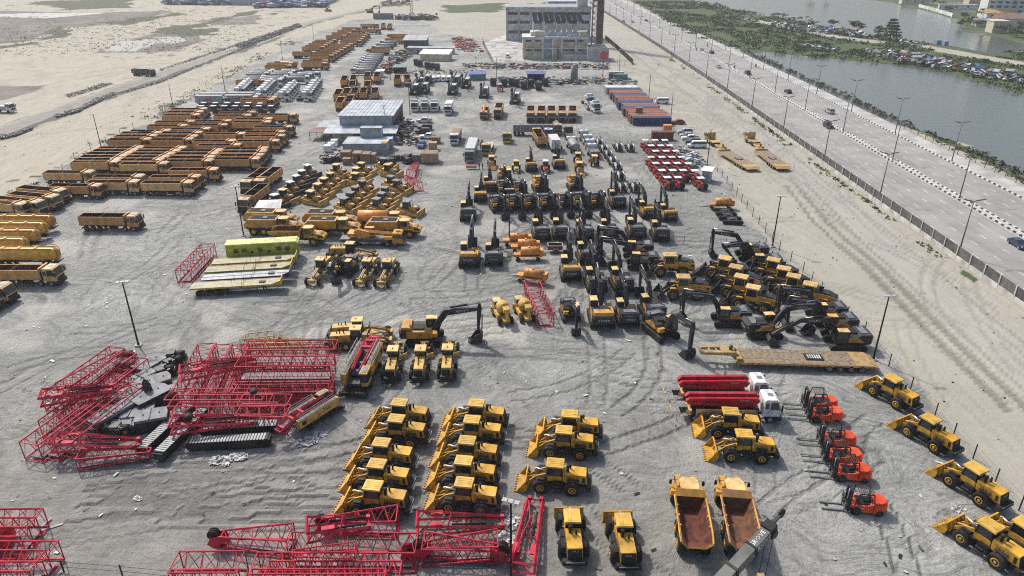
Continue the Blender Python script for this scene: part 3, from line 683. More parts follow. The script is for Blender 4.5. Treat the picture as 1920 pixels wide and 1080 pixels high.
def mk_bowser():
    O = 'bowser_orange'
    mo = Model('tank_bowser', 'tank trailer')
    t = mo.part('tank'); t.lathe((-.5, 0, 1.75), 'x', [(-1.7, .6), (-1.62, .8), (1.62, .8), (1.7, .6)], O, 18); t.cyl((-.3, 0, 2.5), (-.3, 0, 2.68), .22, O, 10)
    for x in (-1.4, .4): t.lathe((x, 0, 1.75), 'x', [(-.04, .82), (.04, .82)], O, 18)
    f = mo.part('frame'); f.box(-2.7, 2.2, -.6, .6, .8, .95, O); f.box(1.3, 2.5, -.7, .7, .95, 1.3, O)
    p = mo.part('pump_box'); p.box(-2.9, -2.2, -.65, .65, .95, 2.1, O)
    d = mo.part('drawbar'); d.bar((2.2, .5, .8), (3.6, 0, .6), .08, 'black'); d.bar((2.2, -.5, .8), (3.6, 0, .6), .08, 'black'); d.bar((3.6, 0, .6), (4.5, 0, .5), .1, 'black')
    for x in (-1.9, 1.8):
        for s in (-1, 1): wheel(mo, x, s * .8, .38, .26, 'steel_dark')
    return mo
def mk_cart():
    mo = Model('small_trailer', 'trailer')
    b = mo.part('tub')
    for s in (-1, 1): b.box(-1.4, 1.3, s * .8 - .03, s * .8 + .03, .7, 1.5, 'maroon'); b.box(-1.4, 1.3, s * .8 - .05, s * .8 + .05, 1.46, 1.54, 'cream')
    for x in (-1.4, 1.3): b.box(x - .03, x + .03, -.8, .8, .7, 1.5, 'maroon'); b.box(x - .05, x + .05, -.84, .84, 1.46, 1.54, 'cream')
    b.box(-1.4, 1.3, -.8, .8, .66, .72, 'black')
    d = mo.part('drawbar'); d.bar((1.3, .5, .65), (2.7, 0, .6), .08, 'black'); d.bar((1.3, -.5, .65), (2.7, 0, .6), .08, 'black'); d.bar((2.4, 0, .05), (2.4, 0, .6), .07, 'black')
    for s in (-1, 1): wheel(mo, -.1, s * .95, .42, .25, 'tan')
    g = mo.part('mudguard')
    for s in (-1, 1): g.prism([(-.65, .5), (-.5, .9), (.3, .9), (.45, .5), (.5, .6), (.35, 1.0), (-.55, 1.0), (-.7, .6)], s * .95 - .16, s * .95 + .16, 'cream')
    return mo
def mk_roller(stripe='sheen_headlight_white', hood='black', canopy=None, rimm='maroon'):
    mo = Model('road_roller' if not canopy else 'farm_tractor', 'roller' if not canopy else 'tractor')
    h = mo.part('hood')
    pr = [(-2.3, .75), (-2.35, 1.3), (-2.1, 1.75), (-1.6, 2.0), (-.5, 2.05), (-.3, 1.0), (-.3, .75)]
    h.prism(pr, -.72, .72, hood)
    if canopy: h.prism([(a * 1.01 - .01, b * 1.01) for a, b in pr], .18, .70, stripe)
    else:
        for s in (-1, 1): h.prism([(a * 1.01 - .01, b * 1.01) for a, b in pr], s * .62 - .11, s * .62 + .11, stripe)  # pale strips paint in the gloss along both hood edges
    f = mo.part('frame'); f.box(-2.0, 1.6, -.5, .5, .6, .95, 'black'); f.box(.6, 2.9, -.95, -.82, .6, .9, stripe if canopy else 'black'); f.box(.6, 2.9, .82, .95, .6, .9, stripe if canopy else 'black')
    if canopy: f.prism([(.6, .8), (2.0, .8), (1.9, 1.4), (.6, 1.6)], -.5, .5, stripe)
    s_ = mo.part('seat'); s_.box(-.2, .3, -.3, .3, 1.1, 1.3, 'black'); s_.box(-.25, -.1, -.3, .3, 1.3, 1.8, 'black'); s_.bar((.75, 0, 1.2), (.6, 0, 1.7), .05, 'black')
    c = mo.part('canopy')
    for x in (-.4, .8):
        for s in (-1, 1): c.bar((x, s * .6, 1.0), (x, s * .6, 2.55), .07, 'black')
    if canopy: c.box(-.7, 1.0, -.85, .85, 2.55, 2.68, canopy, .08, .08)
    else: c.box(-.4, .8, -.62, -.55, 2.5, 2.56, 'black'); c.box(-.4, .8, .55, .62, 2.5, 2.56, 'black')
    d = mo.part('drum'); d.cyl((2.0, -.8, .7), (2.0, .8, .7), .7, 'steel_dark' if not canopy else 'black', 16)
    for s in (-1, 1): wheel(mo, -1.3, s * .88, .7, .45, rimm, .5, False, 14)
    if canopy:
        g = mo.part('fender')
        for s in (-1, 1): g.prism([(-1.3 + math.cos(rad(a)) * .84, .7 + math.sin(rad(a)) * .84) for a in range(10, 171, 20)] + [(-1.3 + math.cos(rad(a)) * .76, .7 + math.sin(rad(a)) * .76) for a in range(170, 9, -20)], s * .9 - .26, s * .9 + .26, stripe if s > 0 else 'black')
    return mo
def mk_small_tractor(m, roof):
    mo = Model('farm_tractor', 'tractor')
    b = mo.part('body'); b.prism([(-.3, .8), (2.2, .7), (2.25, 1.4), (.5, 1.6), (-.3, 1.5)], -.4, .4, m)
    for s in (-1, 1): b.box(-1.5, -.2, s * .85 - .25, s * .85 + .25, 1.45, 1.55, m)
    k = mo.part('cab'); 
    for x in (-1.2, .3):
        for s in (-1, 1): k.bar((x, s * .6, 1.3), (x, s * .6, 2.6), .08, 'black')
    k.box(-1.1, .2, -.55, .55, 1.3, 2.55, 'glass'); r = mo.part('roof', k); r.box(-1.4, .5, -.75, .75, 2.58, 2.75, roof, .08, .08)
    for s in (-1, 1): wheel(mo, -.85, s * .9, .78, .45, m); wheel(mo, 1.7, s * .75, .5, .32, m)
    return mo
def mk_backhoe():
    mo = Model('backhoe_loader', 'backhoe')
    b = mo.part('body'); b.prism([(-1.6, .7), (2.4, .7), (2.4, 1.5), (.6, 1.75), (-1.6, 1.3)], -.5, .5, 'volvo_yellow'); b.box(.8, 2.3, -.45, .45, 1.5, 1.62, 'black')
    k = mo.part('cab'); k.box(-1.2, .5, -.7, .7, 1.3, 2.6, 'glass', .06, .04); r = mo.part('roof', k); r.box(-1.35, .7, -.8, .8, 2.6, 2.78, 'sheen_roof_yellow', .06, .06)
    u = mo.part('front_bucket'); u.prism([(3.0, .1), (3.9, .1), (3.0, .9), (2.85, .5)], -1.15, 1.15, 'volvo_yellow')
    for s in (-1, 1): u.bar((1.0, s * .6, 1.5), (3.0, s * .6, .6), .16, 'volvo_yellow')
    a = mo.part('backhoe_arm'); a.bar((-1.7, 0, 1.0), (-2.3, 0, 3.1), .28, 'volvo_yellow'); a.bar((-2.3, 0, 3.1), (-2.6, 0, 1.4), .22, 'volvo_yellow'); a.prism([(-2.9, .9), (-2.3, .9), (-2.2, 1.5), (-2.7, 1.4)], -.35, .35, 'black')
    for s in (-1, 1): wheel(mo, -.9, s * .9, .75, .45, 'volvo_yellow'); wheel(mo, 1.8, s * .85, .5, .35, 'volvo_yellow')
    return mo
def mk_truck_crane(m='tank_yellow', boom='bowser_orange'):
    mo = Model('truck_crane', 'crane')
    c = mo.part('carrier'); c.box(-6.2, 3.2, -1.25, 1.25, .95, 1.4, 'steel_dark'); c.box(-6.1, 2.3, -1.1, 1.1, 1.4, 1.46, 'slate'); c.box(-6.2, 5.6, -.6, .6, .6, 1.0, 'black'); c.box(2.4, 4.0, -1.25, 1.25, 1.45, 2.0, m); c.box(-2.0, 1.6, -1.28, 1.28, .6, .95, 'lightgrey')
    for i in range(4): c.box(-1.2, .9, -1.3, -1.28, .65 + i * .09, .69 + i * .09, 'black')
    cab(mo, 4.0, 6.1, .75, 2.75, 1.25, m, .25)
    t = mo.part('turret'); t.cyl((-1.5, 0, 1.45), (-1.5, 0, 1.8), .9, m, 14); t.prism([(-3.4, 1.8), (-.2, 1.8), (-.6, 2.8), (-2.6, 3.3), (-3.6, 2.6)], -.7, .0, boom); t.box(-1.5, .2, .3, 1.2, 1.8, 3.2, 'glass'); t.box(-1.55, .25, .28, 1.22, 3.2, 3.28, m); t.box(-4.6, -3.2, -1.2, 1.2, 1.9, 2.6, boom)
    b = mo.part('boom'); b.bar((-3.4, -.1, 2.9), (4.2, -.1, 2.25), .62, boom); b.bar((4.2, -.1, 2.25), (4.9, -.1, 2.2), .48, boom); b.box(4.7, 5.4, -.4, .2, 1.9 + .9, 2.2 + .9, boom)
    o = mo.part('outrigger')
    for x in (-5.4, 1.6): o.box(x - .2, x + .2, -1.35, 1.35, .7, .95, 'grey')
    for x in (4.5, 3.0, -3.2, -4.6):
        for s in (-1, 1): wheel(mo, x, s * 1.03, .55, .42, 'slate')
    return mo
def mk_mixer():
    Y = 'grader_yellow'
    mo = Model('concrete_mixer', 'mixer truck')
    f = mo.part('frame'); f.box(-2.6, 2.6, -.5, .5, .7, 1.0, Y); f.box(-1.0, 1.2, -1.1, -.5, .7, 1.3, Y); f.box(-1.0, 1.2, .5, 1.1, .7, 1.3, Y)
    d = mo.part('drum'); ax = Vector((-.85, 0, .35)).normalized(); p = Vector((1.0, 0, 1.75))
    for a, b, r, q in ((0, .5, .5, .95), (.5, 1.5, .95, 1.05), (1.5, 2.6, 1.05, .55), (2.6, 2.9, .55, .6)): d.cyl(p + ax * a, p + ax * b, r, Y, 16, q)
    h = mo.part('chute'); h.prism([(-2.6, 2.9), (-1.6, 3.1), (-1.7, 2.6), (-2.5, 2.3)], -.5, .5, Y); h.bar((-2.3, 0, 2.2), (-3.0, 0, 1.2), .35, Y)
    k = mo.part('cab'); k.box(1.2, 2.4, -.2, .95, 1.0, 1.6, Y); k.box(1.25, 2.35, -.15, .9, 1.6, 2.5, 'glass'); k.box(1.1, 2.5, -.25, 1.0, 2.5, 2.62, 'sheen_roof_yellow')
    b = mo.part('bucket'); b.prism([(2.7, .2), (3.5, .15), (3.3, .9), (2.7, 1.0)], -1.1, 1.1, Y); b.bar((1.8, .9, 1.3), (2.9, .9, .6), .14, Y); b.bar((1.8, -.9, 1.3), (2.9, -.9, .6), .14, Y)
    for x in (1.6, -1.7):
        for s in (-1, 1): wheel(mo, x, s * 1.0, .55, .42, Y)
    return mo
def mk_crane_base():
    Y = 'grader_yellow'
    mo = Model('crawler_crane_base', 'crane')
    u = mo.part('car_body'); u.box(-2.6, 3.0, -1.3, 1.3, .4, 1.2, 'black'); u.cyl((0, 0, 1.1), (0, 0, 1.5), 1.1, 'black', 16)
    for x in (-2.4, 2.4): u.box(x - .35, x + .35, -1.9, 1.9, .35, 1.0, 'black')
    u.box(3.0, 4.8, -1.6, 1.6, .5, 1.0, 'black'); u.box(4.5, 5.0, -1.9, 1.9, .35, .95, 'charcoal')
    h = mo.part('house'); h.box(-4.6, 4.2, -1.0, 1.0, 1.5, 1.85, 'charcoal')
    for s in (-1, 1):
        e = mo.part('engine_housing' if s < 0 else 'side_housing'); x0 = -4.5; x1 = 4.0 if s < 0 else 1.6
        e.box(x0, x1, s * 1.4 - .38, s * 1.4 + .38, 1.6, 3.1, Y); e.box(x0 + .6, x0 + 1.4, s * 1.79 - .02, s * 1.79 + .02, 1.9, 2.7, 'black'); e.box(x0 + .2, x1 - .3, s * 1.4 - .3, s * 1.4 + .3, 3.1, 3.16, 'steel_dark')
        e.text('SANY', .8, (1.6 if s < 0 else -1.0, s * 1.80, 2.35), (-s, 0, 0), (0, 0, 1), 'black')
    r = mo.part('guard_rail')
    for s in (-1, 1):
        for y in (1.15, 1.7):
            r.path([(-4.2, s * y, 3.9), (3.4 if s < 0 else 1.2, s * y, 3.9)], .035, 'lightgrey', 5)
            for x in np.arange(-4.2, 1.5, 1.1): r.bar((x, s * y, 3.1), (x, s * y, 3.9), .05, 'lightgrey')
    k = mo.part('cab'); k.box(2.2, 4.2, .75, 1.85, 1.5, 2.0, Y); k.box(2.25, 4.15, .8, 1.8, 2.0, 3.3, 'glass', .05, .04); k.box(2.1, 4.3, .7, 1.9, 3.3, 3.46, Y, .1, .08); k.box(2.5, 3.9, .95, 1.65, 3.46, 3.5, 'slate')
    for x in (.2, 2.2):
        w = mo.part('winch_drum'); w.cyl((x, -.7, 2.3), (x, .7, 2.3), .5, 'winch_blue', 14); w.cyl((x, -.78, 2.3), (x, -.7, 2.3), .7, 'steel_dark', 14); w.cyl((x, .7, 2.3), (x, .78, 2.3), .7, 'steel_dark', 14)
    m = mo.part('mast')
    for s in (-1, 1): m.bar((2.6, s * .55, 3.1), (-4.2, s * .72, 3.35), .34, 'crane_red'); m.bar((-4.0, s * .72, 3.35), (-7.4, s * .5, 2.3), .42, 'crane_red'); m.bar((-2.6, 0, 3.35), (-4.4, s * .7, 3.35), .25, 'crane_red')
    for x, z in ((-2.6, 3.35), (-4.6, 3.2), (-6.6, 2.6), (-7.3, 2.35)): m.box(x - .2, x + .2, -.7, .7, z - .15, z + .2, 'crane_red')
    for y in (-.25, 0, .25): m.path([(-4.6, y, 3.1), (-6.8, y, 2.5)], .04, 'lightgrey', 5)
    p = mo.part('sheave'); p.cyl((-7.1, -.3, 2.3), (-7.1, .3, 2.3), .38, 'black', 14)
    return mo
def mk_lattice(L=12, w=2.5, h=2.3, bays=8, w2=None, h2=None, grate=True, m='crane_red', name='lattice_boom_section', r=.1):
    mo = Model(name, 'crane boom'); w2 = w if w2 is None else w2; h2 = h if h2 is None else h2
    c = mo.part('chords'); l = mo.part('lacing')
    def P(t, sy, sz):
        W = w + (w2 - w) * t; Hh = h + (h2 - h) * t
        return Vector((-L / 2 + L * t, sy * W / 2, .14 + (h / 2) + sz * Hh / 2))
    for sy in (-1, 1):
        for sz in (-1, 1): c.cyl(P(0, sy, sz), P(1, sy, sz), r, m, 6)
    for t in (0, 1):
        for a, b in (((-1, -1), (1, -1)), ((1, -1), (1, 1)), ((1, 1), (-1, 1)), ((-1, 1), (-1, -1))): l.cyl(P(t, *a), P(t, *b), r * .62, m, 5)
    for i in range(bays):
        a, b, mid = i / bays, (i + 1) / bays, (i + .5) / bays
        for s in (-1, 1):
            for z0 in (1,):
                l.cyl(P(a, s, -1), P(mid, s, 1), r * .42, m, 4); l.cyl(P(mid, s, 1), P(b, s, -1), r * .42, m, 4)
                l.cyl(P(a, -1, s), P(mid, 1, s), r * .42, m, 4); l.cyl(P(mid, 1, s), P(b, -1, s), r * .42, m, 4)
    if grate:
        g = mo.part('walkway'); v = [P(.03, -.62, -.9), P(.97, -.62, -.9), P(.97, .62, -.9), P(.03, .62, -.9)]
        g.add(v + [p + Vector((0, 0, .05)) for p in v], [(0, 1, 2, 3), (4, 5, 6, 7), (0, 1, 5, 4), (1, 2, 6, 5), (2, 3, 7, 6), (3, 0, 4, 7)], 'grating')
    return mo
def mk_tip(sheave='black', big=True, L=6.6):
    mo = mk_lattice(L, 2.3, 2.1, 5, .9, 1.1, True, name='lattice_boom_tip')
    k0 = len(mo.parts)
    h = mo.part('head_plate'); h.prism([(4.4, .5), (5.6, .3), (6.2, .8), (5.8, 1.6), (4.5, 1.9)], -.5, -.38, 'crane_red'); h.prism([(4.4, .5), (5.6, .3), (6.2, .8), (5.8, 1.6), (4.5, 1.9)], .38, .5, 'crane_red'); h.box(4.4, 4.9, -.5, .5, .5, .9, 'crane_red')
    for y in (-.24, 0, .24):
        s = mo.part('sheave'); s.cyl((5.6, y - .07, 1.75), (5.6, y + .07, 1.75), .55, sheave, 16)
    if big:
        s = mo.part('pulley')
        for y in (-.55, .55): s.lathe((6.6, y, .75), 'y', [(-.1, .72), (-.03, .62), (.03, .62), (.1, .72)], 'crane_red', 18); s.cyl((6.6, y - .12, .75), (6.6, y + .12, .75), .2, 'black', 8)
    for p in mo.parts[k0:]: p[1].v = [(v[0] - 4.75 + L / 2, v[1], v[2]) for v in p[1].v]
    return mo
def mk_foot(L=9, drum=False):
    mo = Model('boom_foot_section', 'crane boom'); R = 'crane_red'; h = L / 2
    c = mo.part('chords')
    for s in (-1, 1): c.bar((-h, s * 1.1, .45), (h, s * .75, .5), .22, R); c.bar((-h, s * 1.1, 1.6), (h, s * .75, .7), .26, R)
    l = mo.part('lacing')
    for i in range(6):
        x = -h + i * L / 6
        for s in (-1, 1): l.cyl((x, s * 1.08, .5), (x + L / 12, s * 1.0, 1.5 - .9 * (i + .5) / 6), .05, R, 5); l.cyl((x + L / 12, s * 1.0, 1.5 - .9 * (i + .5) / 6), (x + L / 6, s * .95, .5), .05, R, 5)
        l.cyl((x, -1.05, .45), (x + L / 6, .95, .45), .05, R, 5)
    p = mo.part('web_plate'); p.box(-h + 1.3, -h + 2.5, -1.0, -.5, 1.4, 1.6, R); p.box(-h + 1.3, -h + 2.5, .5, 1.0, 1.4, 1.6, R); p.box(h - .2, h + .2, -.8, -.45, .3, .95, R); p.box(h - .2, h + .2, .45, .8, .3, .95, R); p.bar((h, -.7, .6), (h, .7, .6), .16, R); p.bar((-h, -1.1, 1.6), (-h, 1.1, 1.6), .2, R); p.bar((-h, -1.1, .45), (-h, 1.1, .45), .2, R)
    p.bar((-h + 3, -1.0, 1.4), (-h + 3.4, 0, 2.1), .12, R); p.bar((.6, -1, .9), (.6, 1, .9), .18, R); p.bar((.6, 0, .9), (.6, 0, 2.0), .14, R); p.bar((.6, 0, 2.0), (-h + 1, .9, 1.7), .1, R); p.bar((.6, 0, 2.0), (h - .6, .6, .9), .1, R)
    for x in ((-h + 1.9,) if drum else ()):
        s = mo.part('hoist_drum'); s.cyl((x, -.5, 1.75), (x, .5, 1.75), .48, 'black', 14)
    t = mo.part('cylinder'); 
    for s in (-1, 1): t.cyl((-.8, s * .5, 1.15), (2.6, s * .45, .95), .12, 'black', 8)
    return mo
def mk_crawler_frame(L=8.5):
    mo = Model('crane_crawler', 'crawler track'); h = L / 2
    f = mo.part('track_frame'); f.box(-h + .6, h - .6, -.45, .45, .25, 1.05, 'black')
    t = mo.part('track_pads')
    pts = [(h - .6 + .62 * math.cos(rad(a)), .64 + .62 * math.sin(rad(a))) for a in np.linspace(-90, 90, 7)] + [(-h + .6 + .62 * math.cos(rad(a)), .64 + .62 * math.sin(rad(a))) for a in np.linspace(90, 270, 7)]
    t.prism(pts, -.5, .5, 'black')
    for x in np.arange(-h + .5, h - .4, .34): t.box(x, x + .24, -.62, .62, 1.24, 1.31, 'grey'); 
    for e in (-1, 1):
        for a in (15, 45, 70): 
            cx, cz = e * (h - .6 + .64 * math.cos(rad(a))), .64 + .64 * math.sin(rad(a)); t.box(cx - .1, cx + .1, -.62, .62, cz - .1, cz + .1, 'black')
    return mo
def mk_pickup(col='white', kind='pickup'):
    mo = Model({'pickup': 'pickup_truck', 'car': 'car', 'suv': 'suv', 'van': 'minibus'}[kind], {'pickup': 'pickup', 'car': 'car', 'suv': 'car', 'van': 'minibus'}[kind])
    b = mo.part('body'); W = .88
    if kind == 'pickup':
        lo = [(-2.6, .35), (2.6, .35), (2.65, .75), (2.45, 1.0), (1.1, 1.08), (-2.55, 1.08)]; hi = [(1.1, 1.08), (.45, 1.68), (-.9, 1.7), (-1.05, 1.08)]
    elif kind == 'van':
        lo = [(-2.4, .35), (2.4, .35), (2.45, .9), (2.2, 1.15), (-2.4, 1.15)]; hi = [(2.2, 1.15), (1.5, 2.0), (-2.3, 2.05), (-2.4, 1.15)]
    elif kind == 'suv':
        lo = [(-2.3, .35), (2.3, .35), (2.35, .8), (2.1, 1.05), (-2.3, 1.08)]; hi = [(1.0, 1.05), (.4, 1.72), (-1.9, 1.72), (-2.25, 1.08)]
    else:
        lo = [(-2.2, .3), (2.2, .3), (2.25, .65), (2.0, .88), (-2.15, .95)]; hi = [(1.0, .88), (.3, 1.42), (-1.2, 1.42), (-1.8, .94)]
    b.prism(lo, -W, W, col)
    b.prism(hi, -W * .86, W * .86, col)
    if kind == 'pickup': b.box(-2.5, -1.15, -.72, .72, 1.08, 1.1, 'black')
    g = mo.part('window'); z0 = min(p[1] for p in hi); z1 = max(p[1] for p in hi); zc = (z0 + z1) / 2; xc = sum(p[0] for p in hi) / 4
    g.prism([(xc + (p[0] - xc) * .93, zc + (p[1] - zc) * .72) for p in hi], -W * .87, W * .87, 'glass')
    g.prism([(xc + (p[0] - xc) * 1.015, zc + (p[1] - zc) * .76) for p in hi], -W * .74, W * .74, 'glass')
    l = mo.part('headlight'); x = max(p[0] for p in lo)
    for s in (-1, 1): l.box(x - .1, x + .01, s * .68 - .14, s * .68 + .14, .68, .84, 'sheen_headlight_white')
    for x in (1.55, -1.5):
        for s in (-1, 1): wheel(mo, x, s * .8, .36, .24, 'grey', .6, False, 12)
    return mo
def mk_motorbike():
    mo = Model('motorbike', 'motorbike')
    f = mo.part('frame'); f.box(-.5, .5, -.12, .12, .45, .8, 'black'); f.box(-.7, .1, -.14, .14, .78, .9, 'black'); f.bar((.45, 0, .6), (.3, 0, 1.1), .08, 'black'); f.bar((.3, -.35, 1.1), (.3, .35, 1.1), .05, 'black')
    for x in (-.65, .65): 
        w = mo.part('wheel'); w.cyl((x, -.06, .3), (x, .06, .3), .3, 'rubber', 12)
    r = mo.part('rider'); r.lathe((-.1, 0, .85), 'z', [(0, .2), (.3, .24), (.5, .2), (.55, .09), (.6, .12), (.72, .13), (.82, .06)], 'cloth_dark', 8); r.bar((0, .2, 1.3), (.35, .3, 1.1), .09, 'cloth_dark'); r.bar((0, -.2, 1.3), (.35, -.3, 1.1), .09, 'cloth_dark')
    return mo
def mk_container(col, L=12.2):
    mo = Model('shipping_container', 'container'); h = L / 2
    b = mo.part('shell'); b.box(-h, h, -1.2, 1.2, .12, 2.5, col)
    for s in (-1, 1):
        for x in np.arange(-h + .2, h - .2, .42): b.box(x, x + .2, s * 1.2 - .025, s * 1.2 + .025, .3, 2.4, col)
    for x in np.arange(-h + .3, h - .3, .5): b.box(x, x + .2, -1.1, 1.1, 2.5, 2.52, col)
    f = mo.part('corner_frame')
    for x in (-h, h - .14):
        for s in (-1, 1): f.box(x - .02, x + .16, s * 1.2 - .05, s * 1.2 + .05, .0, 2.58, col)
    d = mo.part('door'); d.box(-h - .04, -h, -1.1, -.02, .2, 2.42, col); d.box(-h - .04, -h, .02, 1.1, .2, 2.42, col)
    for y in (-.8, -.35, .35, .8): d.bar((-h - .06, y, .2), (-h - .06, y, 2.4), .04, 'lightgrey')
    return mo
def mk_rig():
    mo = Model('drilling_rig', 'drilling rig')
    for s in (-1, 1):
        t = mo.part('crawler_track'); t.prism([(-2.2, .1), (2.2, .1), (2.5, .45), (2.2, .85), (-2.2, .85), (-2.5, .45)], s * 1.0 - .28, s * 1.0 + .28, 'black')
    b = mo.part('body'); b.box(-3.0, 1.6, -1.1, 1.1, .95, 2.1, 'steel_dark'); b.box(-2.8, -.4, -.9, .9, 2.1, 2.6, 'lightgrey'); b.box(-3.1, -2.9, -1.0, 1.0, 1.0, 2.3, 'black')
    k = mo.part('cab'); k.box(.4, 2.0, .1, 1.15, 1.1, 2.7, 'glass'); k.box(.3, 2.1, .05, 1.2, 2.7, 2.95, 'white')
    m = mo.part('mast'); m.bar((1.2, -.4, 1.6), (4.6, -.4, 4.4), .4, 'lightgrey'); m.bar((1.2, -.4, 2.4), (-3.4, -.3, 3.5), .35, 'steel_dark'); m.cyl((4.4, -.7, 4.2), (4.4, -.1, 4.2), .5, 'black', 10); m.bar((3.6, -.4, 3.6), (4.6, -.4, .6), .3, 'charcoal')
    h = mo.part('hose_reel'); h.cyl((-1.2, -1.3, 2.2), (-1.2, -1.0, 2.2), .5, 'black', 12)
    return mo
def mk_person(cl='cloth_dark'):
    mo = Model('person', 'person')
    b = mo.part('body')
    b.lathe((0, 0, 0), 'z', [(.86, .14), (1.0, .17), (1.2, .17), (1.38, .19), (1.45, .12), (1.48, .055), (1.53, .055)], cl, 8)
    b.lathe((0, 0, 0), 'z', [(1.5, .05), (1.56, .085), (1.64, .1), (1.72, .075), (1.76, .02)], 'skin', 8)
    for s in (-1, 1):
        b.cyl((0, s * .09, .9), (.02, s * .11, .48), .085, 'cloth_dark', 7, .065); b.cyl((.02, s * .11, .48), (0, s * .12, .06), .065, 'cloth_dark', 7, .045); b.box(-.08, .18, s * .12 - .05, s * .12 + .05, 0, .08, 'black')
        b.cyl((0, s * .2, 1.4), (.0, s * .26, 1.1), .055, cl, 6, .045); b.cyl((.0, s * .26, 1.1), (.08, s * .25, .82), .042, 'skin', 6, .03); b.box(.06, .13, s * .25 - .03, s * .25 + .03, .72, .84, 'skin')
    return mo
def mk_pole(h=10, heads=1):
    mo = Model('floodlight_pole', 'light pole')
    p = mo.part('mast'); p.cyl((0, 0, 0), (0, 0, h), .14, 'black', 8, .09); b = mo.part('base_plate'); b.box(-.45, .45, -.45, .45, 0, .25, 'concrete'); b.cyl((0, 0, .25), (0, 0, .4), .22, 'black', 8)
    f = mo.part('floodlight'); f.bar((-.7, 0, h), (.7, 0, h), .08, 'black')
    for x in (-.6, 0, .6): f.box(x - .25, x + .25, -.3, .2, h, h + .12, 'lightgrey')
    return mo
def mk_street_lamp(h=10.5):
    mo = Model('street_lamp', 'street lamp')
    p = mo.part('mast'); p.cyl((0, 0, 0), (0, 0, h), .15, 'slate', 8, .09); p.cyl((0, 0, 0), (0, 0, .5), .22, 'slate', 8)
    for s in (-1, 1):
        a = mo.part('lamp_arm'); a.bar((0, 0, h - .1), (s * 1.7, 0, h + .25), .1, 'slate'); l = mo.part('lamp_head', a); l.prism([(s * .5, h + .05), (s * 2.1, h + .36), (s * 2.1, h + .44), (s * .5, h + .16)], -.18, .18, 'steel_dark')
    return mo
# ---------------------------------------------------------------- terrain
rng = np.random.default_rng(5)
def vnoise(x, y, s, seed):
    x = x / s + seed * 17.3; y = y / s + seed * 9.1
    xi = np.floor(x); yi = np.floor(y); fx = x - xi; fy = y - yi
    fx = fx * fx * (3 - 2 * fx); fy = fy * fy * (3 - 2 * fy)
    def hsh(a, b):
        h = np.sin(a * 127.1 + b * 311.7 + seed * 74.7) * 43758.5453
        return h - np.floor(h)
    return (hsh(xi, yi) * (1 - fx) + hsh(xi + 1, yi) * fx) * (1 - fy) + (hsh(xi, yi + 1) * (1 - fx) + hsh(xi + 1, yi + 1) * fx) * fy
def sdf(poly, x, y):
    d = np.full(x.shape, 1e9); ins = np.zeros(x.shape, bool); n = len(poly)
    for i in range(n):
        ax, ay = poly[i]; bx, by = poly[(i + 1) % n]
        ex, ey = bx - ax, by - ay
        t = np.clip(((x - ax) * ex + (y - ay) * ey) / (ex * ex + ey * ey + 1e-9), 0, 1)
        d = np.minimum(d, np.hypot(x - ax - ex * t, y - ay - ey * t))
        c = ((ay > y) != (by > y)) & (x < ex * (y - ay) / (ey + (1e-9 if ey == 0 else 0)) + ax)
        ins ^= c
    return np.where(ins, d, -d)
def pline(pts, x, y):
    d = np.full(x.shape, 1e9)
    for (ax, ay), (bx, by) in zip(pts, pts[1:]):
        ex, ey = bx - ax, by - ay
        t = np.clip(((x - ax) * ex + (y - ay) * ey) / (ex * ex + ey * ey + 1e-9), 0, 1)
        d = np.minimum(d, np.hypot(x - ax - ex * t, y - ay - ey * t))
    return d
def PX(l): return [at(*p) for p in l]
YARD = [(-116, 0), (-116, 190), (-119, 255), (-124, 330), (-130, 460), (-118, 580), (-70, 590), (-48, 500), (-30, 470), (20, 420), (34, 360), (50, 330), (53, 290), (51.5, 180), (50.3, 127), (51.6, 100), (52.1, 60), (52, 0)]
NEARW = PX([(1400, 95), (1440, 115), (1590, 186), (1675, 222), (1760, 248), (1840, 270), (1920, 325)]) + [(131, 120), (131, 0), (420, 0), (420, 190)] + PX([(2300, 200), (1920, 176), (1840, 156), (1790, 141), (1730, 123), (1640, 118), (1615, 115), (1520, 105), (1440, 97)])
FARW = PX([(1290, -5), (1360, 12), (1440, 28), (1560, 48), (1620, 60), (1700, 72), (1800, 85), (1860, 97), (1920, 93), (2100, 98), (2100, 90), (1920, 83), (1860, 67), (1800, 58), (1790, 36), (1720, 16), (1660, 3), (1600, -5)])
PENIN = PX([(1165, -4), (1200, 8), (1280, 60), (1340, 82), (1400, 96), (1440, 98), (1520, 106), (1615, 116), (1640, 119), (1730, 124), (1790, 142), (1840, 157), (1920, 177), (2100, 205), (2100, 100), (1920, 94), (1860, 98), (1800, 86), (1700, 73), (1620, 61), (1560, 49), (1440, 29), (1360, 13), (1290, -4)])
FARBANK = PX([(1480, -8), (1590, -4), (1660, 4), (1720, 17), (1790, 37), (1800, 59), (1860, 68), (1920, 84), (2100, 92), (2300, -8)])
GREENS = [PX(p) for p in ([(85, 57), (130, 48), (142, 58), (98, 67)], [(180, 44), (300, 28), (350, 22), (342, 29), (232, 47)], [(275, 58), (330, 48), (400, 54), (412, 66), (340, 67), (268, 63)], [(-40, 92), (60, 76), (120, 58), (132, 64), (70, 82), (0, 95)], [(58, 4), (240, -4), (252, 14), (118, 19)], [(835, 10), (950, 6), (952, 22), (840, 24)], [(500, 24), (530, 21), (532, 27), (500, 30)], [(345, 50), (470, 22), (474, 26), (352, 57)])]
MUDS = [PX(p) for p in ([(-80, 18), (190, 24), (330, 20), (240, 45), (120, 52), (60, 78), (-80, 88)], [(170, 100), (230, 78), (290, 66), (345, 64), (395, 74), (330, 97)], [(-40, 160), (80, 160), (70, 172), (10, 188), (-40, 190)], [(360, 40), (490, 28), (485, 45), (400, 48)])]
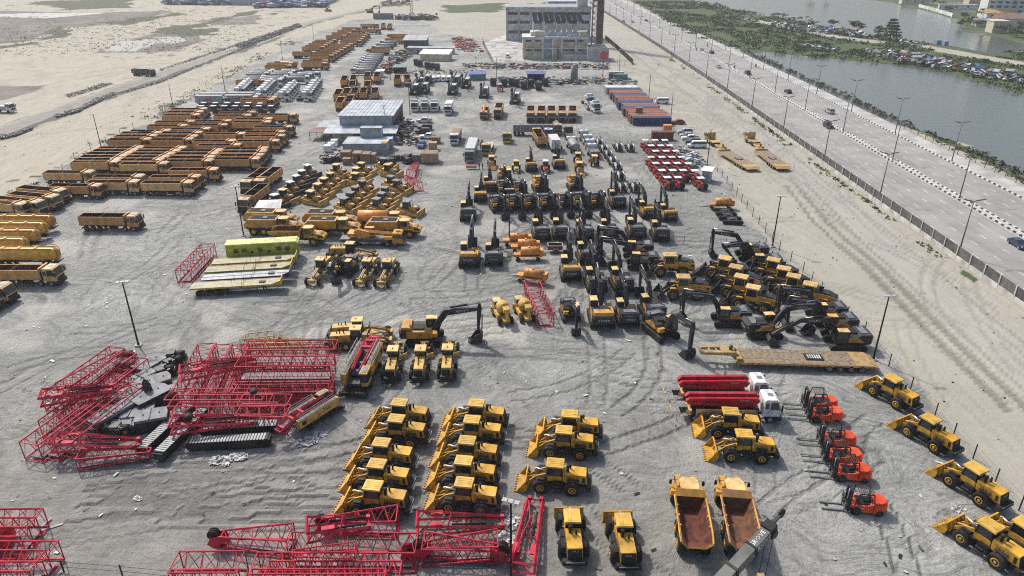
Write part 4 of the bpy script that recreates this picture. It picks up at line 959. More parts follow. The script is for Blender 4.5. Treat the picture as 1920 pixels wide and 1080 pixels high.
POND = PX([(182, 95), (232, 79), (290, 69), (345, 68), (352, 76), (300, 92), (250, 97)])
SALT = PX([(-80, 27), (20, 26), (160, 23), (186, 26), (90, 34), (-80, 31)])
DROAD = [(-160, 120), (-158, 225), (-156, 296), (-155, 329), (-148, 436), (-148, 547), (-120, 700), (-60, 900)]
TRACK = [(71, 20), (71.5, 110), (73.6, 159), (74, 227), (70, 330), (62, 500), (55, 760)]
RUT2 = PX([(1490, 350), (1545, 420), (1640, 500), (1760, 620), (1920, 775)])
def smooth(t): t = np.clip(t, 0, 1); return t * t * (3 - 2 * t)
ys = [4.0]
while ys[-1] < 4200: ys.append(ys[-1] + max(.42, .0062 * ys[-1]))
ys = np.array(ys); NC = 560
us = np.linspace(-1, 1, NC)
Wd = ys * .86 + 55
GX = us[None, :] * Wd[:, None]; GY = np.repeat(ys[:, None], NC, 1)
n1 = vnoise(GX, GY, 14, 1); n2 = vnoise(GX, GY, 4, 2); n3 = vnoise(GX, GY, 55, 3); n4 = vnoise(GX, GY, 1.3, 4)
wob = (n1 - .5) * 8 + (n2 - .5) * 3
gr = smooth(.5 + (sdf(YARD, GX, GY) + wob) / 5)
pale_spots = smooth((n1 * .6 + n2 * .4 - .60) * 6) * .5
green = np.zeros_like(GX)
for g in GREENS: green = np.maximum(green, smooth(.5 + (sdf(g, GX, GY) + wob * 2) / 12))
pg = smooth(.5 + (sdf(PENIN, GX, GY) + wob) / 6)
road_p = np.minimum(pline(PX([(1400, 36), (1440, 43), (1500, 55), (1560, 68), (1640, 78)]), GX, GY), pline(PX([(1722, 86), (1790, 98), (1850, 109), (1930, 122), (2050, 136)]), GX, GY))
pg *= 1 - smooth(1.4 - road_p / 7); pg *= .75 + .25 * smooth((n3 + n1 * .6) * 3 - 1.0)
fb = smooth(.5 + sdf(FARBANK, GX, GY) / 8) * (.55 + .45 * n1)
bank = smooth(1 - np.abs(GX - 128.3 - 1.5 * (n1 - .5)) / 4.2) * smooth((GY - 120) / 20) * smooth((n3 - .15) * 4)
green = np.maximum.reduce([green, pg, fb, bank * .9])
tuft = smooth((n2 * n1 - .42) * 14) * smooth(1 - np.abs(GX + 121 + (GY - 200) * .02) / 9) * (GY < 480)
tuft2 = smooth((n2 - .62) * 7) * smooth(1 - np.abs(GX - 80.3) / 2.0)
leftscrub = smooth((n2 * .5 + n4 * .5 - .56) * 10) * smooth((-150 - GX) / 10) * smooth((GY - 330) / 60) * .8
green = np.maximum.reduce([green, tuft * .7, tuft2 * .8, leftscrub * .7])
mud = np.zeros_like(GX)
for g in MUDS: mud = np.maximum(mud, smooth(.5 + (sdf(g, GX, GY) + wob) / 8))
dd = pline(DROAD, GX, GY)
droad = smooth(1.5 - (dd + wob * .15) / 4.0)
edge = smooth(1 - np.abs(pline([(a + 5.6, b) for a, b in DROAD], GX, GY) + (n2 - .5) * 3) / 3.2) * smooth((n1 - .2) * 5)
edge = np.maximum(edge, .7 * smooth(1 - np.abs(pline([(a - 5.2, b) for a, b in DROAD], GX, GY)) / 1.0) * smooth((n1 - .4) * 5))
track = smooth(1.35 - np.abs(GX - np.interp(GY, [p[1] for p in TRACK], [p[0] for p in TRACK]) + (n1 - .5) * 2) / 5.0) * (GX > 54) * (GX < 82)
rut = np.zeros_like(GX)
def paint(pts, w, amt):
    for (ax, ay), (bx, by) in zip(pts, pts[1:]):
        L = math.hypot(bx - ax, by - ay)
        for k in range(int(L / .25) + 1):
            f = k * .25 / max(L, .01); x = ax + (bx - ax) * f; y = ay + (by - ay) * f
            i = int(np.searchsorted(ys, y)); 
            if i < 1 or i >= len(ys) - 1: continue
            ww = ys[i] * .86 + 55; sp = 2 * ww / (NC - 1); j = int((x + ww) / sp); r = max(0, int(w / sp))
            for q in range(max(0, j - r), min(NC, j + r + 1)):
                rut[i, q] = max(rut[i, q], amt * (1 - .5 * abs(q - j) / (r + 1)))
for off in (-1.3, 1.3):
    paint([(x + off, y) for x, y in RUT2], .6, 1.0)
for off in (-.6, 2.2): paint([(x + off, y) for x, y in PX([(1500, 345), (1560, 410), (1600, 455), (1652, 500)])], .4, .75)
for off in (-3.6, 3.9): paint([(np.interp(y, [p[1] for p in TRACK], [p[0] for p in TRACK]) + off + .5 * math.sin(y * .07), y) for y in range(70, 420, 6)], .35, .55)
random.seed(11)
def arc(cx, cy, a0, turn, L, gauge, amt):
    x, y, a = cx, cy, a0; P1 = []; P2 = []
    for k in range(int(L / 1.0)):
        P1.append((x - math.sin(a) * gauge, y + math.cos(a) * gauge)); P2.append((x + math.sin(a) * gauge, y - math.cos(a) * gauge))
        x += math.cos(a); y += math.sin(a); a += turn
    paint(P1, .22, amt); paint(P2, .22, amt)
for _ in range(150):
    arc(random.uniform(-70, 48), random.uniform(48, 150), random.choice([0, math.pi, math.pi / 2, random.uniform(0, 6.28)]) + random.gauss(0, .25), random.gauss(0, .05), random.uniform(8, 30), 1.1, random.uniform(.25, .6))
for _ in range(45): arc(random.uniform(-46, -18), random.uniform(55, 66), random.gauss(.1, .15), random.gauss(0, .02), random.uniform(6, 18), 1.1, random.uniform(.5, .9))
for _ in range(110): arc(random.uniform(-112, 48), random.uniform(150, 330), random.choice([0, math.pi / 2, random.uniform(0, 6.28)]) + random.gauss(0, .2), random.gauss(0, .03), random.uniform(15, 50), 1.2, random.uniform(.2, .45))
for _ in range(60): arc(random.uniform(54, 80), random.uniform(60, 330), math.pi / 2 + random.gauss(0, .12), random.gauss(0, .012), random.uniform(15, 50), 1.0, random.uniform(.2, .5))
for _ in range(60): arc(random.uniform(-230, -118), random.uniform(170, 420), math.pi / 2 + random.gauss(0, .4), random.gauss(0, .02), random.uniform(15, 60), 1.0, random.uniform(.12, .3))
salt = smooth(.5 + (sdf(SALT, GX, GY) + wob) / 10)
brown = smooth((95 - GY) / 45) * smooth((30 - GX) / 40 + .35) * (.45 + .8 * n3)
wet = smooth((n3 * .6 + n1 * .4 - .52) * 5)
nw = sdf(NEARW, GX, GY) + wob * .25; fw = sdf(FARW, GX, GY) + wob * .4; pw = sdf(POND, GX, GY) + wob * .4
water = np.maximum.reduce([nw, fw])
hw = smooth((GX - 81.6) / 1.2) * smooth((123.5 - GX) / 1.2)
GZ = (n2 - .5) * .10 + (n4 - .5) * .06 - rut * .13
GZ = GZ * (1 - hw) - hw * .35 + edge * (.3 + .5 * n2) + droad * .03
GZ = np.where(water > -6, GZ * .3 - 1.8 * smooth((water + 6) / 8), GZ)
GZ = GZ - .25 * smooth((pw + 1) / 4)
GZ += .5 * (n1 - .4) * smooth((-165 - GX) / 20)
R, Cn = GX.shape
me = bpy.data.meshes.new('ground')
co = np.stack([GX, GY, GZ], -1).reshape(-1, 3).astype(np.float32)
me.vertices.add(R * Cn); me.vertices.foreach_set('co', co.ravel())
idx = (np.arange(R - 1)[:, None] * Cn + np.arange(Cn - 1)[None, :]).ravel()
quads = np.stack([idx, idx + 1, idx + Cn + 1, idx + Cn], -1).astype(np.int32)
me.loops.add(quads.size); me.loops.foreach_set('vertex_index', quads.ravel())
me.polygons.add(len(quads)); me.polygons.foreach_set('loop_start', np.arange(len(quads), dtype=np.int32) * 4)
me.polygons.foreach_set('use_smooth', np.ones(len(quads), bool))
me.update()
for nm, ch in (('mask_a', (gr, green, mud, track)), ('mask_b', (np.clip(rut, 0, 1), salt, np.clip(brown, 0, 1), np.maximum(edge, 0))), ('mask_c', (droad, wet, pale_spots, hw))):
    a = me.color_attributes.new(nm, 'FLOAT_COLOR', 'POINT')
    a.data.foreach_set('color', np.stack(ch, -1).reshape(-1).astype(np.float32))
# ground shader
gm = bpy.data.materials.new('ground_soil'); gm.use_nodes = True
nt = gm.node_tree; N = nt.nodes; LK = nt.links
bs = N['Principled BSDF']; bs.inputs['Roughness'].default_value = .9; bs.inputs['Specular IOR Level'].default_value = .2
def nd(t, **k):
    n = N.new(t)
    for a, b in k.items(): setattr(n, a, b)
    return n
geo = nd('ShaderNodeNewGeometry')
def noise(scale, detail=4, sx=1, sy=1, rot=0, rough=.55, warp=0):
    mp = nd('ShaderNodeMapping'); mp.inputs['Scale'].default_value = (sx, sy, 1); mp.inputs['Rotation'].default_value = (0, 0, rot)
    n = nd('ShaderNodeTexNoise'); n.inputs['Scale'].default_value = scale; n.inputs['Detail'].default_value = detail; n.inputs['Roughness'].default_value = rough
    src = geo.outputs['Position']
    if warp:
        q = nd('ShaderNodeTexNoise'); q.inputs['Scale'].default_value = .045; q.inputs['Detail'].default_value = 2; LK.new(src, q.inputs['Vector'])
        a = nd('ShaderNodeVectorMath', operation='MULTIPLY_ADD'); LK.new(q.outputs['Color'], a.inputs[0]); a.inputs[1].default_value = (warp, warp, 0); LK.new(src, a.inputs[2]); src = a.outputs[0]
    LK.new(src, mp.inputs['Vector']); LK.new(mp.outputs[0], n.inputs['Vector']); return n.outputs['Fac']
def mrange(v, a, b, c=0.0, d=1.0):
    m = nd('ShaderNodeMapRange'); m.inputs[1].default_value = a; m.inputs[2].default_value = b; m.inputs[3].default_value = c; m.inputs[4].default_value = d
    LK.new(v, m.inputs[0]); return m.outputs[0]
def mixc(f, a, b):
    m = nd('ShaderNodeMix', data_type='RGBA')
    if isinstance(f, float): m.inputs['Factor'].default_value = f
    else: LK.new(f, m.inputs['Factor'])
    for s, v in (('A', a), ('B', b)):
        if isinstance(v, tuple): m.inputs[s].default_value = v + (1,)
        else: LK.new(v, m.inputs[s])
    return m.outputs['Result']
def mth(op, a, b=None):
    m = nd('ShaderNodeMath', operation=op)
    for i, v in enumerate((a, b)):
        if v is None: continue
        if isinstance(v, (int, float)): m.inputs[i].default_value = v
        else: LK.new(v, m.inputs[i])
    return m.outputs[0]
def attr(nm):
    a = nd('ShaderNodeVertexColor'); a.layer_name = nm
    s = nd('ShaderNodeSeparateColor'); LK.new(a.outputs['Color'], s.inputs[0]); return s.outputs[0], s.outputs[1], s.outputs[2], a.outputs['Alpha']
A = attr('mask_a'); B = attr('mask_b'); Cc = attr('mask_c')
nf = noise(2.2, 6); nm_ = noise(.35, 6, rough=.65); nl = noise(.05, 5, rough=.6); ns = noise(1.1, 7, .25, 1.0, .1, .75, 38); ns3 = noise(1.0, 7, 1.0, .22, .3, .75, 46); ns2 = noise(.8, 5, 1.0, .12, 0, .7); ng = noise(9, 3)
sepx = nd('ShaderNodeSeparateXYZ'); LK.new(geo.outputs['Position'], sepx.inputs[0]); lft = mrange(sepx.outputs[0], -90, -125)
def soft(mask, k=.5):  # break the edge of a mask with noise
    return mrange(mth('ADD', mask, mth('MULTIPLY', mth('SUBTRACT', nm_, .5), k)), .35, .65)
sand = mixc(mrange(nl, .35, .65), (.342, .325, .268), (.40, .382, .322)); sand = mixc(mrange(ns2, .45, .75, 0, .55), sand, (.285, .270, .226)); sand = mixc(mrange(nf, .4, .7, 0, .3), sand, (.42, .39, .33)); sand = mixc(mrange(nm_, .55, .75, 0, .35), sand, (.235, .215, .185)); sand = mixc(lft, sand, mixc(mrange(ns2, .4, .7), (.435, .405, .325), (.33, .308, .248)))
grav = mixc(mrange(nm_, .34, .66), (.222, .229, .214), (.352, .360, .338)); grav = mixc(mrange(nl, .42, .60, 0, .75), grav, (.40, .402, .375)); nb = noise(.022, 5, .6, 1.4, .5, .6, 30); grav = mixc(mrange(nb, .50, .66, 0, .7), grav, (.185, .190, .182)); grav = mixc(mrange(nb, .46, .34, 0, .55), grav, (.42, .42, .39)); grav = mixc(mrange(ns, .50, .66, 0, .75), grav, (.108, .112, .107)); grav = mixc(mrange(ns3, .52, .68, 0, .7), grav, (.122, .125, .119)); grav = mixc(mrange(ns, .46, .30, 0, .7), grav, (.455, .462, .435)); grav = mixc(mrange(ns3, .44, .28, 0, .6), grav, (.43, .435, .41))
nfine = noise(3.2, 5, .6, 1, .4, .8, 20); grav = mixc(mth('MULTIPLY', mrange(nfine, .5, .68), mrange(nm_, .4, .6, .15, .75)), grav, (.105, .103, .098)); grav = mixc(mth('MULTIPLY', mrange(nfine, .46, .3), .4), grav, (.47, .475, .445)); grav = mixc(mrange(ng, .6, .75, 0, .35), grav, (.5, .5, .48))
grav = mixc(mth('MULTIPLY', Cc[1], .4), grav, (.165, .170, .162)); grav = mixc(Cc[2], grav, (.50, .48, .43))
grav = mixc(mth('MULTIPLY', B[2], .75), grav, mixc(mrange(nm_, .35, .65), (.185, .175, .158), (.30, .285, .262)))
col = mixc(soft(A[0]), sand, grav)
tr = mixc(mrange(ns2, .35, .65), (.335, .315, .285), (.41, .39, .355)); col = mixc(mth('MULTIPLY', soft(A[3], .3), .8), col, tr)
col = mixc(mth('MULTIPLY', Cc[0], .9), col, mixc(mrange(nm_, .35, .65), (.215, .205, .19), (.31, .295, .27)))
col = mixc(soft(A[2], .4), col, mixc(mrange(nl, .4, .6), (.155, .138, .122), (.23, .208, .185)))
col = mixc(soft(B[1], .3), col, (.50, .50, .48))
gcol = mixc(mrange(nm_, .3, .7), (.054, .080, .032), (.105, .130, .055)); gcol = mixc(mrange(nf, .45, .7, 0, .5), gcol, (.03, .045, .018)); gcol = mixc(mth('MULTIPLY', lft, .7), gcol, (.088, .09, .064))
col = mixc(soft(A[1], .9), col, gcol)
col = mixc(mth('MULTIPLY', B[0], mrange(nf, .25, .65, .35, 1.0)), col, mixc(.68, col, (.06, .058, .055)))
col = mixc(mth('MULTIPLY', soft(B[3], .6), .9), col, (.105, .10, .092))
LK.new(col, bs.inputs['Base Color'])
hgt = mth('ADD', mth('MULTIPLY', mth('ADD', ns, ns3), .45), mth('ADD', mth('MULTIPLY', nf, .35), mth('ADD', mth('MULTIPLY', nm_, .8), mth('MULTIPLY', B[0], -.7))))
bp = nd('ShaderNodeBump'); LK.new(mrange(A[0], 0, 1, .25, .8), bp.inputs['Strength']); bp.inputs['Distance'].default_value = .6
LK.new(hgt, bp.inputs['Height']); LK.new(bp.outputs[0], bs.inputs['Normal'])
me.materials.append(gm)
tag(link('ground', me), kind='structure')
# ---------------------------------------------------------------- water
def watermat(name, col, rough, bs_):
    m = bpy.data.materials.new(name); m.use_nodes = True; nt = m.node_tree; b = nt.nodes['Principled BSDF']
    b.inputs['Base Color'].default_value = col + (1,); b.inputs['Roughness'].default_value = rough; b.inputs['IOR'].default_value = 1.33
    g = nt.nodes.new('ShaderNodeNewGeometry'); mp = nt.nodes.new('ShaderNodeMapping'); mp.inputs['Scale'].default_value = (.25, .7, 1); mp.inputs['Rotation'].default_value = (0, 0, .2)
    n = nt.nodes.new('ShaderNodeTexNoise'); n.inputs['Scale'].default_value = .9; n.inputs['Detail'].default_value = 4
    p = nt.nodes.new('ShaderNodeBump'); p.inputs['Strength'].default_value = bs_; p.inputs['Distance'].default_value = .4
    nt.links.new(g.outputs['Position'], mp.inputs[0]); nt.links.new(mp.outputs[0], n.inputs['Vector']); nt.links.new(n.outputs['Fac'], p.inputs['Height']); nt.links.new(p.outputs[0], b.inputs['Normal'])
    M[name] = m
watermat('lagoon', (.105, .115, .10), .14, .35); watermat('pond_water', (.24, .24, .225), .25, .03)
def sheet(name, poly, z, m, kind='structure'):
    mb = MB(); mb.add([(x, y, z) for x, y in poly], [tuple(range(len(poly)))], m)
    return tag(link(name, mb.build(name)), kind=kind)
def grow(poly, d):
    cx = sum(p[0] for p in poly) / len(poly); cy = sum(p[1] for p in poly) / len(poly)
    return [(x + (x - cx) / math.hypot(x - cx, y - cy) * d, y + (y - cy) / math.hypot(x - cx, y - cy) * d) for x, y in poly]
wx = MB(); wx.add([(118, 0, -.55), (900, 0, -.55), (900, 1400, -.55), (118, 1400, -.55)], [(0, 1, 2, 3)], 'lagoon')
tag(link('lagoon_water', wx.build('lagoon_water')), kind='structure')
sheet('pond_water', grow(POND, 6), -.10, 'pond_water')
# ---------------------------------------------------------------- highway
def strip(name, xa, xb, z, m, y0=60, y1=1500, n=80):
    mb = MB(); Y = [y0 * (y1 / y0) ** (i / n) for i in range(n + 1)]
    vs = []
    for y in Y: vs += [(xa(y), y, z), (xb(y), y, z)]
    mb.add(vs, [(2 * i, 2 * i + 1, 2 * i + 3, 2 * i + 2) for i in range(n)], m)
    return tag(link(name, mb.build(name)), kind='structure')
def curve(pts): 
    a = [p[1] for p in pts]; b = [p[0] for p in pts]
    return lambda y: float(np.interp(y, a, b))
bend = curve([(0, 0), (0, 300), (-1.2, 400), (-3.5, 500), (-6.5, 620), (-10, 780), (-40, 1500)])
X = lambda k: (lambda y: k + bend(y))
mr_ = bpy.data.materials.new('highway_concrete'); mr_.use_nodes = True
nt2 = mr_.node_tree; b2 = nt2.nodes['Principled BSDF']; b2.inputs['Roughness'].default_value = .85
g2 = nt2.nodes.new('ShaderNodeNewGeometry')
def nz2(sx, sy, s, d=4):
    mp = nt2.nodes.new('ShaderNodeMapping'); mp.inputs['Scale'].default_value = (sx, sy, 1); n = nt2.nodes.new('ShaderNodeTexNoise'); n.inputs['Scale'].default_value = s; n.inputs['Detail'].default_value = d
    nt2.links.new(g2.outputs['Position'], mp.inputs[0]); nt2.links.new(mp.outputs[0], n.inputs['Vector']); return n.outputs['Fac']
def ramp2(v, a, b, lo, hi):
    r = nt2.nodes.new('ShaderNodeValToRGB'); r.color_ramp.elements[0].position = a; r.color_ramp.elements[1].position = b; r.color_ramp.elements[0].color = lo + (1,); r.color_ramp.elements[1].color = hi + (1,)
    nt2.links.new(v, r.inputs[0]); return r.outputs[0]
ca = ramp2(nz2(1, .03, .6, 5), .35, .65, (.235, .231, .217), (.35, .344, .32)); cb_ = ramp2(nz2(1, 1, .12, 4), .4, .62, (.235, .231, .217), (.36, .352, .33))
mx2 = nt2.nodes.new('ShaderNodeMix'); mx2.data_type = 'RGBA'; mx2.inputs['Factor'].default_value = .5
nt2.links.new(ca, mx2.inputs['A']); nt2.links.new(cb_, mx2.inputs['B'])
# slab joints across the carriageway
wv = nt2.nodes.new('ShaderNodeTexWave'); wv.wave_type = 'BANDS'; wv.bands_direction = 'Y'; wv.inputs['Scale'].default_value = .33
nt2.links.new(g2.outputs['Position'], wv.inputs['Vector'])
jr = nt2.nodes.new('ShaderNodeMapRange'); jr.inputs[1].default_value = .93; jr.inputs[2].default_value = .99; jr.inputs[4].default_value = .3
nt2.links.new(wv.outputs['Fac'], jr.inputs[0])
mx3 = nt2.nodes.new('ShaderNodeMix'); mx3.data_type = 'RGBA'; mx3.inputs['B'].default_value = (.16, .155, .145, 1)
nt2.links.new(jr.outputs[0], mx3.inputs['Factor']); nt2.links.new(mx2.outputs['Result'], mx3.inputs['A']); nt2.links.new(mx3.outputs['Result'], b2.inputs['Base Color'])
M['highway'] = mr_
strip('highway_carriageway', X(82.9), X(101.6), .02, 'highway'); strip('highway_carriageway', X(103.2), X(123.0), .02, 'highway')
strip('median', X(101.6), X(103.2), .10, 'concrete'); strip('footpath', X(116.9), X(122.6), .08, 'apron')
mk = MB()
def dash(x, y, w, l):
    o = bend(y); mk.add([(x + o - w / 2, y, .026), (x + o + w / 2, y, .026), (x + o + w / 2, y + l, .026), (x + o - w / 2, y + l, .026)], [(0, 1, 2, 3)], 'paint_white')
for x in (86.6, 90.2, 93.8, 97.4, 106.8, 110.2, 113.6):
    y = 62 + (x % 2) * 2
    while y < 760: dash(x, y, .16, 2.2); y += 7.5
y = 60
while y < 760:
    dash(101.0, y, .14, 7.4); dash(103.9, y, .14, 7.4); y += 7.5
tag(link('road_markings', mk.build('road_markings')), kind='structure')
for nm, x, w in (('median_kerb', 101.6, .32), ('median_kerb', 103.2, .32), ('footpath_kerb', 116.8, .3)):
    k = MB(); y = 70; i = 0
    while y < 620:
        o = bend(y); k.box(x + o - w / 2, x + o + w / 2, y, y + 1.0, 0, .3, 'paint_white' if i % 2 else 'paint_black'); y += 1.0; i += 1
    tag(link(nm, k.build(nm)), kind='structure')
# ---------------------------------------------------------------- fences
def fence_thing(name, pts, post_h, post_w, label, pm, panel=None, wires=0, plinth=False, every=3.0, maxposts=95, cat='fence'):
    root = link(name, None); root.location = (pts[0][0], pts[0][1], 0); tag(root, label, cat); ox, oy = pts[0]
    P = []
    for (ax, ay), (bx, by) in zip(pts, pts[1:]):
        L = math.hypot(bx - ax, by - ay); n = max(1, int(L / every))
        P += [(ax + (bx - ax) * i / n, ay + (by - ay) * i / n) for i in range(n)]
    P.append(pts[-1]); post = MB(); post.box(-post_w / 2, post_w / 2, -post_w / 2, post_w / 2, -.4, post_h, pm)
    rest = MB()
    for i, (x, y) in enumerate(P):
        if i < maxposts:
            o = link('post', post.build('post'), root); o.location = (x - ox, y - oy, 0)
        else: rest.box(x - ox - post_w / 2, x - ox + post_w / 2, y - oy - post_w / 2, y - oy + post_w / 2, -.3, post_h, pm)
    if rest.v: tag(link('post', rest.build('post'), root), kind='stuff')
    w = MB(); pl = MB(); pr = MB()
    for i, ((ax, ay), (bx, by)) in enumerate(zip(P, P[1:])):
        ax -= ox; bx -= ox; ay -= oy; by -= oy
        for k in range(wires):
            z = post_h * (k + 1) / (wires + .3); w.bar((ax, ay, z), (bx, by, z), .035, 'steel_dark')
        if panel:
            tgt = MB()
            if panel == 'slat':
                for k in range(7): z = .75 + k * .24; tgt.add([(ax, ay, z), (bx, by, z), (bx, by, z + .2), (ax, ay, z + .2), (ax + .05, ay, z), (bx + .05, by, z), (bx + .05, by, z + .2), (ax + .05, ay, z + .2)], [(0, 1, 2, 3), (4, 5, 6, 7), (3, 2, 6, 7), (0, 1, 5, 4)], 'fence_slat')
            else:
                tgt.add([(ax, ay, .2), (bx, by, .2), (bx, by, post_h * .95), (ax, ay, post_h * .95), (ax + .05, ay + .05, .2), (bx + .05, by + .05, .2), (bx + .05, by + .05, post_h * .95), (ax + .05, ay + .05, post_h * .95)], [(0, 1, 2, 3), (4, 5, 6, 7), (3, 2, 6, 7), (0, 1, 5, 4)], panel)
            if i < maxposts: link('panel', tgt.build('panel'), root)
            else: pr.cat(tgt)
        if plinth: pl.add([(ax - .12, ay, -.4), (bx - .12, by, -.4), (bx - .12, by, .62), (ax - .12, ay, .62), (ax + .16, ay, -.4), (bx + .16, by, -.4), (bx + .16, by, .62), (ax + .16, ay, .62)], [(0, 1, 2, 3), (4, 5, 6, 7), (3, 2, 6, 7)], 'concrete')
    if w.v: link('wire', w.build('wire'), root)
    if pl.v: link('plinth', pl.build('plinth'), root)
    if pr.v: tag(link('panel', pr.build('panel'), root), kind='stuff')
    return root
fence_thing('highway_fence', [(82.4 + bend(y), y) for y in [72 + 30 * i for i in range(23)]], 2.5, .28, 'dark slatted fence with pale concrete posts lining the highway', 'concrete', 'slat', plinth=True, every=4.2)
fence_thing('promenade_fence', [(122.8 + bend(y), y) for y in [140 + 30 * i for i in range(18)]], 1.9, .12, 'low rusty post and rail fence beside the lagoon footpath', 'rust', None, wires=3, every=4.0)
fence_thing('wire_fence', PX([(1345, 322), (1372, 356), (1400, 392), (1461, 470), (1505, 511), (1557, 569), (1620, 625), (1666, 687), (1752, 781), (1824, 860), (1910, 957), (1990, 1060)]), 2.0, .1, 'wire fence on thin dark posts dividing gravel yard from sand', 'black', None, wires=3, every=4.0)
fence_thing('site_boundary_fence', PX([(60, 395), (95, 345), (140, 300), (250, 240), (330, 198), (420, 140)]), 1.8, .09, 'sparse row of wire fence posts behind the tippers on the sand', 'black', None, wires=2, every=9.0)
fence_thing('low_wire_fence', PX([(1205, 453), (1360, 463), (1435, 462)]), 1.8, .1, 'short wire fence between charcoal excavators and yellow loaders', 'slate', None, wires=2, every=5.5)
fence_thing('corner_wire_fence', PX([(120, 1072), (230, 1080), (330, 1090)]), 1.4, .1, 'low wire fence between the two bottom piles of red lattice', 'black', None, wires=2, every=4.0)
fence_thing('compound_fence', PX([(905, 78), (908, 90), (924, 118), (1000, 120), (1100, 121), (1186, 123)]), 2.4, .12, 'dark railing fence around the pale concrete compound yard', 'black', None, wires=4, every=3.5)
fence_thing('compound_wall', PX([(1135, 74), (1160, 96), (1186, 121)]), 2.6, .25, 'black solid fence running from tower to compound corner', 'black', 'black', every=4.0)
# ---------------------------------------------------------------- vegetation
gl = bpy.data.materials.new('foliage'); gl.use_nodes = True
nt3 = gl.node_tree; b3 = nt3.nodes['Principled BSDF']; b3.inputs['Roughness'].default_value = .7; b3.inputs['Specular IOR Level'].default_value = .2
g3 = nt3.nodes.new('ShaderNodeNewGeometry'); q3 = nt3.nodes.new('ShaderNodeTexNoise'); q3.inputs['Scale'].default_value = .18; q3.inputs['Detail'].default_value = 5
r3 = nt3.nodes.new('ShaderNodeValToRGB'); r3.color_ramp.elements[0].position = .35; r3.color_ramp.elements[1].position = .66; r3.color_ramp.elements[0].color = (.048, .072, .028, 1); r3.color_ramp.elements[1].color = (.10, .14, .048, 1)
nt3.links.new(g3.outputs['Position'], q3.inputs['Vector']); nt3.links.new(q3.outputs['Fac'], r3.inputs[0]); nt3.links.new(r3.outputs[0], b3.inputs['Base Color'])
M['foliage'] = gl
dry = gl.copy(); dry.name = 'dry_grass'; M['dry_grass'] = dry
for n in dry.node_tree.nodes:
    if n.type == 'VALTORGB': n.color_ramp.elements[0].color = (.10, .095, .05, 1); n.color_ramp.elements[1].color = (.24, .21, .12, 1)
def leaves(mb, c, rx, rz, n, s, m='foliage', flat=.0):
    for _ in range(n):
        a = random.uniform(0, 6.28); r = math.sqrt(random.random()) * rx; zz = random.random()
        p = Vector((c[0] + r * math.cos(a), c[1] + r * math.sin(a), c[2] + rz * zz * (1 - .6 * (r / rx) ** 2)))
        u = Vector((random.gauss(0, 1), random.gauss(0, 1), random.gauss(0, .6))).normalized(); v = u.cross(Vector((random.gauss(0, 1), random.gauss(0, 1), random.gauss(0, 1)))).normalized()
        k = s * random.uniform(.6, 1.3)
        mb.add([p - u * k - v * k * .5, p + u * k - v * k * .5, p + u * k * .7 + v * k * .6, p - u * k * .6 + v * k * .5], [(0, 1, 2, 3)], m)
def scatter(poly, n, fn):
    xs = [p[0] for p in poly]; ysq = [p[1] for p in poly]; k = 0; tries = 0
    while k < n and tries < n * 40:
        tries += 1; x = random.uniform(min(xs), max(xs)); y = random.uniform(min(ysq), max(ysq))
        if sdf(poly, np.array([x]), np.array([y]))[0] > 1: 
            if fn(x, y) is not False: k += 1
sv = MB()
def okp(x, y):
    d = min(float(pline(PX([(1400, 36), (1440, 43), (1500, 55), (1560, 68), (1640, 78)]), np.array([x]), np.array([y]))[0]), float(pline(PX([(1722, 86), (1790, 98), (1850, 109), (1930, 122), (2050, 136)]), np.array([x]), np.array([y]))[0]))
    if d < 6 or y > 760: return False
    if float(vnoise(np.array([x]), np.array([y]), 30, 9)[0]) < .3: return False
    leaves(sv, (x, y, 0), random.uniform(1.5, 4.2), random.uniform(.5, 1.7), 22, .5)
scatter(PENIN, 1500, okp)
tag(link('scrub_vegetation', sv.build('scrub_vegetation')), kind='stuff')
sb = MB()
for _ in range(520):
    y = random.uniform(128, 620); x = 127.5 + bend(y) + random.gauss(0, 1.2) + (2.0 if 165 < y < 205 else 0)
    leaves(sb, (x, y, -.3), random.uniform(.5, 1.5), random.uniform(.4, 1.1), 14, .32)
for _ in range(140):
    y = random.uniform(132, 215); leaves(sb, (random.uniform(124.5, 131), y, -.2), 1.0, .5, 8, .4)
tag(link('bank_vegetation', sb.build('bank_vegetation')), kind='stuff')
sg = MB()
for _ in range(420):
    y = random.uniform(150, 470); x = np.interp(y, [100, 185, 255, 329, 467], [-110, -117, -119, -124, -131]) - abs(random.gauss(0, 4)) + 1
    if vnoise(np.array([x]), np.array([y]), 16, 6)[0] > .45: leaves(sg, (x, y, 0), random.uniform(.4, 1.3), random.uniform(.2, .7), 10, .2, random.choice(['dry_grass', 'foliage', 'dry_grass']))
for _ in range(330):
    y = random.uniform(90, 400); x = 80.6 + bend(y) - abs(random.gauss(0, .9))
    if vnoise(np.array([x]), np.array([y]), 9, 8)[0] > .5: leaves(sg, (x, y, 0), random.uniform(.3, .9), random.uniform(.2, .6), 7, .25, random.choice(['dry_grass', 'foliage']))
for _ in range(1300):
    x, y = at(random.uniform(-20, 470), random.uniform(30, 98)); leaves(sg, (x, y, 0), .9, .3, 3, .3, 'dry_grass')
tag(link('dry_grass', sg.build('dry_grass')), kind='stuff')
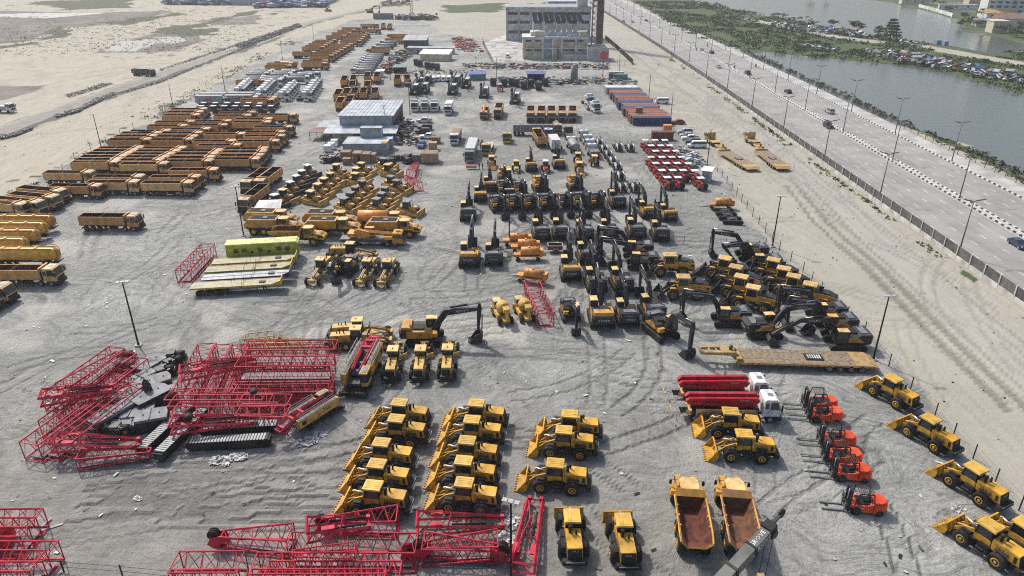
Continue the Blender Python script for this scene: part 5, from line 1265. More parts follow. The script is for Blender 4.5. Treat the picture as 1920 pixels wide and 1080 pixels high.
def tree(px, h, r, label, layered=False, group=None):
    x, y = at(*px); root = link('tree', None); root.location = (x, y, 0); tag(root, label, 'tree', group)
    t = MB(); t.cyl((0, 0, -.3), (0, 0, h * .55), h * .03, 'trunk', 7, h * .015)
    for k in range(5):
        a = k * 1.3; t.cyl((0, 0, h * (.3 + .08 * k)), (math.cos(a) * r * .6, math.sin(a) * r * .6, h * (.5 + .09 * k)), h * .012, 'trunk', 5, h * .005)
    link('trunk', t.build('trunk'), root)
    c = MB()
    if layered:
        for k in range(6):
            z = h * (.22 + .13 * k); rr = r * (1 - .13 * k)
            for j in range(10): a = j * .63 + k; leaves(c, (math.cos(a) * rr * .6, math.sin(a) * rr * .6, z), rr * .4, h * .05, 11, r * .11)
    else:
        for j in range(26):
            a = random.uniform(0, 6.28); e = random.uniform(0, 1); rr = r * math.sqrt(random.random()) * .8
            leaves(c, (math.cos(a) * rr, math.sin(a) * rr, h * (.35 + .5 * e * (1 - .4 * rr / r))), r * .32, h * .14, 16, r * .10)
    link('crown', c.build('crown'), root)
tree((1668, 76), 13, 6.5, 'dark tree with layered spreading branches on the lagoon spit', True)
tree((1645, 71), 8, 3.2, 'small dark tree beside the layered tree on the spit')
for i, p in enumerate([(1600, 58), (1612, 60), (1560, 49), (1800, 52), (1812, 48), (1823, 44), (1834, 50), (1806, 40), (1840, 36), (1852, 30), (1780, 22), (1765, 16), (1748, 10), (1700, 4), (1720, 6), (1880, 62), (1895, 66), (1912, 64), (1905, 70), (1860, 20), (1550, 2), (1520, 1)]):
    tree(p, random.uniform(5, 9), random.uniform(3, 5), 'bushy green tree among others along the far lagoon shore', group='trees on the far lagoon shore')
# ---------------------------------------------------------------- buildings
def bld(name, label, cat, x, y, rot=0, group=None):
    r = link(name, None); r.location = (x, y, 0); r.rotation_euler = (0, 0, rad(rot)); return tag(r, label, cat, group)
def part(root, name, mb): return link(name, mb.build(name), root)
x0, y0 = at(980, 111); x1, _ = at(1101, 111); W = x1 - x0
b = bld('industrial_building', 'pale tan industrial block with grey pilasters and solar roof', 'building', x0, y0)
w = MB(); w.box(0, W, 0, 16, 0, 10.2, 'con_tan'); part(b, 'wall', w)
g = MB()
for x in (0, 9.5, 14.5, 19, 26, W - .8): g.box(x, x + .9, -.3, 0, 0, 10.4, 'con_grey')
g.box(-.2, W + .2, -.35, -.05, 9.6, 10.6, 'con_grey'); g.box(-.2, W + .2, -.32, -.02, 5.0, 5.5, 'con_grey'); part(b, 'pilaster', g)
for x in (1.6, 6.2, 20.2, 23.0, 27.5):
    for z in (3.9, 8.3): q = MB(); q.box(x, x + 2.6, -.06, .0, z, z + .8, 'glass'); part(b, 'window', q)
d = MB(); d.box(10.5, 14.4, -.15, 0, 0, 10.0, 'sheet_grey'); part(b, 'door', d)
d = MB(); d.box(17.2, 17.9, -.12, 0, 0, 6.0, 'trunk'); part(b, 'drain_pipe', d)
r = MB(); r.box(-.3, W + .3, -.3, 16, 10.2, 10.45, 'con_grey'); r.box(6, 9.8, .3, 4, 10.45, 13.2, 'con_tan'); r.box(W - 4.4, W - .4, .3, 4, 10.45, 13.2, 'con_tan'); part(b, 'roof', r)
q = MB(); q.box(4, W - 3, 6, 15.5, 10.45, 12.3, 'con_grey'); part(b, 'penthouse', q)
q = MB(); q.box(19.2, W - .5, -3.2, -.4, 0, 2.6, 'concrete'); part(b, 'annex', q)
for i in range(9):
    u = MB(); k = 22.0 + (i % 5) * 1.1; yy = .6 + (i // 5) * 1.3; u.box(k, k + .8, yy, yy + .8, 10.45, 11.5, 'lightgrey'); part(b, 'cooling_unit', u)
c = MB()
for x in (5.5, 11, 17, 23, 29):
    for y in (7, 16, 25): c.bar((x, y, 10.4 if y < 16 else 0), (x, y, 17.2 + (y - 7) * .09), .3, 'con_grey')
part(b, 'canopy_frame', c)
for j in range(9):
    s = MB(); xx = 5.2 + j * 2.85; s.add([(xx, 6, 17.2), (xx + 2.3, 6, 17.2), (xx + 2.3, 28, 19.3), (xx, 28, 19.3), (xx, 6, 17.4), (xx + 2.3, 6, 17.4), (xx + 2.3, 28, 19.5), (xx, 28, 19.5)], [(0, 1, 2, 3), (4, 5, 6, 7), (0, 1, 5, 4), (1, 2, 6, 5), (2, 3, 7, 6), (3, 0, 4, 7)], 'panel_dark'); part(b, 'solar_panel', s)
sheet('concrete_apron', PX([(909, 80), (926, 117), (1142, 119), (1118, 66), (945, 66), (930, 72)]), .02, 'apron')
hx0, hy0 = at(949, 76); hx1, _ = at(1106, 76); HW = hx1 - hx0
b = bld('concrete_warehouse', 'long grey concrete block with dark strip windows behind the solar roof', 'building', hx0, hy0)
w = MB(); w.box(0, HW, 0, 26, 0, 17.5, 'con_grey'); part(b, 'wall', w)
g = MB()
for i in range(8): x = i * (HW - .9) / 7; g.box(x, x + .9, -.4, 0, 0, 17.8, 'concrete')
part(b, 'pilaster', g)
for z in (4, 9.5, 14.3):
    for i in range(7): x = i * (HW - .9) / 7; q = MB(); q.box(x + 1.2, x + HW / 7 - .3, -.06, 0, z, z + 1.6, 'glass'); part(b, 'window', q)
r = MB(); r.box(-.3, HW + .3, -.45, 26, 17.5, 18.6, 'concrete'); r.box(1, HW - 1, 1, 25, 18.6, 18.65, 'grey'); part(b, 'roof', r)
u = MB(); u.box(HW - 8, HW - 2, 2, 9, 18.6, 23, 'con_grey'); part(b, 'stair_tower', u)
bx, by = at(1101, 115); bw = at(1141, 115)[0] - bx
b = bld('concrete_tank', 'open topped raw concrete tank beside the tan block', 'tank', bx, by)
w = MB()
for a in ((0, bw, 0, .5), (0, bw, 13.5, 14), (0, .5, .5, 13.5), (bw - .5, bw, .5, 13.5), (0.5, bw - .5, 6.5, 7)): w.box(a[0], a[1], a[2], a[3], 0, 6.3, 'concrete')
part(b, 'wall', w)
tx, ty = at(1118, 88)
b = bld('lattice_tower', 'tall dark red chimney tower wrapped in steel lattice', 'tower', tx, ty)
w = MB(); w.box(-.4, 2.6, -1.5, 1.5, 0, 24, 'tower_red'); w.box(-2.6, 2.7, -1.7, 1.7, 24, 60, 'tower_red'); part(b, 'chimney', w)
f = MB()
for sx in (-2.8, 2.9):
    for sy in (-1.9, 1.9): f.bar((sx, sy, 0), (sx, sy, 60), .3, 'steel_dark')
for i in range(20):
    z = i * 3
    for sy in (-1.9, 1.9): f.bar((-2.8, sy, z), (2.9, sy, z + 3), .14, 'steel_dark'); f.bar((2.9, sy, z), (-2.8, sy, z + 3), .14, 'steel_dark'); f.bar((-2.8, sy, z), (2.9, sy, z), .12, 'steel_dark')
    for sx in (-2.8, 2.9): f.bar((sx, -1.9, z), (sx, 1.9, z + 3), .12, 'steel_dark')
part(b, 'frame', f)
def shed(name, label, pl, pr, depth, hf, hb, wall, roof, cat='shed', open_front=False, over=.5, doors=0, group=None, wins=0):
    ax, ay = at(*pl); bx_, by_ = at(*pr); L = math.hypot(bx_ - ax, by_ - ay); a = math.degrees(math.atan2(by_ - ay, bx_ - ax))
    b = bld(name, label, cat, ax, ay, a, group)
    w = MB()
    if open_front:
        w.box(0, L, depth - .15, depth, 0, hb - .05, wall)
        for x in np.linspace(.1, L - .3, 4): w.box(x, x + .2, 0, .2, 0, hf - .05, 'steel_dark')
        w.box(0, .15, 0.3, depth - .2, 0, hf * .9, wall)
    else: w.add([(0, 0, 0), (L, 0, 0), (L, depth, 0), (0, depth, 0), (0, 0, hf), (L, 0, hf), (L, depth, hb), (0, depth, hb)], [(0, 1, 5, 4), (1, 2, 6, 5), (2, 3, 7, 6), (3, 0, 4, 7), (4, 5, 6, 7)], wall)
    part(b, 'wall', w)
    r = MB(); k = (hb - hf) / depth
    r.add([(-over, -over, hf - k * over + .06), (L + over, -over, hf - k * over + .06), (L + over, depth + over, hb + k * over + .06), (-over, depth + over, hb + k * over + .06), (-over, -over, hf - k * over + .2), (L + over, -over, hf - k * over + .2), (L + over, depth + over, hb + k * over + .2), (-over, depth + over, hb + k * over + .2)], [(0, 1, 2, 3), (4, 5, 6, 7), (0, 1, 5, 4), (1, 2, 6, 5), (2, 3, 7, 6), (3, 0, 4, 7)], roof)
    n = int(L / 1.4)
    for i in range(n + 1):
        x = -over + .05 + i * (L + 2 * over - .2) / max(1, n); zz = hf - k * over + .2
        r.add([(x, -over, zz), (x + .08, -over, zz), (x + .08, depth + over, hb + k * over + .2), (x, depth + over, hb + k * over + .2), (x, -over, zz + .06), (x + .08, -over, zz + .06), (x + .08, depth + over, hb + k * over + .26), (x, depth + over, hb + k * over + .26)], [(4, 5, 6, 7), (0, 4, 7, 3), (1, 5, 6, 2), (0, 1, 5, 4)], roof)
    part(b, 'roof', r)
    for i in range(doors):
        d = MB(); x = L * (i + .5) / doors - .5; d.box(x, x + 1.0, -.05, 0, 0, 2.1, 'steel_dark'); part(b, 'door', d)
    for i in range(wins):
        d = MB(); x = L * (i + .5) / wins; d.box(x - .4, x + .4, -.08, 0, hf * .72, hf * .72 + .5, 'lightgrey'); part(b, 'air_vent', d)
    return b
# workshop: tall hall, lean-to, office cabins in front
ax, ay = at(640, 259); bx_, _ = at(738, 259); L = bx_ - ax
b = bld('workshop_hall', 'tall grey metal workshop hall with pale ribbed roof and open side', 'building', ax, ay)
w = MB(); w.box(0, L, 0, .2, 0, 6.6, 'sheet_grey'); w.box(0, .2, .2, 22, 0, 6.5, 'sheet_grey'); w.box(0.2, L, 21.8, 22, 0, 6.5, 'sheet_grey'); w.add([(L, .2, 4.4), (L, 21.8, 4.4), (L, 21.8, 6.6), (L, .2, 6.6), (L + .1, .2, 4.4), (L + .1, 21.8, 4.4), (L + .1, 21.8, 6.6), (L + .1, .2, 6.6)], [(0, 1, 2, 3), (4, 5, 6, 7), (0, 1, 5, 4)], 'steel_dark'); part(b, 'wall', w)
p = MB()
for y in (5, 12, 19): p.bar((L - .2, y, 0), (L - .2, y, 6.0), .3, 'steel_dark')
part(b, 'column', p)
r = MB(); r.add([(-.6, -.7, 6.62), (L + .6, -.7, 6.62), (L + .6, 22.6, 6.62), (-.6, 22.6, 6.62), (-.6, -.7, 6.85), (L + .6, -.7, 6.85), (L + .6, 22.6, 6.85), (-.6, 22.6, 6.85)], [(0, 1, 2, 3), (4, 5, 6, 7), (0, 1, 5, 4), (1, 2, 6, 5), (2, 3, 7, 6), (3, 0, 4, 7)], 'sheet_light')
for i in range(15):
    x = -.5 + i * (L + .9) / 14; r.add([(x, -.7, 6.85), (x + .1, -.7, 6.85), (x + .1, 22.6, 6.85), (x, 22.6, 6.85), (x, -.7, 6.93), (x + .1, -.7, 6.93), (x + .1, 22.6, 6.93), (x, 22.6, 6.93)], [(4, 5, 6, 7), (0, 4, 7, 3), (1, 5, 6, 2), (0, 1, 5, 4)], 'sheet_light')
part(b, 'roof', r)
e = MB(); e.add([(-3.5, -7, 3.0), (L + 2, -7, 3.0), (L + 2, -.05, 3.8), (-3.5, -.05, 3.8), (-3.5, -7, 3.12), (L + 2, -7, 3.12), (L + 2, -.05, 3.92), (-3.5, -.05, 3.92)], [(0, 1, 2, 3), (4, 5, 6, 7), (0, 1, 5, 4), (1, 2, 6, 5), (3, 0, 4, 7)], 'sheet_light'); part(b, 'lean_to_roof', e)
e = MB()
for x in (-3.2, 2, 8, L + 1.8): e.bar((x, -6.8, 0), (x, -6.8, 3.0), .15, 'steel_dark')
e.box(-1.5, 4.5, -4, -3.8, 0, 2.9, 'cream'); part(b, 'lean_to_wall', e)
e = MB(); e.add([(-8, 2, 2.6), (-.1, 2, 3.0), (-.1, 12, 3.0), (-8, 12, 2.6), (-8, 2, 2.7), (-.1, 2, 3.1), (-.1, 12, 3.1), (-8, 12, 2.7)], [(0, 1, 2, 3), (4, 5, 6, 7), (0, 1, 5, 4), (3, 0, 4, 7)], 'sheet_grey'); e.add([(-9, -3, 2.4), (-3.6, -3, 2.5), (-3.6, 1.9, 2.5), (-9, 1.9, 2.4), (-9, -3, 2.5), (-3.6, -3, 2.6), (-3.6, 1.9, 2.6), (-9, 1.9, 2.5)], [(0, 1, 2, 3), (4, 5, 6, 7), (0, 1, 5, 4)], 'maroon')
for x in (-7.8, -3.8): e.bar((x, 2.2, 0), (x, 2.2, 2.6), .12, 'steel_dark'); e.bar((x - .8, -2.8, 0), (x - .8, -2.8, 2.4), .12, 'maroon')
part(b, 'side_awning', e)
def cabin(name, label, pl, L, z, m, roof, h=3.0, d=2.5, yo=0.0, extra=None):
    x, y = at(*pl); b = bld(name, label, 'site cabin', x, y + yo); b.location.z = z
    w = MB(); w.box(0, L, 0, d, 0, h, m)
    for i in range(int(L / .5)): w.box(.1 + i * .5, .3 + i * .5, -.03, 0, .2, h - .2, m)
    part(b, 'wall', w); r = MB(); r.box(-.06, L + .06, -.06, d + .06, h, h + .1, roof); part(b, 'roof', r)
    for fx in (.12, .34, .75):
        a = MB(); a.box(L * fx, L * fx + .5, -.25, -.03, h - .65, h - .3, 'lightgrey'); part(b, 'air_conditioner', a)
    if extra: q = MB(); q.box(*extra); part(b, 'roof_sheet', q)
    return b
cabin('site_cabin', 'grey flat roofed site cabin at the front of the workshop group', (644, 290), 12.1, 0, 'sheet_grey', 'sheet_light', extra=(10.6, 12.2, .2, 2.3, 3.1, 3.3, 'tank_yellow'))
cabin('site_cabin', 'grey flat roofed site cabin in the middle of the workshop group', (644, 290), 12.1, 0, 'sheet_grey', 'sheet_light', yo=2.62)
cabin('site_cabin', 'grey site cabin at the back, tucked under the lean-to roof', (644, 290), 12.8, 0, 'sheet_grey', 'sheet_light', yo=5.3)
cabin('upper_site_cabin', 'short grey cabin stacked on top of the other cabins', (670, 290), 6.0, 3.12, 'sheet_grey', 'sheet_light', h=2.7, yo=6.4)
shed('white_shed', 'low shed with bright white roof beside the service road', (788, 114), (841, 115), 9, 3.2, 4.2, 'con_tan', 'white')
shed('canopy_shed', 'open shed with pale blue metal roof near orange tippers', (757, 90), (799, 90), 14, 4.0, 5.0, 'sheet_grey', 'sheet_light', open_front=True)
shed('office_cabin_row', 'long low blue grey office building behind the white shed', (765, 101), (851, 102), 4, 3.0, 3.2, 'sheet_grey', 'sheet_grey', doors=7)
shed('blue_shelter', 'small dark shelter under a blue tarpaulin roof', (989, 153), (1021, 153), 5, 3.0, 3.3, 'panel_dark', 'tarp_blue')
shed('tarp_stack', 'long stack covered with green and blue tarpaulins', (882, 151), (911, 150), 5, 2.4, 2.8, 'tarp_green', 'tarp_blue')
shed('green_roof_shelter', 'small dark store with pale green roof by the white tankers', (738, 138), (760, 138), 5, 2.6, 2.8, 'panel_dark', 'cont_green', open_front=True)
shed('gate_hut', 'small white gate hut at the end of white tankers', (707, 145), (719, 145), 3, 2.5, 2.7, 'white', 'white')
shed('guard_hut', 'small white guard hut beside the red tractors', (1315, 340), (1330, 342), 2.6, 2.7, 2.9, 'lightgrey', 'white')
shed('blue_roof_hall', 'distant pale blue roofed hall behind the concrete block', (1028, 22), (1086, 22), 20, 8, 9, 'sheet_blue', 'sheet_light')
shed('distant_blue_hall', 'distant low blue roofed sheds on the horizon sand', (310, 8), (432, 9), 25, 4, 6, 'sheet_blue', 'sheet_blue')
shed('distant_grey_hall', 'distant long grey hall roof at the top of the sand', (432, 10), (612, 9), 60, 6, 9, 'sheet_grey', 'sheet_grey')
shed('earth_bunker', 'distant dark grey slab wall on the pale sand', (700, 36), (737, 36), 3, 4, 4, 'slate', 'slate')
# far shore
bx, by = at(1845, 36)
b = bld('apartment_block', 'tall white and teal apartment block on the far shore', 'building', bx, by, -12)
w = MB(); w.box(0, 36, 0, 16, 0, 40, 'white'); part(b, 'wall', w)
for i in range(7):
    g = MB(); x = 1 + i * 5; g.box(x, x + 3.6, -.5, -.02, 1.5, 40, 'teal' if i % 2 else 'white')
    for k in range(13): g.box(x + .4, x + 3.2, -.56, -.5, 2.2 + k * 3, 4 + k * 3, 'glass')
    part(b, 'window_bay', g)
def house(px, W, D, H, wall, roof, label, rot=-8, gable=True):
    x, y = at(*px); b = bld('house', label, 'house', x, y, rot); w = MB(); w.box(0, W, 0, D, 0, H, wall); part(b, 'wall', w)
    r = MB()
    if gable: r.add([(-.5, -.5, H), (W + .5, -.5, H), (W + .5, D + .5, H), (-.5, D + .5, H), (-.5, D / 2, H + D * .25), (W + .5, D / 2, H + D * .25)], [(0, 1, 5, 4), (3, 2, 5, 4), (0, 4, 3), (1, 2, 5), (0, 1, 2, 3)], roof)
    else: r.box(-.4, W + .4, -.4, D + .4, H, H + .5, roof)
    part(b, 'roof', r)
    for i in range(3):
        g = MB(); g.box(W * (.15 + .3 * i), W * (.15 + .3 * i) + 1.3, -.05, 0, H * .45, H * .45 + 1.5, 'glass'); part(b, 'window', g)
house((1859, 62), 9, 10, 7, 'cream', 'cream', 'yellowish two storey house by the far waterline', gable=False)
house((1872, 52), 26, 12, 6, 'cream', 'red_roof', 'long house with rust red roof behind the yellowish house')
house((1830, 50), 14, 8, 3.5, 'white', 'grey', 'low white waterside house between dark trees')
house((1848, 38), 20, 10, 5, 'white', 'tan', 'house with tan roof at the foot of the apartment block')
house((1815, 12), 22, 12, 6, 'cream', 'red_roof', 'house with red roof among the far shore trees')
house((1760, 18), 30, 3, 4, 'white', 'white', 'long white waterside wall building on the far shore', gable=False)
house((1690, 8), 24, 8, 4, 'cream', 'cream', 'low cream building at the top of the lagoon', gable=False)
fence_thing('shore_wall', PX([(1722, 14), (1745, 20), (1785, 32)]), 3.0, .4, 'white painted boundary wall on the far lagoon shore', 'white', 'white', every=6)
# ---------------------------------------------------------------- the fleet
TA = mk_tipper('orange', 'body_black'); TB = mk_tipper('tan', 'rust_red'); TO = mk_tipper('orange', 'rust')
G = 'orange tippers parked in rows'
put(TA, (214, 430), -1, 'lone orange tipper with black bed standing in the open near the tankers', G)
put(TB, (54, 532), 0, 'tan tipper with brown bed standing just in front of the yellow tankers', G)
put(TB, (-36, 566), -4, 'tan tipper cut by the photo edge, only its cab showing', G)
put(TB, (-62, 580), -4, 'tan tipper mostly outside the photo edge, only a cab corner showing', G)
row(TB, [(15, 404), (44, 400), (72, 390), (87, 378)], -14, '{o} tan tipper counted from the yellow tankers in the angled row', G, flat=False)
put(TA, (151, 371), -3, 'orange tipper with black bed beside the angled tan row', G)
row(TB, [(138, 345), (220, 364), (231, 353), (322, 365), (336, 354)], -1, '{o} tan tipper counted from the sand in the staggered front rank', G)
row([TB, TA, TA, TA, TA, TA], [(187, 325), (193, 320)] + series((203, 314), (10.3, -5.6), 4), 0, '{o} tipper from the front in the rank along the sand edge', G)
row([TB, TA, TA, TA, TA, TA], [(278, 328), (271, 321)] + series((282, 315), (10.8, -5.8), 4), 0, '{o} tipper from the front in the second rank off the sand', G)
row(TA, [(370, 340), (362, 323), (366, 316), (374, 309), (382, 303)], 0, '{o} orange tipper from the front in the third rank off the sand', G)
row(TA, [(450, 319), (458, 312), (464, 305), (467, 299)], 0, '{o} orange tipper from the front in the rank bordering the drive lane', G)
row(TA, [(489, 284), (501, 274), (502, 266), (517, 256)], 0, '{o} orange tipper along the drive lane behind the front ranks', G)
row(TA, [(250, 281), (262, 274), (272, 268), (288, 264), (320, 254), (334, 246), (345, 233), (352, 227), (360, 221)], 0, '{o} orange tipper from the front in the back rank by the sand', G, flat=True)
row(TA, [(329, 281), (338, 275), (347, 268), (363, 260), (395, 253), (403, 245), (441, 234), (450, 228)], 0, '{o} orange tipper from the front in the back rank second from sand', G, flat=True)
row(TA, [(417, 292), (408, 284), (427, 270), (477, 247), (480, 241), (525, 232)], 0, '{o} orange tipper from the front in the back rank below maroon tractors', G, flat=True)
# three facing the camera by the light pole
row([TA, TB, TA], [(478, 385), (481, 352), (505, 350)], -95, '{o} orange tipper of the trio facing out beside the bulldozers', 'trio of tippers by the bulldozers')
# tippers seen from behind, around the workshop
GR = 'tippers parked behind the workshop'
row(TA, [(640, 203), (657, 200)], 95, '{o} orange tipper with its tail next to the workshop roof', GR)
row(TA, [(636, 187), (652, 185), (667, 184), (683, 184), (704, 184)], 97, '{o} orange tipper from the drive lane in the line of five behind workshop', GR)
row(TA, [(662, 170), (690, 171)], 99, '{o} orange tipper of the pair beyond the line of five', GR)
row(TA, [(647, 160), (664, 159), (690, 153), (708, 153)], 99, '{o} orange tipper from the drive lane in the tail-on line of four', GR)
row(TA, [(746, 158), (764, 158)], 97, '{o} orange tipper of the pair beside the drilling rigs', GR)
# far column of tippers along the sand
GF = 'distant tippers in the far column'
row(TO, series((606, 116), (6.2, -3.7), 7), 0, '{o} rust bedded tipper of seven fronting the far drive lane', GF)
row(TO, series((590, 99), (5.8, -3.4), 5), 0, '{o} rust bedded tipper of five standing against the far sand', GF)
row(TO, [(592, 131), (594, 126), (573, 109)], 0, '{o} of three rust bedded tippers heading the far column', GF)
row(TO, series((660, 87), (4, -3.7), 5), 0, '{o} rust bedded tipper of five at the far end fronting the lane', GF)
row(TO, [(632, 77), (642, 71), (652, 66), (660, 61)], 0, '{o} rust bedded tipper of four at the far end against sand', GF)
row(TO, [(697, 64), (694, 54)], 0, '{o} orange tipper of two closing the far drive lane', GF)
row(TO, [(719, 54), (731, 55)], 95, '{o} tail-on orange tipper of two at the top of the far lane', GF)
row(TO, [(742, 82), (745, 74), (709, 103)], 180, '{o} orange tipper facing the far column across the lane', GF)
row(TO, [(525, 136), (528, 131), (487, 203), (492, 199), (474, 165)], 0, '{o} orange tipper standing among the grey and white trucks', GF)
# white tractor units, tankers, boxes
WT = mk_tractor_unit(); TT = mk_tank_truck(); TTB = mk_tank_truck('tank_grey', 'white', 7.5); BX = mk_box_truck('grey', 9.5, True); BXW = mk_box_truck('cont_white', 7)
GW = 'white tractor units in clusters'
row(WT, series((447, 181), (3.6, -3.6), 5), 0, '{o} white tractor unit from the front in the cluster by the sand', GW)
row(WT, series((487, 184), (4.2, -4.2), 5), 0, '{o} white tractor unit from the front in the second cluster off the sand', GW)
row(WT, series((529, 189), (4.3, -4.6), 5), 0, '{o} white tractor unit from the front in the third cluster off the sand', GW)
row(WT, series((572, 189), (3.4, -4.6), 6), 0, '{o} white tractor unit from the front in the cluster by the lane', GW)
GT = 'grey tankers with white cabs'
row(TTB, [(561, 157), (567, 152), (580, 149), (521, 156), (510, 163), (514, 160), (477, 160), (486, 150), (492, 147), (497, 144), (530, 150), (536, 146), (550, 143), (479, 156)], 0, '{o} grey tanker with white cab counted among those behind white tractor units', GT)
row(TTB, [(680, 141), (683, 136.5), (686, 132), (690, 127.5), (693, 123), (696, 119), (699, 115.5), (702, 112), (715, 97), (723, 92), (729, 87)], 180, '{o} grey tanker from the front in the line facing the far tippers', 'line of grey tankers across the lane')
row(BX, [(402, 198), (457, 197), (409, 193), (462, 192)], 0, '{o} grey box truck with red square emblem behind the maroon tractors', 'grey box trucks with red emblems')
put(TT, (540, 127), 180, 'distant yellow orange tanker between the far tippers', 'single yellow tanker') if False else None
put(mk_tank_truck('tank_yellow', 'orange', 8), (538, 127), 180, 'yellow tanker truck between the far tippers and grey tankers')
MT = mk_small_tractor('maroon', 'white')
row(MT, [(378, 213), (400, 213), (421, 213), (441, 213), (462, 213), (485, 213), (507, 213)], 180, '{o} maroon tractor from the sand in the front row of white canopies', 'maroon tractors with white canopies')
row(MT, [(382, 207), (404, 207), (426, 207), (445, 207), (466, 207), (487, 208)], 180, '{o} maroon tractor from the sand in the back row of white canopies', 'maroon tractors with white canopies')
row(mk_tank_trailer(), [(50, 434), (35, 448), (19, 462), (-4, 479), (52, 498)], 0, '{o} yellow tank trailer from the tan tippers, ladder on its end', 'yellow tank trailers side by side', flat=False, jit=.5)
# ---- bulldozers
D1 = mk_dozer('slate', 'dozer_yellow', 'black'); D2 = mk_dozer('sheen_roof_yellow', 'dozer_yellow', 'charcoal'); D3 = mk_dozer('white', 'dozer_brown', 'charcoal', 'charcoal')
GD = 'bulldozers parked in ranks'
row(D1, [(650, 396), (662, 385), (671, 374), (684, 362)], -24, '{o} dark roofed bulldozer from the front in the middle rank', GD, scale=.97)
row(D1, [(711, 397), (720, 386), (726, 375), (737, 353), (748, 361)], -24, '{o} dark roofed bulldozer from the front in the rank by red lattice', GD, scale=.97)
put(D1, (767, 402), -20, 'dark roofed bulldozer standing alone at the end beside the open lane', GD, scale=.97)
row(D2, [(588, 382), (601, 368), (612, 357), (624, 347), (635, 330)], -24, '{o} yellow canopied bulldozer from the front in the long canopied rank', GD, scale=.97)
row(D2, [(671, 347), (672, 337), (682, 327), (731, 330)], -20, '{o} yellow canopied bulldozer from the front in the short back rank', GD, scale=.97)
put(D2, (536, 379), -24, 'yellow canopied bulldozer among the white roofed brown ones', GD, scale=.97)
put(D1, (723, 318), -14, 'dark roofed bulldozer at the very back by the wooden crates', GD, scale=.97)
row(D3, [(520, 388), (549, 363), (560, 351), (570, 341), (581, 330)], -36, '{o} white roofed brown bulldozer counted from the white panel', 'white roofed brown bulldozers', scale=.92)
mb = MB(); mb.add([(-3, -1.6, 1.1), (3, -1.2, 1.0), (3, 1.6, 2.1), (-2, 1.8, 2.0), (-3, -1.6, 1.2), (3, -1.2, 1.1), (3, 1.6, 2.2), (-2, 1.8, 2.1)], [(0, 1, 2, 3), (4, 5, 6, 7), (0, 1, 5, 4), (1, 2, 6, 5), (2, 3, 7, 6), (3, 0, 4, 7)], 'lightgrey'); mb.box(-2, 2, -1, 1, 0, 1.1, 'steel_dark')
single('metal_sheet', mb, 'pale grey sheet lying over scrap beside the tanker haulers', 'sheet', (*at(503, 397), 0), 5)
# ---- articulated haulers
HB = mk_hauler('boxtank'); HO = mk_hauler('open'); HC = mk_hauler('cyl'); HR = mk_hauler('rusty')
put(HO, (561, 456), -3, 'yellow articulated hauler with open brown body next to the lime site cabin', 'articulated haulers')
row(HB, [(516, 438), (512, 424), (626, 440), (622, 426), (740, 442)], -2, '{o} yellow hauler with box water tank counted from the lime cabin', 'articulated haulers')
put(HC, (722, 428), -2, 'yellow hauler carrying a round orange tank at the back', 'articulated haulers')
put(HO, (1290, 983), 84, 'yellow articulated hauler with clean yellow body edges and brown bed', 'articulated haulers', scale=.98)
put(HR, (1376, 985), 83, 'articulated hauler with rusty orange body behind the dark crane boom', 'articulated haulers', scale=.98)
put(mk_truck_crane(), (700, 458), -2, 'yellow truck crane with orange boom lying over its grey deck')
put(mk_truck_crane('bowser_orange', 'bowser_orange'), (909, 218), -92, 'orange truck crane standing end-on beyond the open lane')
# ---- graders
GRD = mk_grader(); g_ = 'motor graders'
row(GRD, [(603, 517), (690, 519), (727, 520)], -97, '{o} grader facing the camera counted from the flatbed trailers', g_)
put(GRD, (661, 485), -6, 'grader parked broadside between the truck crane and charcoal excavator', g_)
put(GRD, (673, 650), 2, 'grader broadside with its wheels clear, nearer the red boom piles', g_)
put(GRD, (676, 634), 2, 'grader broadside half hidden behind another grader', g_)
row(GRD, [(740, 689), (791, 688), (841, 686)], 91, '{o} grader seen from behind counted from the crawler crane', g_, jit=1)
# ---- excavators
EC = mk_excavator('new', 1); EO = mk_excavator('old', 1); EC2 = mk_excavator('new', 2); EC3 = mk_excavator('new', 3)
gb, gf, gs = 'excavators seen from behind', 'excavators facing the camera', 'excavators parked broadside'
def exc(m, l, rot, fmt, g, sc_=1.0, **k):
    for i, p in enumerate(l): put(m, p, (p[2] if len(p) > 2 else rot + random.uniform(-3, 3)), fmt.format(o=ORD[i]), g, scale=sc_ * random.uniform(.97, 1.03), **k)
exc(EC, [(878, 408), (926, 490)], 91, '{o} charcoal excavator from the back along the open lane, tail to camera', gb, 1.02)
exc(EO, [(881, 492), (1069, 517), (1126, 602)], 90, '{o} big yellow hooded excavator with dark tail facing camera, counted from the lane', gb, 1.1)
exc(EC, [(1014, 444), (1052, 442), (1095, 443), (1141, 442), (1191, 441), (1236, 445)], 92, '{o} charcoal excavator from the lane in the tail-on rank of six', gb, 1.02)
exc(EC, [(1099, 487), (1116, 538), (1164, 538, 95), (1174, 600, 92), (1221, 590, 98)], 94, '{o} charcoal excavator tail to camera in the cluster beside orange bowsers', gb, 1.0)
exc(EC, [(1156, 385)], 95, 'charcoal excavator tail to camera below the rollers with painted hood highlights', gb, 1.05)
exc(EO, [(1212, 404), (1251, 410)], 95, '{o} yellow bodied excavator of two below the red tractors', gb, .95)
exc(EO, [(901, 374), (919, 355), (996, 318), (1047, 313)], 92, '{o} yellow bodied excavator tail to camera beyond the tall light pole', gb, .92)
exc(EC, [(934, 393, -76), (965, 392, -76), (996, 391, -78), (1026, 390, -80), (1057, 389, -80), (1088, 388, -80), (1118, 387, -82)], -79, '{o} charcoal excavator from the lane in the rank with buckets toward camera', gf, 1.0)
exc(EO, [(946, 340, -88), (1013, 357, -82), (1078, 355, -84)], -85, '{o} yellow bodied excavator in the back rank with bucket toward camera', gf, 1.05)
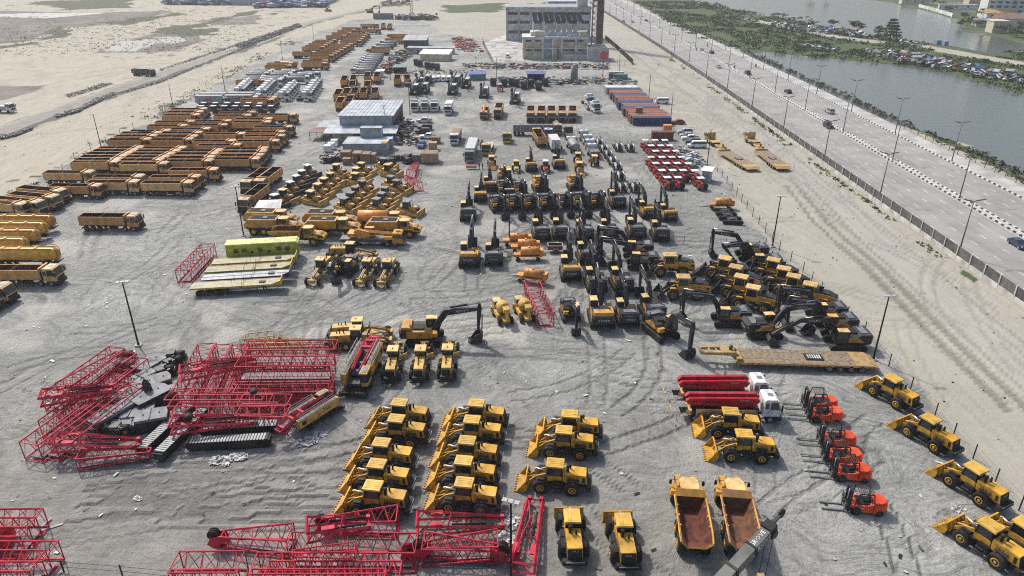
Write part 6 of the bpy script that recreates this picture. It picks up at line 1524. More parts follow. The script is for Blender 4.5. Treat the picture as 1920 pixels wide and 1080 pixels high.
exc(EC, [(945, 362, -80), (975, 365, -80)], -80, '{o} charcoal excavator in the back rank with bucket toward camera', gf, .95)
put(EC, (1068, 594), -84, 'small yellow sided excavator with bucket toward camera beside red lattice', gf, scale=.85)
put(EC, (1238, 627), -68, 'charcoal excavator with bucket planted toward camera at the edge of the open ground', gf, scale=1.05)
put(EC3, (650, 512), -100, 'glossy charcoal excavator with folded arm between the graders', gf, scale=.95)
put(EC, (1192, 478), 174, 'charcoal excavator with long raised boom broadside behind the tail-on cluster', gs, scale=1.0)
put(EC, (1200, 500), 176, 'charcoal excavator broadside with pale cab roof next to a yellow loader', gs, scale=1.0)
put(EC, (1405, 483), 178, 'charcoal excavator broadside at the back near the wire fence corner', gs, scale=1.0)
put(EC3, (1428, 504), 176, 'charcoal excavator broadside with arm tucked under, behind the loaders', gs, scale=1.02)
put(EC, (1365, 606), 177, 'charcoal excavator broadside alone with its bucket standing on open gravel', gs, scale=1.0)
put(EC, (1430, 628), 4, 'charcoal excavator broadside with its boom reaching toward the wire fence', gs, scale=1.0)
put(EC, (1543, 598), 176, 'charcoal excavator broadside, farthest of the three beside the fence', gs, scale=1.0)
put(EC, (1562, 620), 177, 'charcoal excavator broadside, middle of the three beside the fence', gs, scale=1.0)
put(EC2, (1582, 650), 178, 'charcoal excavator with arm stretched out along the yellow lowboy', gs, scale=1.05)
put(mk_excavator('old', 1), (797, 640), 1, 'yellow excavator with big black boom arched over the graders', gs, scale=1.12)
# ---- loaders
LV = mk_loader('volvo'); LS = mk_loader('std'); gv = 'loaders with charcoal buckets'; gl_ = 'yellow wheel loaders'
put(LV, (1254, 513), 179, 'loader with charcoal bucket standing apart behind the excavators', gv, scale=1.16)
put(LV, (1279, 556), 177, 'loader with charcoal bucket between the tail-on excavators and the loader pack', gv, scale=1.16)
row(LV, [(1356, 520), (1376, 537), (1386, 556), (1408, 577)], 152, '{o} charcoal bucket loader from the back in the slanted file', gv, scale=1.16)
row(LV, [(1446, 523), (1465, 540), (1483, 555), (1514, 571)], 152, '{o} charcoal bucket loader from the back in the file by the fence', gv, scale=1.16)
row(LS, [(754, 795), (748, 826), (721, 872), (713, 913), (706, 955)], 172, '{o} yellow loader from the back in the file nearest the red booms', gl_, jit=1)
row(LS, [(896, 796), (888, 828), (879, 868), (873, 907), (874, 949)], 172, '{o} yellow loader from the back in the middle file of five', gl_, jit=1)
row(LS, [(1069, 817), (1058, 848), (1042, 912)], 173, '{o} yellow loader from the back in the file of three', gl_, jit=1)
row(LS, [(1366, 812), (1391, 855)], 174, '{o} yellow loader of two below the red concrete pumps', gl_, jit=1)
put(LS, (1071, 1015), 91, 'yellow loader tail to camera beside the red boom section', gl_)
put(LS, (1166, 1023), 91, 'yellow loader tail to camera beside the brown bedded haulers', gl_)
row(LS, [(1667, 749), (1735, 827), (1817, 922), (1843, 1032), (1908, 1030)], 117, '{o} yellow loader from the back in the slanted line by the wire fence', gl_, jit=1)
# ---- forklifts, pumps, trailers
row(mk_forklift(), [(1538, 766), (1547, 787), (1570, 834), (1580, 866), (1596, 896), (1623, 956)], 172, '{o} orange forklift from the back in the short line', 'orange forklifts', scale=1.08)
PU = mk_pump()
put(PU, (1346, 748), -1, 'concrete pump truck with red folded boom, nearer the lowboy trailer', 'concrete pump trucks')
put(PU, (1363, 781), -2, 'concrete pump truck with red folded boom, nearer the yellow loaders', 'concrete pump trucks')
put(mk_lowboy(23, 5), (1466, 682), 176.5, 'long yellow lowboy trailer with weathered plank deck in front of excavators', 'lowboy trailers')
LB = mk_lowboy(20, 4)
put(LB, (1375, 301), 101, 'yellow lowboy trailer beside the wire fence near the parked cars', 'lowboy trailers', scale=1, flat=False)
put(LB, (1440, 300), 92, 'yellow lowboy trailer standing on the sand nearer the highway', 'lowboy trailers', flat=False)
FB = mk_flatbed(); FBB = mk_flatbed('lightgrey', 'car_blue')
put(FB, (480, 500), 9, 'cream decked flatbed trailer right in front of the lime cabin', 'flatbed trailers in a row')
put(FB, (470, 515), 9, 'cream decked flatbed trailer with black stakes, second from the lime cabin', 'flatbed trailers in a row')
put(FBB, (465, 530), 9, 'pale grey flatbed trailer with blue edge between the cream ones', 'flatbed trailers in a row')
put(FB, (447, 546), 8, 'cream decked flatbed trailer at the front of the row, wheels showing', 'flatbed trailers in a row')
mo = Model('mobile_site_cabin', 'site cabin'); b = mo.part('wall'); b.box(-6.8, 6.8, -1.3, 1.3, .9, 3.5, 'lime'); b.box(-6.8, 6.5, -1.28, 1.28, .4, .9, 'maroon')
r = mo.part('roof'); r.prism([(-6.9, 3.5), (6.5, 3.5), (6.9, 3.3), (6.9, 3.4), (6.5, 3.75), (-6.9, 3.75)], -1.4, 1.4, 'lime_roof')
for s in (-1, 1):
    for x, wd, z, hh in ((-5.4, .9, 2.0, .8), (-3.9, .9, 2.0, .8), (-2.2, .5, 1.7, .45), (-.8, .9, 2.0, .8), (1.0, .5, 1.7, .45), (2.6, .9, 2.0, .8), (4.3, .9, 2.0, .8)): w = mo.part('window'); w.box(x, x + wd, s * 1.31 - .02, s * 1.31 + .02, z, z + hh, 'glass')
w = mo.part('window'); w.box(6.8, 6.84, -.8, .8, 2.3, 3.0, 'glass')
for x in (-3, -1.6):
    for s in (-1, 1): wheel(mo, x, s * 1.15, .48, .35, 'steel_dark')
put(mo, (497, 484), 9, 'lime green mobile site cabin with square windows and maroon skirt', scale=.94)
row(mk_bowser(), [(968, 460), (983, 472), (989, 487)], 181, '{o} orange tank bowser from the back in the trio of three', 'orange tank bowsers')
put(mk_bowser(), (996, 529), 160, 'orange tank bowser standing askew apart from the trio', 'orange tank bowsers')
put(mk_bowser(), (1350, 392), 181, 'yellow orange bowser by the wire fence and black crawler frames', 'orange tank bowsers')
put(mk_cart(), (1040, 472), 181, 'small maroon cart trailer with cream rim between excavators')
MX = mk_mixer()
put(MX, (942, 598), 107, 'yellow self loading concrete mixer nearer the graders', 'concrete mixers'); put(MX, (983, 594), 105, 'yellow self loading concrete mixer right beside the red lattice', 'concrete mixers')
CB = mk_crane_base()
def cbase(T, Fp, label):
    a = Vector(at(T[0], T[1], 1.9)); b = Vector(at(Fp[0], Fp[1], .6)); k = (b - a).length / 12.4; d = (b - a).normalized(); o = b - d * 5 * k
    put(CB, None, math.degrees(math.atan2(d.y, d.x)), label, 'crawler crane bodies', world=(o.x, o.y), scale=k)
cbase((705, 636), (662, 741), 'yellow crawler crane body with red mast pointing away from camera'); cbase((520, 806), (632, 754), 'yellow crawler crane body with red mast reaching down toward the black track')
# ---- rollers and red tractors
RL = mk_roller(); RT = mk_roller('tractor_red', 'black', 'white', 'tractor_red')
row(RL, [(1122, 273), (1131, 284), (1139, 295), (1147, 307), (1156, 318), (1161, 335), (1164, 357), (1188, 357)], 96, '{o} dark roller with painted hood highlights from the back in the diagonal file', 'dark rollers with painted hood highlights', flat=False)
row(RL, [(1158, 281), (1180, 282)], 96, '{o} dark roller with painted hood highlights of two beside the red tractors', 'dark rollers with painted hood highlights')
cano = [[(1040, 270), (1180, 270), (1325, 270)], [(1120, 355), (1265, 355), (1400, 355)], [(1190, 440), (1345, 440), (1490, 440)], [(1120, 535), (1280, 535), (1430, 535), (1575, 535)], [(1190, 630), (1350, 630), (1510, 630), (1675, 635)], [(1280, 740), (1440, 740), (1595, 740), (1770, 745)], [(1360, 850), (1520, 850), (1860, 860)]]
for k, l in enumerate(cano): row(RT, [(1080 + a / 8, 230 + b_ / 8 + 16) for a, b_ in l], 97, '{o} red tractor from the rollers in canopy row ' + ('one two three four five six seven'.split()[k]) + ' from the brown container', 'red tractors with white canopies', flat=False)
BK = mk_backhoe(); row(BK, [(1083, 306), (1086, 324)], -92, '{o} yellow backhoe loader beside the dark rollers', 'backhoe loaders')
put(BK, (1114, 310), 92, 'weathered tan backhoe with raised arm at the end of the white machines', 'backhoe loaders')
put(mk_small_tractor('trailer_yellow', 'trailer_yellow'), (968, 321), -88, 'small yellow tractor standing by itself near yellow excavator')
put(mk_small_tractor('tractor_red', 'white'), (1023, 321), -88, 'small red tractor with white roof between two excavators')
# ---- trucks beyond the excavators
BR = mk_box_truck('white', 6, colr='white')
row(WT, [(780, 207), (799, 207), (817, 207)], -92, '{o} white tractor unit of three facing out beside the workshop', 'white trucks beside the workshop')
put(BR, (842, 212), -92, 'white truck facing out beside the three white tractor units')
put(TO, (935, 217), -93, 'orange tipper facing out beside the orange truck crane', G)
row(TO, series((995, 223), (19.6, 0), 5), -93, '{o} orange tipper of five facing out in a tight line', 'line of five orange tippers')
row(WT, [(1101, 196), (1112, 209)], -70, '{o} white tractor unit of two standing on open gravel near containers', 'pair of white tractor units')
mo = Model('dropside_trailer', 'trailer'); d = mo.part('deck'); d.box(-6.2, 6.2, -1.2, 1.2, 1.2, 1.35, 'steel_dark')
s_ = mo.part('side_board')
for s in (-1, 1):
    s_.box(-6.2, 6.2, s * 1.22 - .04, s * 1.22 + .04, 1.3, 2.7, 'slate')
    for x in np.linspace(-6, 6, 13): s_.box(x - .06, x + .06, s * 1.27 - .05, s * 1.27 + .05, 1.2, 2.9, 'lightgrey')
for x in (-3.2, -4.4, -5.6):
    for s in (-1, 1): wheel(mo, x, s * 1.0, .5, .4, 'steel_dark')
put(mo, (1000, 253), 0, 'long grey dropside trailer with pale ribs behind a yellow nosed truck', flat=False)
put(mk_box_truck('steel_dark', 4.5, colr='trailer_yellow', h=.5), (951, 265), -92, 'yellow nosed truck with white top facing out beside the dropside trailer')
put(TO, (1010, 268), 97, 'orange tipper tail to camera in front of the dropside trailer', G)
put(mk_tank_truck('steel_dark', 'orange', 5), (1044, 249), -88, 'truck with tan orange cab at the end of dropside trailer')
put(mk_box_truck('steel_dark', 6, colr='white', h=.6), (1029, 256), -96, 'white truck with black back behind the orange tail-on tipper')
put(BXW, (1038, 279), 95, 'white box truck tail to camera behind the yellow excavators')
put(TT, (1074, 282), 97, 'silver tanker truck tail to camera behind the yellow backhoes', flat=False)
put(mk_box_truck('steel_dark', 5, colr='charcoal', h=.5), (1068, 261), 95, 'black truck parked ahead of the silver tanker')
PV = mk_box_truck('slate', 4.2, colr='white', h=1.0)
row(PV, [(1097, 267), (1104, 276), (1108, 285), (1112, 294)], 97, '{o} white sided paving truck with black hopper from the back', 'white sided paving machines', flat=False)
put(mk_box_truck('plank', 8, colr='white', h=1.6), (855, 265), -92, 'white fronted truck loaded with brown timber facing out')
put(mk_box_truck('lightgrey', 12, colr='slate', h=2.2), (884, 293), -92, 'long white truck with red front bumper among people')
mb = MB(); mb.box(-1.35, 1.35, -.5, .5, .45, 1.05, 'sign_red'); mb.box(-.8, .8, -.56, -.5, .6, .95, 'lightgrey'); single('vehicle_ramp', mb, 'red loading ramp with pale grid at the nose of the long white truck', 'ramp', (*at(884, 317), 0))
put(mk_box_truck('deck_cream', 7.5, colr='tan', h=.35), (915, 284), -95, 'cream flat truck with tan cab and parts on its bed')
put(mk_backhoe(), (922, 312), -88, 'yellow small loader standing at the nose of the cream flat truck', 'backhoe loaders')
# ---- drilling rigs etc. beyond
RG = mk_rig()
row(RG, [(778, 176), (796, 174), (790, 163), (800, 158), (849, 176), (855, 160), (874, 164), (908, 182), (966, 193)], -95, '{o} pale cabbed drilling rig counted from the tail-on tippers', 'drilling rigs', flat=False, scale=1.35)
row(mk_pickup('white', 'van'), [(813, 153), (822, 152), (832, 152), (842, 152), (860, 151)], -92, '{o} small white machine from the rigs in the short line', 'short line of white machines')
put(mk_small_tractor('tractor_red', 'white'), (938, 171), -90, 'red machine with white top beside the black rigs')
EB = mk_box_truck('black', 3.5, colr='black', h=.9)
row(EB, [(925, 160), (945, 161), (960, 160), (968, 162), (983, 166), (995, 163), (1010, 168), (1022, 160)], -90, '{o} black machine unit from the pole along the service yard', 'black machine units', flat=True)
row(mk_box_truck('slate', 3, colr='steel_dark', h=1.1), [(782, 122), (788, 124), (802, 128), (812, 130), (820, 131)], -90, '{o} dark generator unit on the pale apron by the white shed', 'generator units')
# lone lorries on the sand road
put(mk_tipper('steel_dark', 'black'), (271, 142), -14, 'dark grey tipper alone on the dirt haul road', scale=.88); put(mk_box_truck('lightgrey', 6, colr='white', h=1.2), (6, 211), -4, 'white lorry on the dirt haul road at the photo edge')
# ---- containers
cols = ['cont_blue', 'cont_red', 'cont_red', 'cont_red', 'cont_red', 'cont_brown', 'cont_blue', 'cont_red', 'cont_red', 'cont_blue', 'cont_blue', 'cont_red', 'cont_brown', 'cont_red', 'cont_blue', 'cont_blue', 'cont_red', 'cont_red', 'cont_blue', 'cont_blue', 'cont_white', 'cont_white']
mods = {}; cn = {'cont_blue': 'blue', 'cont_red': 'terracotta', 'cont_brown': 'brown', 'cont_white': 'white'}
fx, fy = at(1220, 234)
for i, c in enumerate(cols):
    mods.setdefault(c, mk_container(c))
    t = i / (len(cols) - 1)
    put(mods[c], None, 180 if False else 0 + random.uniform(-.6, .6), '%s shipping container, %s from the front of the long stack' % (cn[c], ORD[i]), 'containers in the long stack', world=(fx - 2.0 * t + random.uniform(-.5, .5), fy + i * 2.66), flat=False)
put(mk_container('cont_brown', 6.1), (1241, 262), 0, 'short brown container standing alone behind the red tractors')
put(mk_container('bowser_orange', 3.2), (1251, 246), 0, 'small orange skip box beside the blue container', scale=.8)
mb = MB(); mb.box(-1.2, 1.2, -.9, .9, 2.62, 4.2, 'wood', .1, .1); single('wooden_crate', mb, 'grey brown crate sitting on the terracotta containers', 'crate', (fx - 3.0, fy + 6.8, 0))
put(mk_container('cont_white', 6.1), (1155, 145), 0, 'short white container behind the long container stack'); put(mk_container('cont_green', 6.1), (1162, 150), 0, 'dark green container behind the long container stack'); put(mk_container('cont_blue', 6.1), (1147, 148), 80, 'blue container end-on behind the long container stack')
mb = MB(); mb.cyl((0, 0, 0), (0, 0, 7), 1.5, 'slate', 18); mb.cyl((0, 0, 7), (0, 0, 7.3), 1.5, 'grey', 18, .4); single('upright_tank', mb, 'tall dark grey upright tank near the blue tarpaulin shelter', 'tank', (*at(1076, 155), 0))
mo = Model('round_sign', 'sign'); p = mo.part('post'); p.bar((0, 0, 0), (0, 0, 7.5), .25, 'sign_red'); d = mo.part('disc'); d.cyl((0, -.2, 9.2), (0, .2, 9.2), 1.9, 'sign_red', 24); d.cyl((0, -.26, 9.2), (0, -.2, 9.2), .6, 'tarp_green', 12); put(mo, (1130, 145), 0, 'round red sign on a post behind the containers', flat=False)
# ---- cars
PK = mk_pickup(); SV = mk_pickup('car_black', 'suv'); CS = mk_pickup('car_silver', 'car'); CBk = mk_pickup('car_black', 'car'); CBl = mk_pickup('car_blue', 'car'); VW = mk_pickup('white', 'van'); CR = mk_pickup('car_red', 'car'); SS = mk_pickup('car_silver', 'suv')
put(PK, (796, 230), 178, 'white pickup with open bed near a person in yellow vest'); put(SV, (797, 243), 178, 'black suv behind the other black suv by the workshop'); put(SV, (793, 250), 178, 'black suv in front, broadside by the workshop'); put(PK, (803, 260), 178, 'white pickup with dark windows below the black suvs'); put(mk_pickup('tarp_blue', 'pickup'), (791, 275), -95, 'blue pickup parked beside the wooden crates'); put(PK, (770, 236), 150, 'white pickup half hidden at the workshop side')
row([SS, CS, PK, SV, CS], [(1284, 251), (1288, 257), (1294, 263), (1299, 270), (1303, 276)], 178, '{o} parked car from the back in the slanted line by the fence', 'cars parked in a slanted line', flat=False)
put(VW, (1308, 277), 178, 'white minibus parked at the front of the slanted car line'); put(VW, (1241, 194), 178, 'white minibus alone on the sand beside the containers'); put(CR, (1271, 232), 178, 'dark red car on the sand beside the blue container')
put(VW, (952, 108), -92, 'white van on the pale concrete apron')
for i, (m, p, r_, l) in enumerate([(CBl, (1908, 462), -91, 'dark blue car on the near carriageway at the photo edge'), (SV, (1552, 239), -90, 'black suv beside the median on the near carriageway'), (SS, (1555, 212), 90, 'grey suv in the middle lanes beyond the median'), (CBk, (1477, 174), 90, 'black car far over beyond the striped median'), (SV, (1402, 140), -90, 'dark suv next to a motorbike near the median'), (CS, (1347, 127), -90, 'silver car alone in the near lanes'), (CS, (1315, 95), 90, 'pale car level with a dark car far up the highway'), (CBk, (1334, 100), 90, 'dark car right of a pale car far up the highway'), (CS, (1186, 42), -90, 'small pale car far up the near carriageway'), (CR, (1169, 42), -90, 'small reddish car far up near the fence'), (CBk, (1211, 40), 90, 'small dark car far up beyond the median')]):
    put(m, p, r_, l, 'cars on the highway', flat=i > 3)
MBk = mk_motorbike()
row(MBk, [(1377, 128), (1418, 88), (1417, 126), (1306, 95), (1169, 18), (1326, 87)], -90, '{o} motorbike with rider spread along the highway', 'motorbikes on the highway')
# ---- lamps and poles
PO = mk_pole(10.5)
for p, l, h in [((260, 648), 'black floodlight pole by the red lattice and sand patch', 10.2), ((457, 442), 'black floodlight pole by the lime cabin', 10.2), ((190, 277), 'floodlight pole at the sand edge by the tippers', 9.5), ((327, 212), 'floodlight pole at the sand edge above the tippers', 9.5), ((422, 170), 'floodlight pole beside the white tractor units', 9.5), ((958, 1092), 'black floodlight pole at the bottom beside the red boom section', 9.6), ((955, 451), 'black floodlight pole among the facing excavators', 10.5), ((1448, 463), 'black floodlight pole at the wire fence behind excavators', 10.2), ((1637, 675), 'black floodlight pole at the end of the lowboy', 10), ((1325, 315), 'black floodlight pole between red tractors and lowboy', 10), ((724, 258), 'pale floodlight pole in front of the workshop roof', 9.5), ((1257, 230), 'floodlight pole beside the blue container', 9.5), ((1216, 190), 'floodlight pole beside the middle of the container stack', 9.5), ((931, 152), 'floodlight pole on the service yard beside black units', 9.5), ((769, 215), 'floodlight pole beside the white trucks', 10.5), ((732, 150), 'floodlight pole by the green roofed store', 9.5), ((530, 112), 'floodlight pole on sand beside the far tippers', 9), ((589, 80), 'floodlight pole on the far sand by the tippers', 9), ((1161, 132), 'floodlight pole behind the containers', 9)]:
    put(PO, p, random.uniform(-20, 20), l, 'floodlight poles in the yard', flat=at(*p)[1] > 200, scale=h / 10.5)
SLp = mk_street_lamp()
for nm, xx, yy0, st, n in (('fence', 83.9, 125.2, 32.5, 19), ('median', 102.4, 158.1, 32.2, 18), ('lagoon footpath', 117.2, 188.3, 31.6, 17)):
    for i in range(n):
        y = yy0 + st * i - (st if nm == 'median' and False else 0)
        put(SLp, None, 0, 'double armed street lamp along the %s side, %s up the highway' % (nm, ORD[i]), 'street lamps along the highway', world=(xx + bend(y), y), flat=y > 300)
put(SLp, None, 0, 'double armed street lamp on the median nearest the blue car', 'street lamps along the highway', world=(102.4, 126.0))
# ---- people
P1 = mk_person(); P2 = mk_person('cloth_hi')
GPp = 'people in dark clothes by the long white truck'
for x, y in [(898, 271), (904, 272), (901, 277), (899, 318), (905, 317), (1053, 284)]: put(P1, (x, y), random.uniform(0, 360), 'person in dark clothes standing near the long white truck and tankers', GPp)
for x, y in [(806, 231), (809, 231)]: put(P2, (x, y), random.uniform(0, 360), 'person in bright yellow vest behind the white pickup', 'people in yellow vests')
for x, y in [(1235, 126), (964, 96), (892, 112), (900, 104)]: put(P1, (x, y), 0, 'distant person walking on the pale track or apron', 'distant people walking')

for i, p in enumerate([(1336, 271), (1411, 270)]): put(mk_box_truck('lowboy_yellow', 4.2, colr='lowboy_yellow', h=.15), p, 100, ['yellow tractor cab at the gooseneck of the lowboy by the wire fence', 'yellow tractor cab at the gooseneck of the lowboy nearer the highway'][i], 'tractor cabs of the two lowboys')
# ---------------------------------------------------------------- red lattice booms
LA = mk_lattice(12); LA6 = mk_lattice(6, bays=4); LT = mk_lattice(9, 2.3, 2.1, 6, 1.0, .9); TP = mk_tip(); FT = mk_foot(9)
random.seed(21)
GLb = 'red lattice boom sections'
def lat(model, p, rot, label, z=0.0, L=12.0, tilt=0, world=None):
    x, y = world if world else at(*p); d = Vector((math.cos(rad(rot)), math.sin(rad(rot))))
    return put(model, None, rot, label, GLb, world=(x + d.x * L / 2, y + d.y * L / 2), z=z, tilt=tilt, flat=False)
# slanted pile beside the slate counterweights
def corner(p, rot, label, m=LA, L=12.0, W=2.5, z=0.0, h=2.44):
    x, y = at(p[0], p[1], z + h); d = Vector((math.cos(rad(rot)), math.sin(rad(rot)))); n = Vector((-d.y, d.x))
    return put(m, None, rot, label, GLb, world=(x + d.x * L / 2 - n.x * W / 2, y + d.y * L / 2 - n.y * W / 2), z=z, flat=False)
for i, p in enumerate([(76, 739), (98, 751), (119, 763)]): corner(p, 77.5, '{} red lattice from the open gravel in the rear half of slanted pile'.format(ORD[i]))
for i, p in enumerate([(71, 789), (36, 829), (68, 827), (100, 822)]): corner(p, 76, '{} red lattice from the open gravel in the front half of slanted pile'.format(ORD[i]))
corner((104, 720), 75, 'tapered red lattice stacked on the rear half of slanted pile', LT, 9, 2.3, 2.3, 2.1)
lat(mk_foot(7.5), (92, 790), 20, 'red boom foot lying askew on top of the slanted pile', z=2.4, L=7.5)
lat(FT, (112, 856), 2, 'solid red boom foot lying across the front of the slanted pile', z=1.0, L=9)
lat(mk_lattice(7.5, 1.8, 1.5, 6, .8, .7), (153, 874), 10, 'tapered red lattice under the solid boom foot', L=7.5)
# upright pile
for i, p in enumerate([(322, 735), (356, 737), (391, 738), (424, 738)]): corner(p, 97, '{} red lattice from the slate counterweights in the upright pile'.format(ORD[i]), L=12)
lat(FT, (372, 738), 22, 'red boom foot lying askew on the upright pile', z=2.5, L=6)
# long rank behind the crawler crane
for i, (y, x) in enumerate([(690, 452), (707, 447), (724, 445), (742, 450), (757, 448)]): lat(LA, (x, y), 1.5, '{} red lattice from the yellow mast parts in the long rank'.format(ORD[i]))
for i, (y, x) in enumerate([(706, 470), (738, 456)]): lat(LA, (x, y), 1, '{} red lattice stacked on the long rank'.format(ORD[i]), z=2.4)
lat(mk_foot(9, True), (452, 768), 9, 'red boom foot with black hoist drum before the long rank', z=.6, L=9)
for i, (x, y) in enumerate([(352, 782), (358, 797), (345, 770)]): lat(LA, (x, y), 0, '{} red lattice in the rank beside the crawler tracks'.format(ORD[i]), L=9)
lat(mk_foot(9, True), (330, 828), 10, 'red boom foot with black drum resting over the crawler tracks', z=1.35, L=9)
for i, (x, y) in enumerate([(472, 780), (468, 800)]): lat(LA6, (x, y), -2, '{} short red lattice section beside the crawler crane mast'.format(ORD[i]), L=4)
# bottom pile
TIP = mk_tip(); TIPS = mk_tip(big=False); FT8 = mk_foot(8.4); FT55 = mk_foot(5.6)
def tipc(m, p, rot, label, z=0.0): return corner(p, rot, label, m, 6.6, 2.3, z, 2.24)
for i, (p, z) in enumerate([((547, 998), 0), ((483, 1036), 0), ((472, 1067), 0), ((505, 1052), 0), ((466, 1098), 0)]): corner(p, random.uniform(-.8, .8), '{} long red lattice from the back in the bottom pile'.format(ORD[i]), LA, 12, 2.5, z)
for i, p in enumerate([(336, 1034), (320, 1068), (330, 1096)]): corner(p, random.uniform(-.8, .8), '{} short red lattice from the back at the open end of the bottom pile'.format(ORD[i]), LA6, 6, 2.5)
tipc(TIPS, (536, 1014), 178, 'red boom tip with black sheave, far corner of the bottom pile'); tipc(TIPS, (742, 978), 183, 'red boom tip with black sheaves below the nearest loader')
lat(FT55, (585, 1046), 14, 'red boom foot lying askew on the bottom pile', z=2.5, L=5.6); lat(mk_lattice(5.6, 1.2, .9, 5, .4, .4, False, r=.07), (672, 1078), 184, 'slim red lattice jib with black cap on the bottom pile', z=2.5, L=5.6)
lat(FT8, (784, 1000), 4, 'solid red boom foot standing clear beside the second loader file', z=.3, L=8.4)
tipc(TIP, (797, 996), -3, 'red boom tip with spoked pulley pointing toward the light pole'); tipc(TIP, (934, 1026), 183, 'red boom tip with spoked pulley pointing toward the bottom pile')
lat(mk_foot(9.6), (979, 1080), 81, 'red boom foot section lying alone beside the tail-on loaders', L=9.6)
# corner pile
lat(LA, (80, 1006), 181, 'red lattice at the photo edge, upper of the corner pile'); lat(LA, (66, 1024), 180, 'red lattice with red pulley at the photo edge, middle of corner pile', L=12)
lat(LA, (108, 1070), 180, 'red lattice at the photo edge, lower of the corner pile'); lat(LA, (84, 1088), 180, 'red lattice cut by the photo bottom, lowest of the corner pile')
mb = MB()
for y in (0, 1.1): mb.lathe((0, y, .8), 'y', [(-.3, .8), (-.1, .5), (.1, .5), (.3, .8)], 'crane_red', 16)
single('pulley_block', mb, 'pair of red cable pulleys lying by the corner pile', 'pulley', (*at(10, 1030), 0), 20, GLb)
# loose sections out in the yard
lat(LA, (347, 531), 91, 'single red lattice standing alone beside the flatbed trailers', L=12)
lat(LA, (1022, 611), 99, 'single red lattice beside the concrete mixers', L=11)
lat(LT, (785, 360), 117, 'red lattice, nearer half of the bent pair by the bulldozers', L=9); lat(LT, (772, 334), 88, 'red lattice, farther half of the bent pair by the bulldozers', L=8)
# yellow mast parts
LY = mk_lattice(9, 1.2, .9, 7, grate=False, m='lowboy_yellow', name='mast_section', r=.07); LYr = mk_lattice(11, 1.6, .5, 8, grate=True, m='rust', name='mast_section', r=.06)
put(LY, (508, 651), 2, 'rusty yellow lattice mast piece behind the red long rank', 'yellow mast parts'); put(LYr, (548, 648), 0, 'brown lattice frame lying flat behind the red long rank', 'yellow mast parts'); put(LY, (530, 658), 2, 'rusty yellow lattice mast piece lying nearest the red long rank', 'yellow mast parts')
put(mk_lattice(4, 1.6, 1.2, 3, grate=True, m='lowboy_yellow', name='mast_section', r=.09), (488, 643), 15, 'stubby yellow mast head behind the red long rank', 'yellow mast parts')
mb = MB(); mb.box(-1, 1, -.6, .6, 0, .6, 'lowboy_yellow', .2, .1); mb.cyl((-.3, 0, .5), (.4, 0, 1.3), .35, 'lowboy_yellow', 10); mb.box(.6, 1.2, -.3, .3, .3, .9, 'black'); single('winch_unit', mb, 'small yellow winch unit among the yellow mast parts', 'winch', (*at(524, 645), 0))
# ---------------------------------------------------------------- counterweights, engine frames, crawler frames
def slab(p, L, W, h, rot, label, z=0.0, nose=0.0, m='slate', ribs=1):
    mb = MB(); a = L / 2; b_ = W / 2
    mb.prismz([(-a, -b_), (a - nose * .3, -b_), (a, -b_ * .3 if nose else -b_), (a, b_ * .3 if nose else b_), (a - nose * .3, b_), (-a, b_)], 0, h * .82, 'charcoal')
    mb.prismz([(-a, -b_), (a - nose * .3, -b_), (a, -b_ * .3 if nose else -b_), (a, b_ * .3 if nose else b_), (a - nose * .3, b_), (-a, b_)], h * .82 + .004, h, 'slate_lit_top')  # top layer coloured lighter than the sides, as if lit
    for k in range(ribs): x = -a + L * (k + .6) / (ribs + .4); mb.box(x, x + .16, -b_, b_, h, h + .12, 'charcoal')
    for x in (-a * .5, a * .5): mb.cyl((x, 0, h), (x, 0, h + .1), .09, 'black', 8)
    return single('counterweight_slab', mb, label, 'counterweight', (*at(*p), z), rot, 'slate crane counterweights')
slab((285, 692), 4.2, 2.6, 1.3, 66, 'wide slate counterweight at the back, next to the black engine frames', nose=1.5, ribs=0)
slab((308, 697), 3.2, 2.6, 1.0, 20, 'slate counterweight tucked between the engine frames', ribs=1)
slab((268, 722), 3.8, 1.7, 1.5, 60, 'narrow slate beam counterweight, upper of the long strip')
slab((247, 752), 4.4, 1.9, 1.7, 60, 'narrow slate beam counterweight, middle of the long strip', ribs=2)
slab((217, 794), 5.6, 2.0, 2.0, 60, 'pale narrow beam counterweight, lower end of the long strip', ribs=1)
slab((298, 727), 3.4, 2.4, 1.5, 35, 'square slate counterweight beside the long strip', nose=.8)
slab((312, 752), 3.0, 2.2, 1.6, 30, 'slate counterweight with striped corner by the upright pile', nose=.6)
slab((272, 768), 3.0, 2.4, 1.3, 10, 'slate counterweight partly under the curved one', ribs=2)
slab((287, 762), 4.6, 3.0, .4, 55, 'curved slate counterweight plate with two upright lugs', z=1.7, nose=1.6, ribs=0)
slab((262, 790), 3.6, 2.2, 1.5, 10, 'slate counterweight at the front beside the strip', ribs=2)
slab((290, 800), 3.6, 2.4, 1.9, 18, 'thick black sided counterweight nearest the crawler tracks', ribs=1)
slab((240, 808), 3.0, 2.2, 1.3, 25, 'slate counterweight at the front corner by the red boom foot', ribs=2)
slab((322, 788), 2.6, 1.6, .8, 5, 'low black counterweight block behind the crawler tracks', ribs=0)
mb = MB()
for s in (-.35, .35): mb.prism([(-.5, 0), (.5, 0), (.35, 1.1), (-.1, 1.5), (-.4, 1.0)], s - .08, s + .08, 'charcoal')
single('lifting_lug', mb, 'pair of black lifting lugs on the curved counterweight plate', 'lug', (*at(284, 757), 2.1), 40)
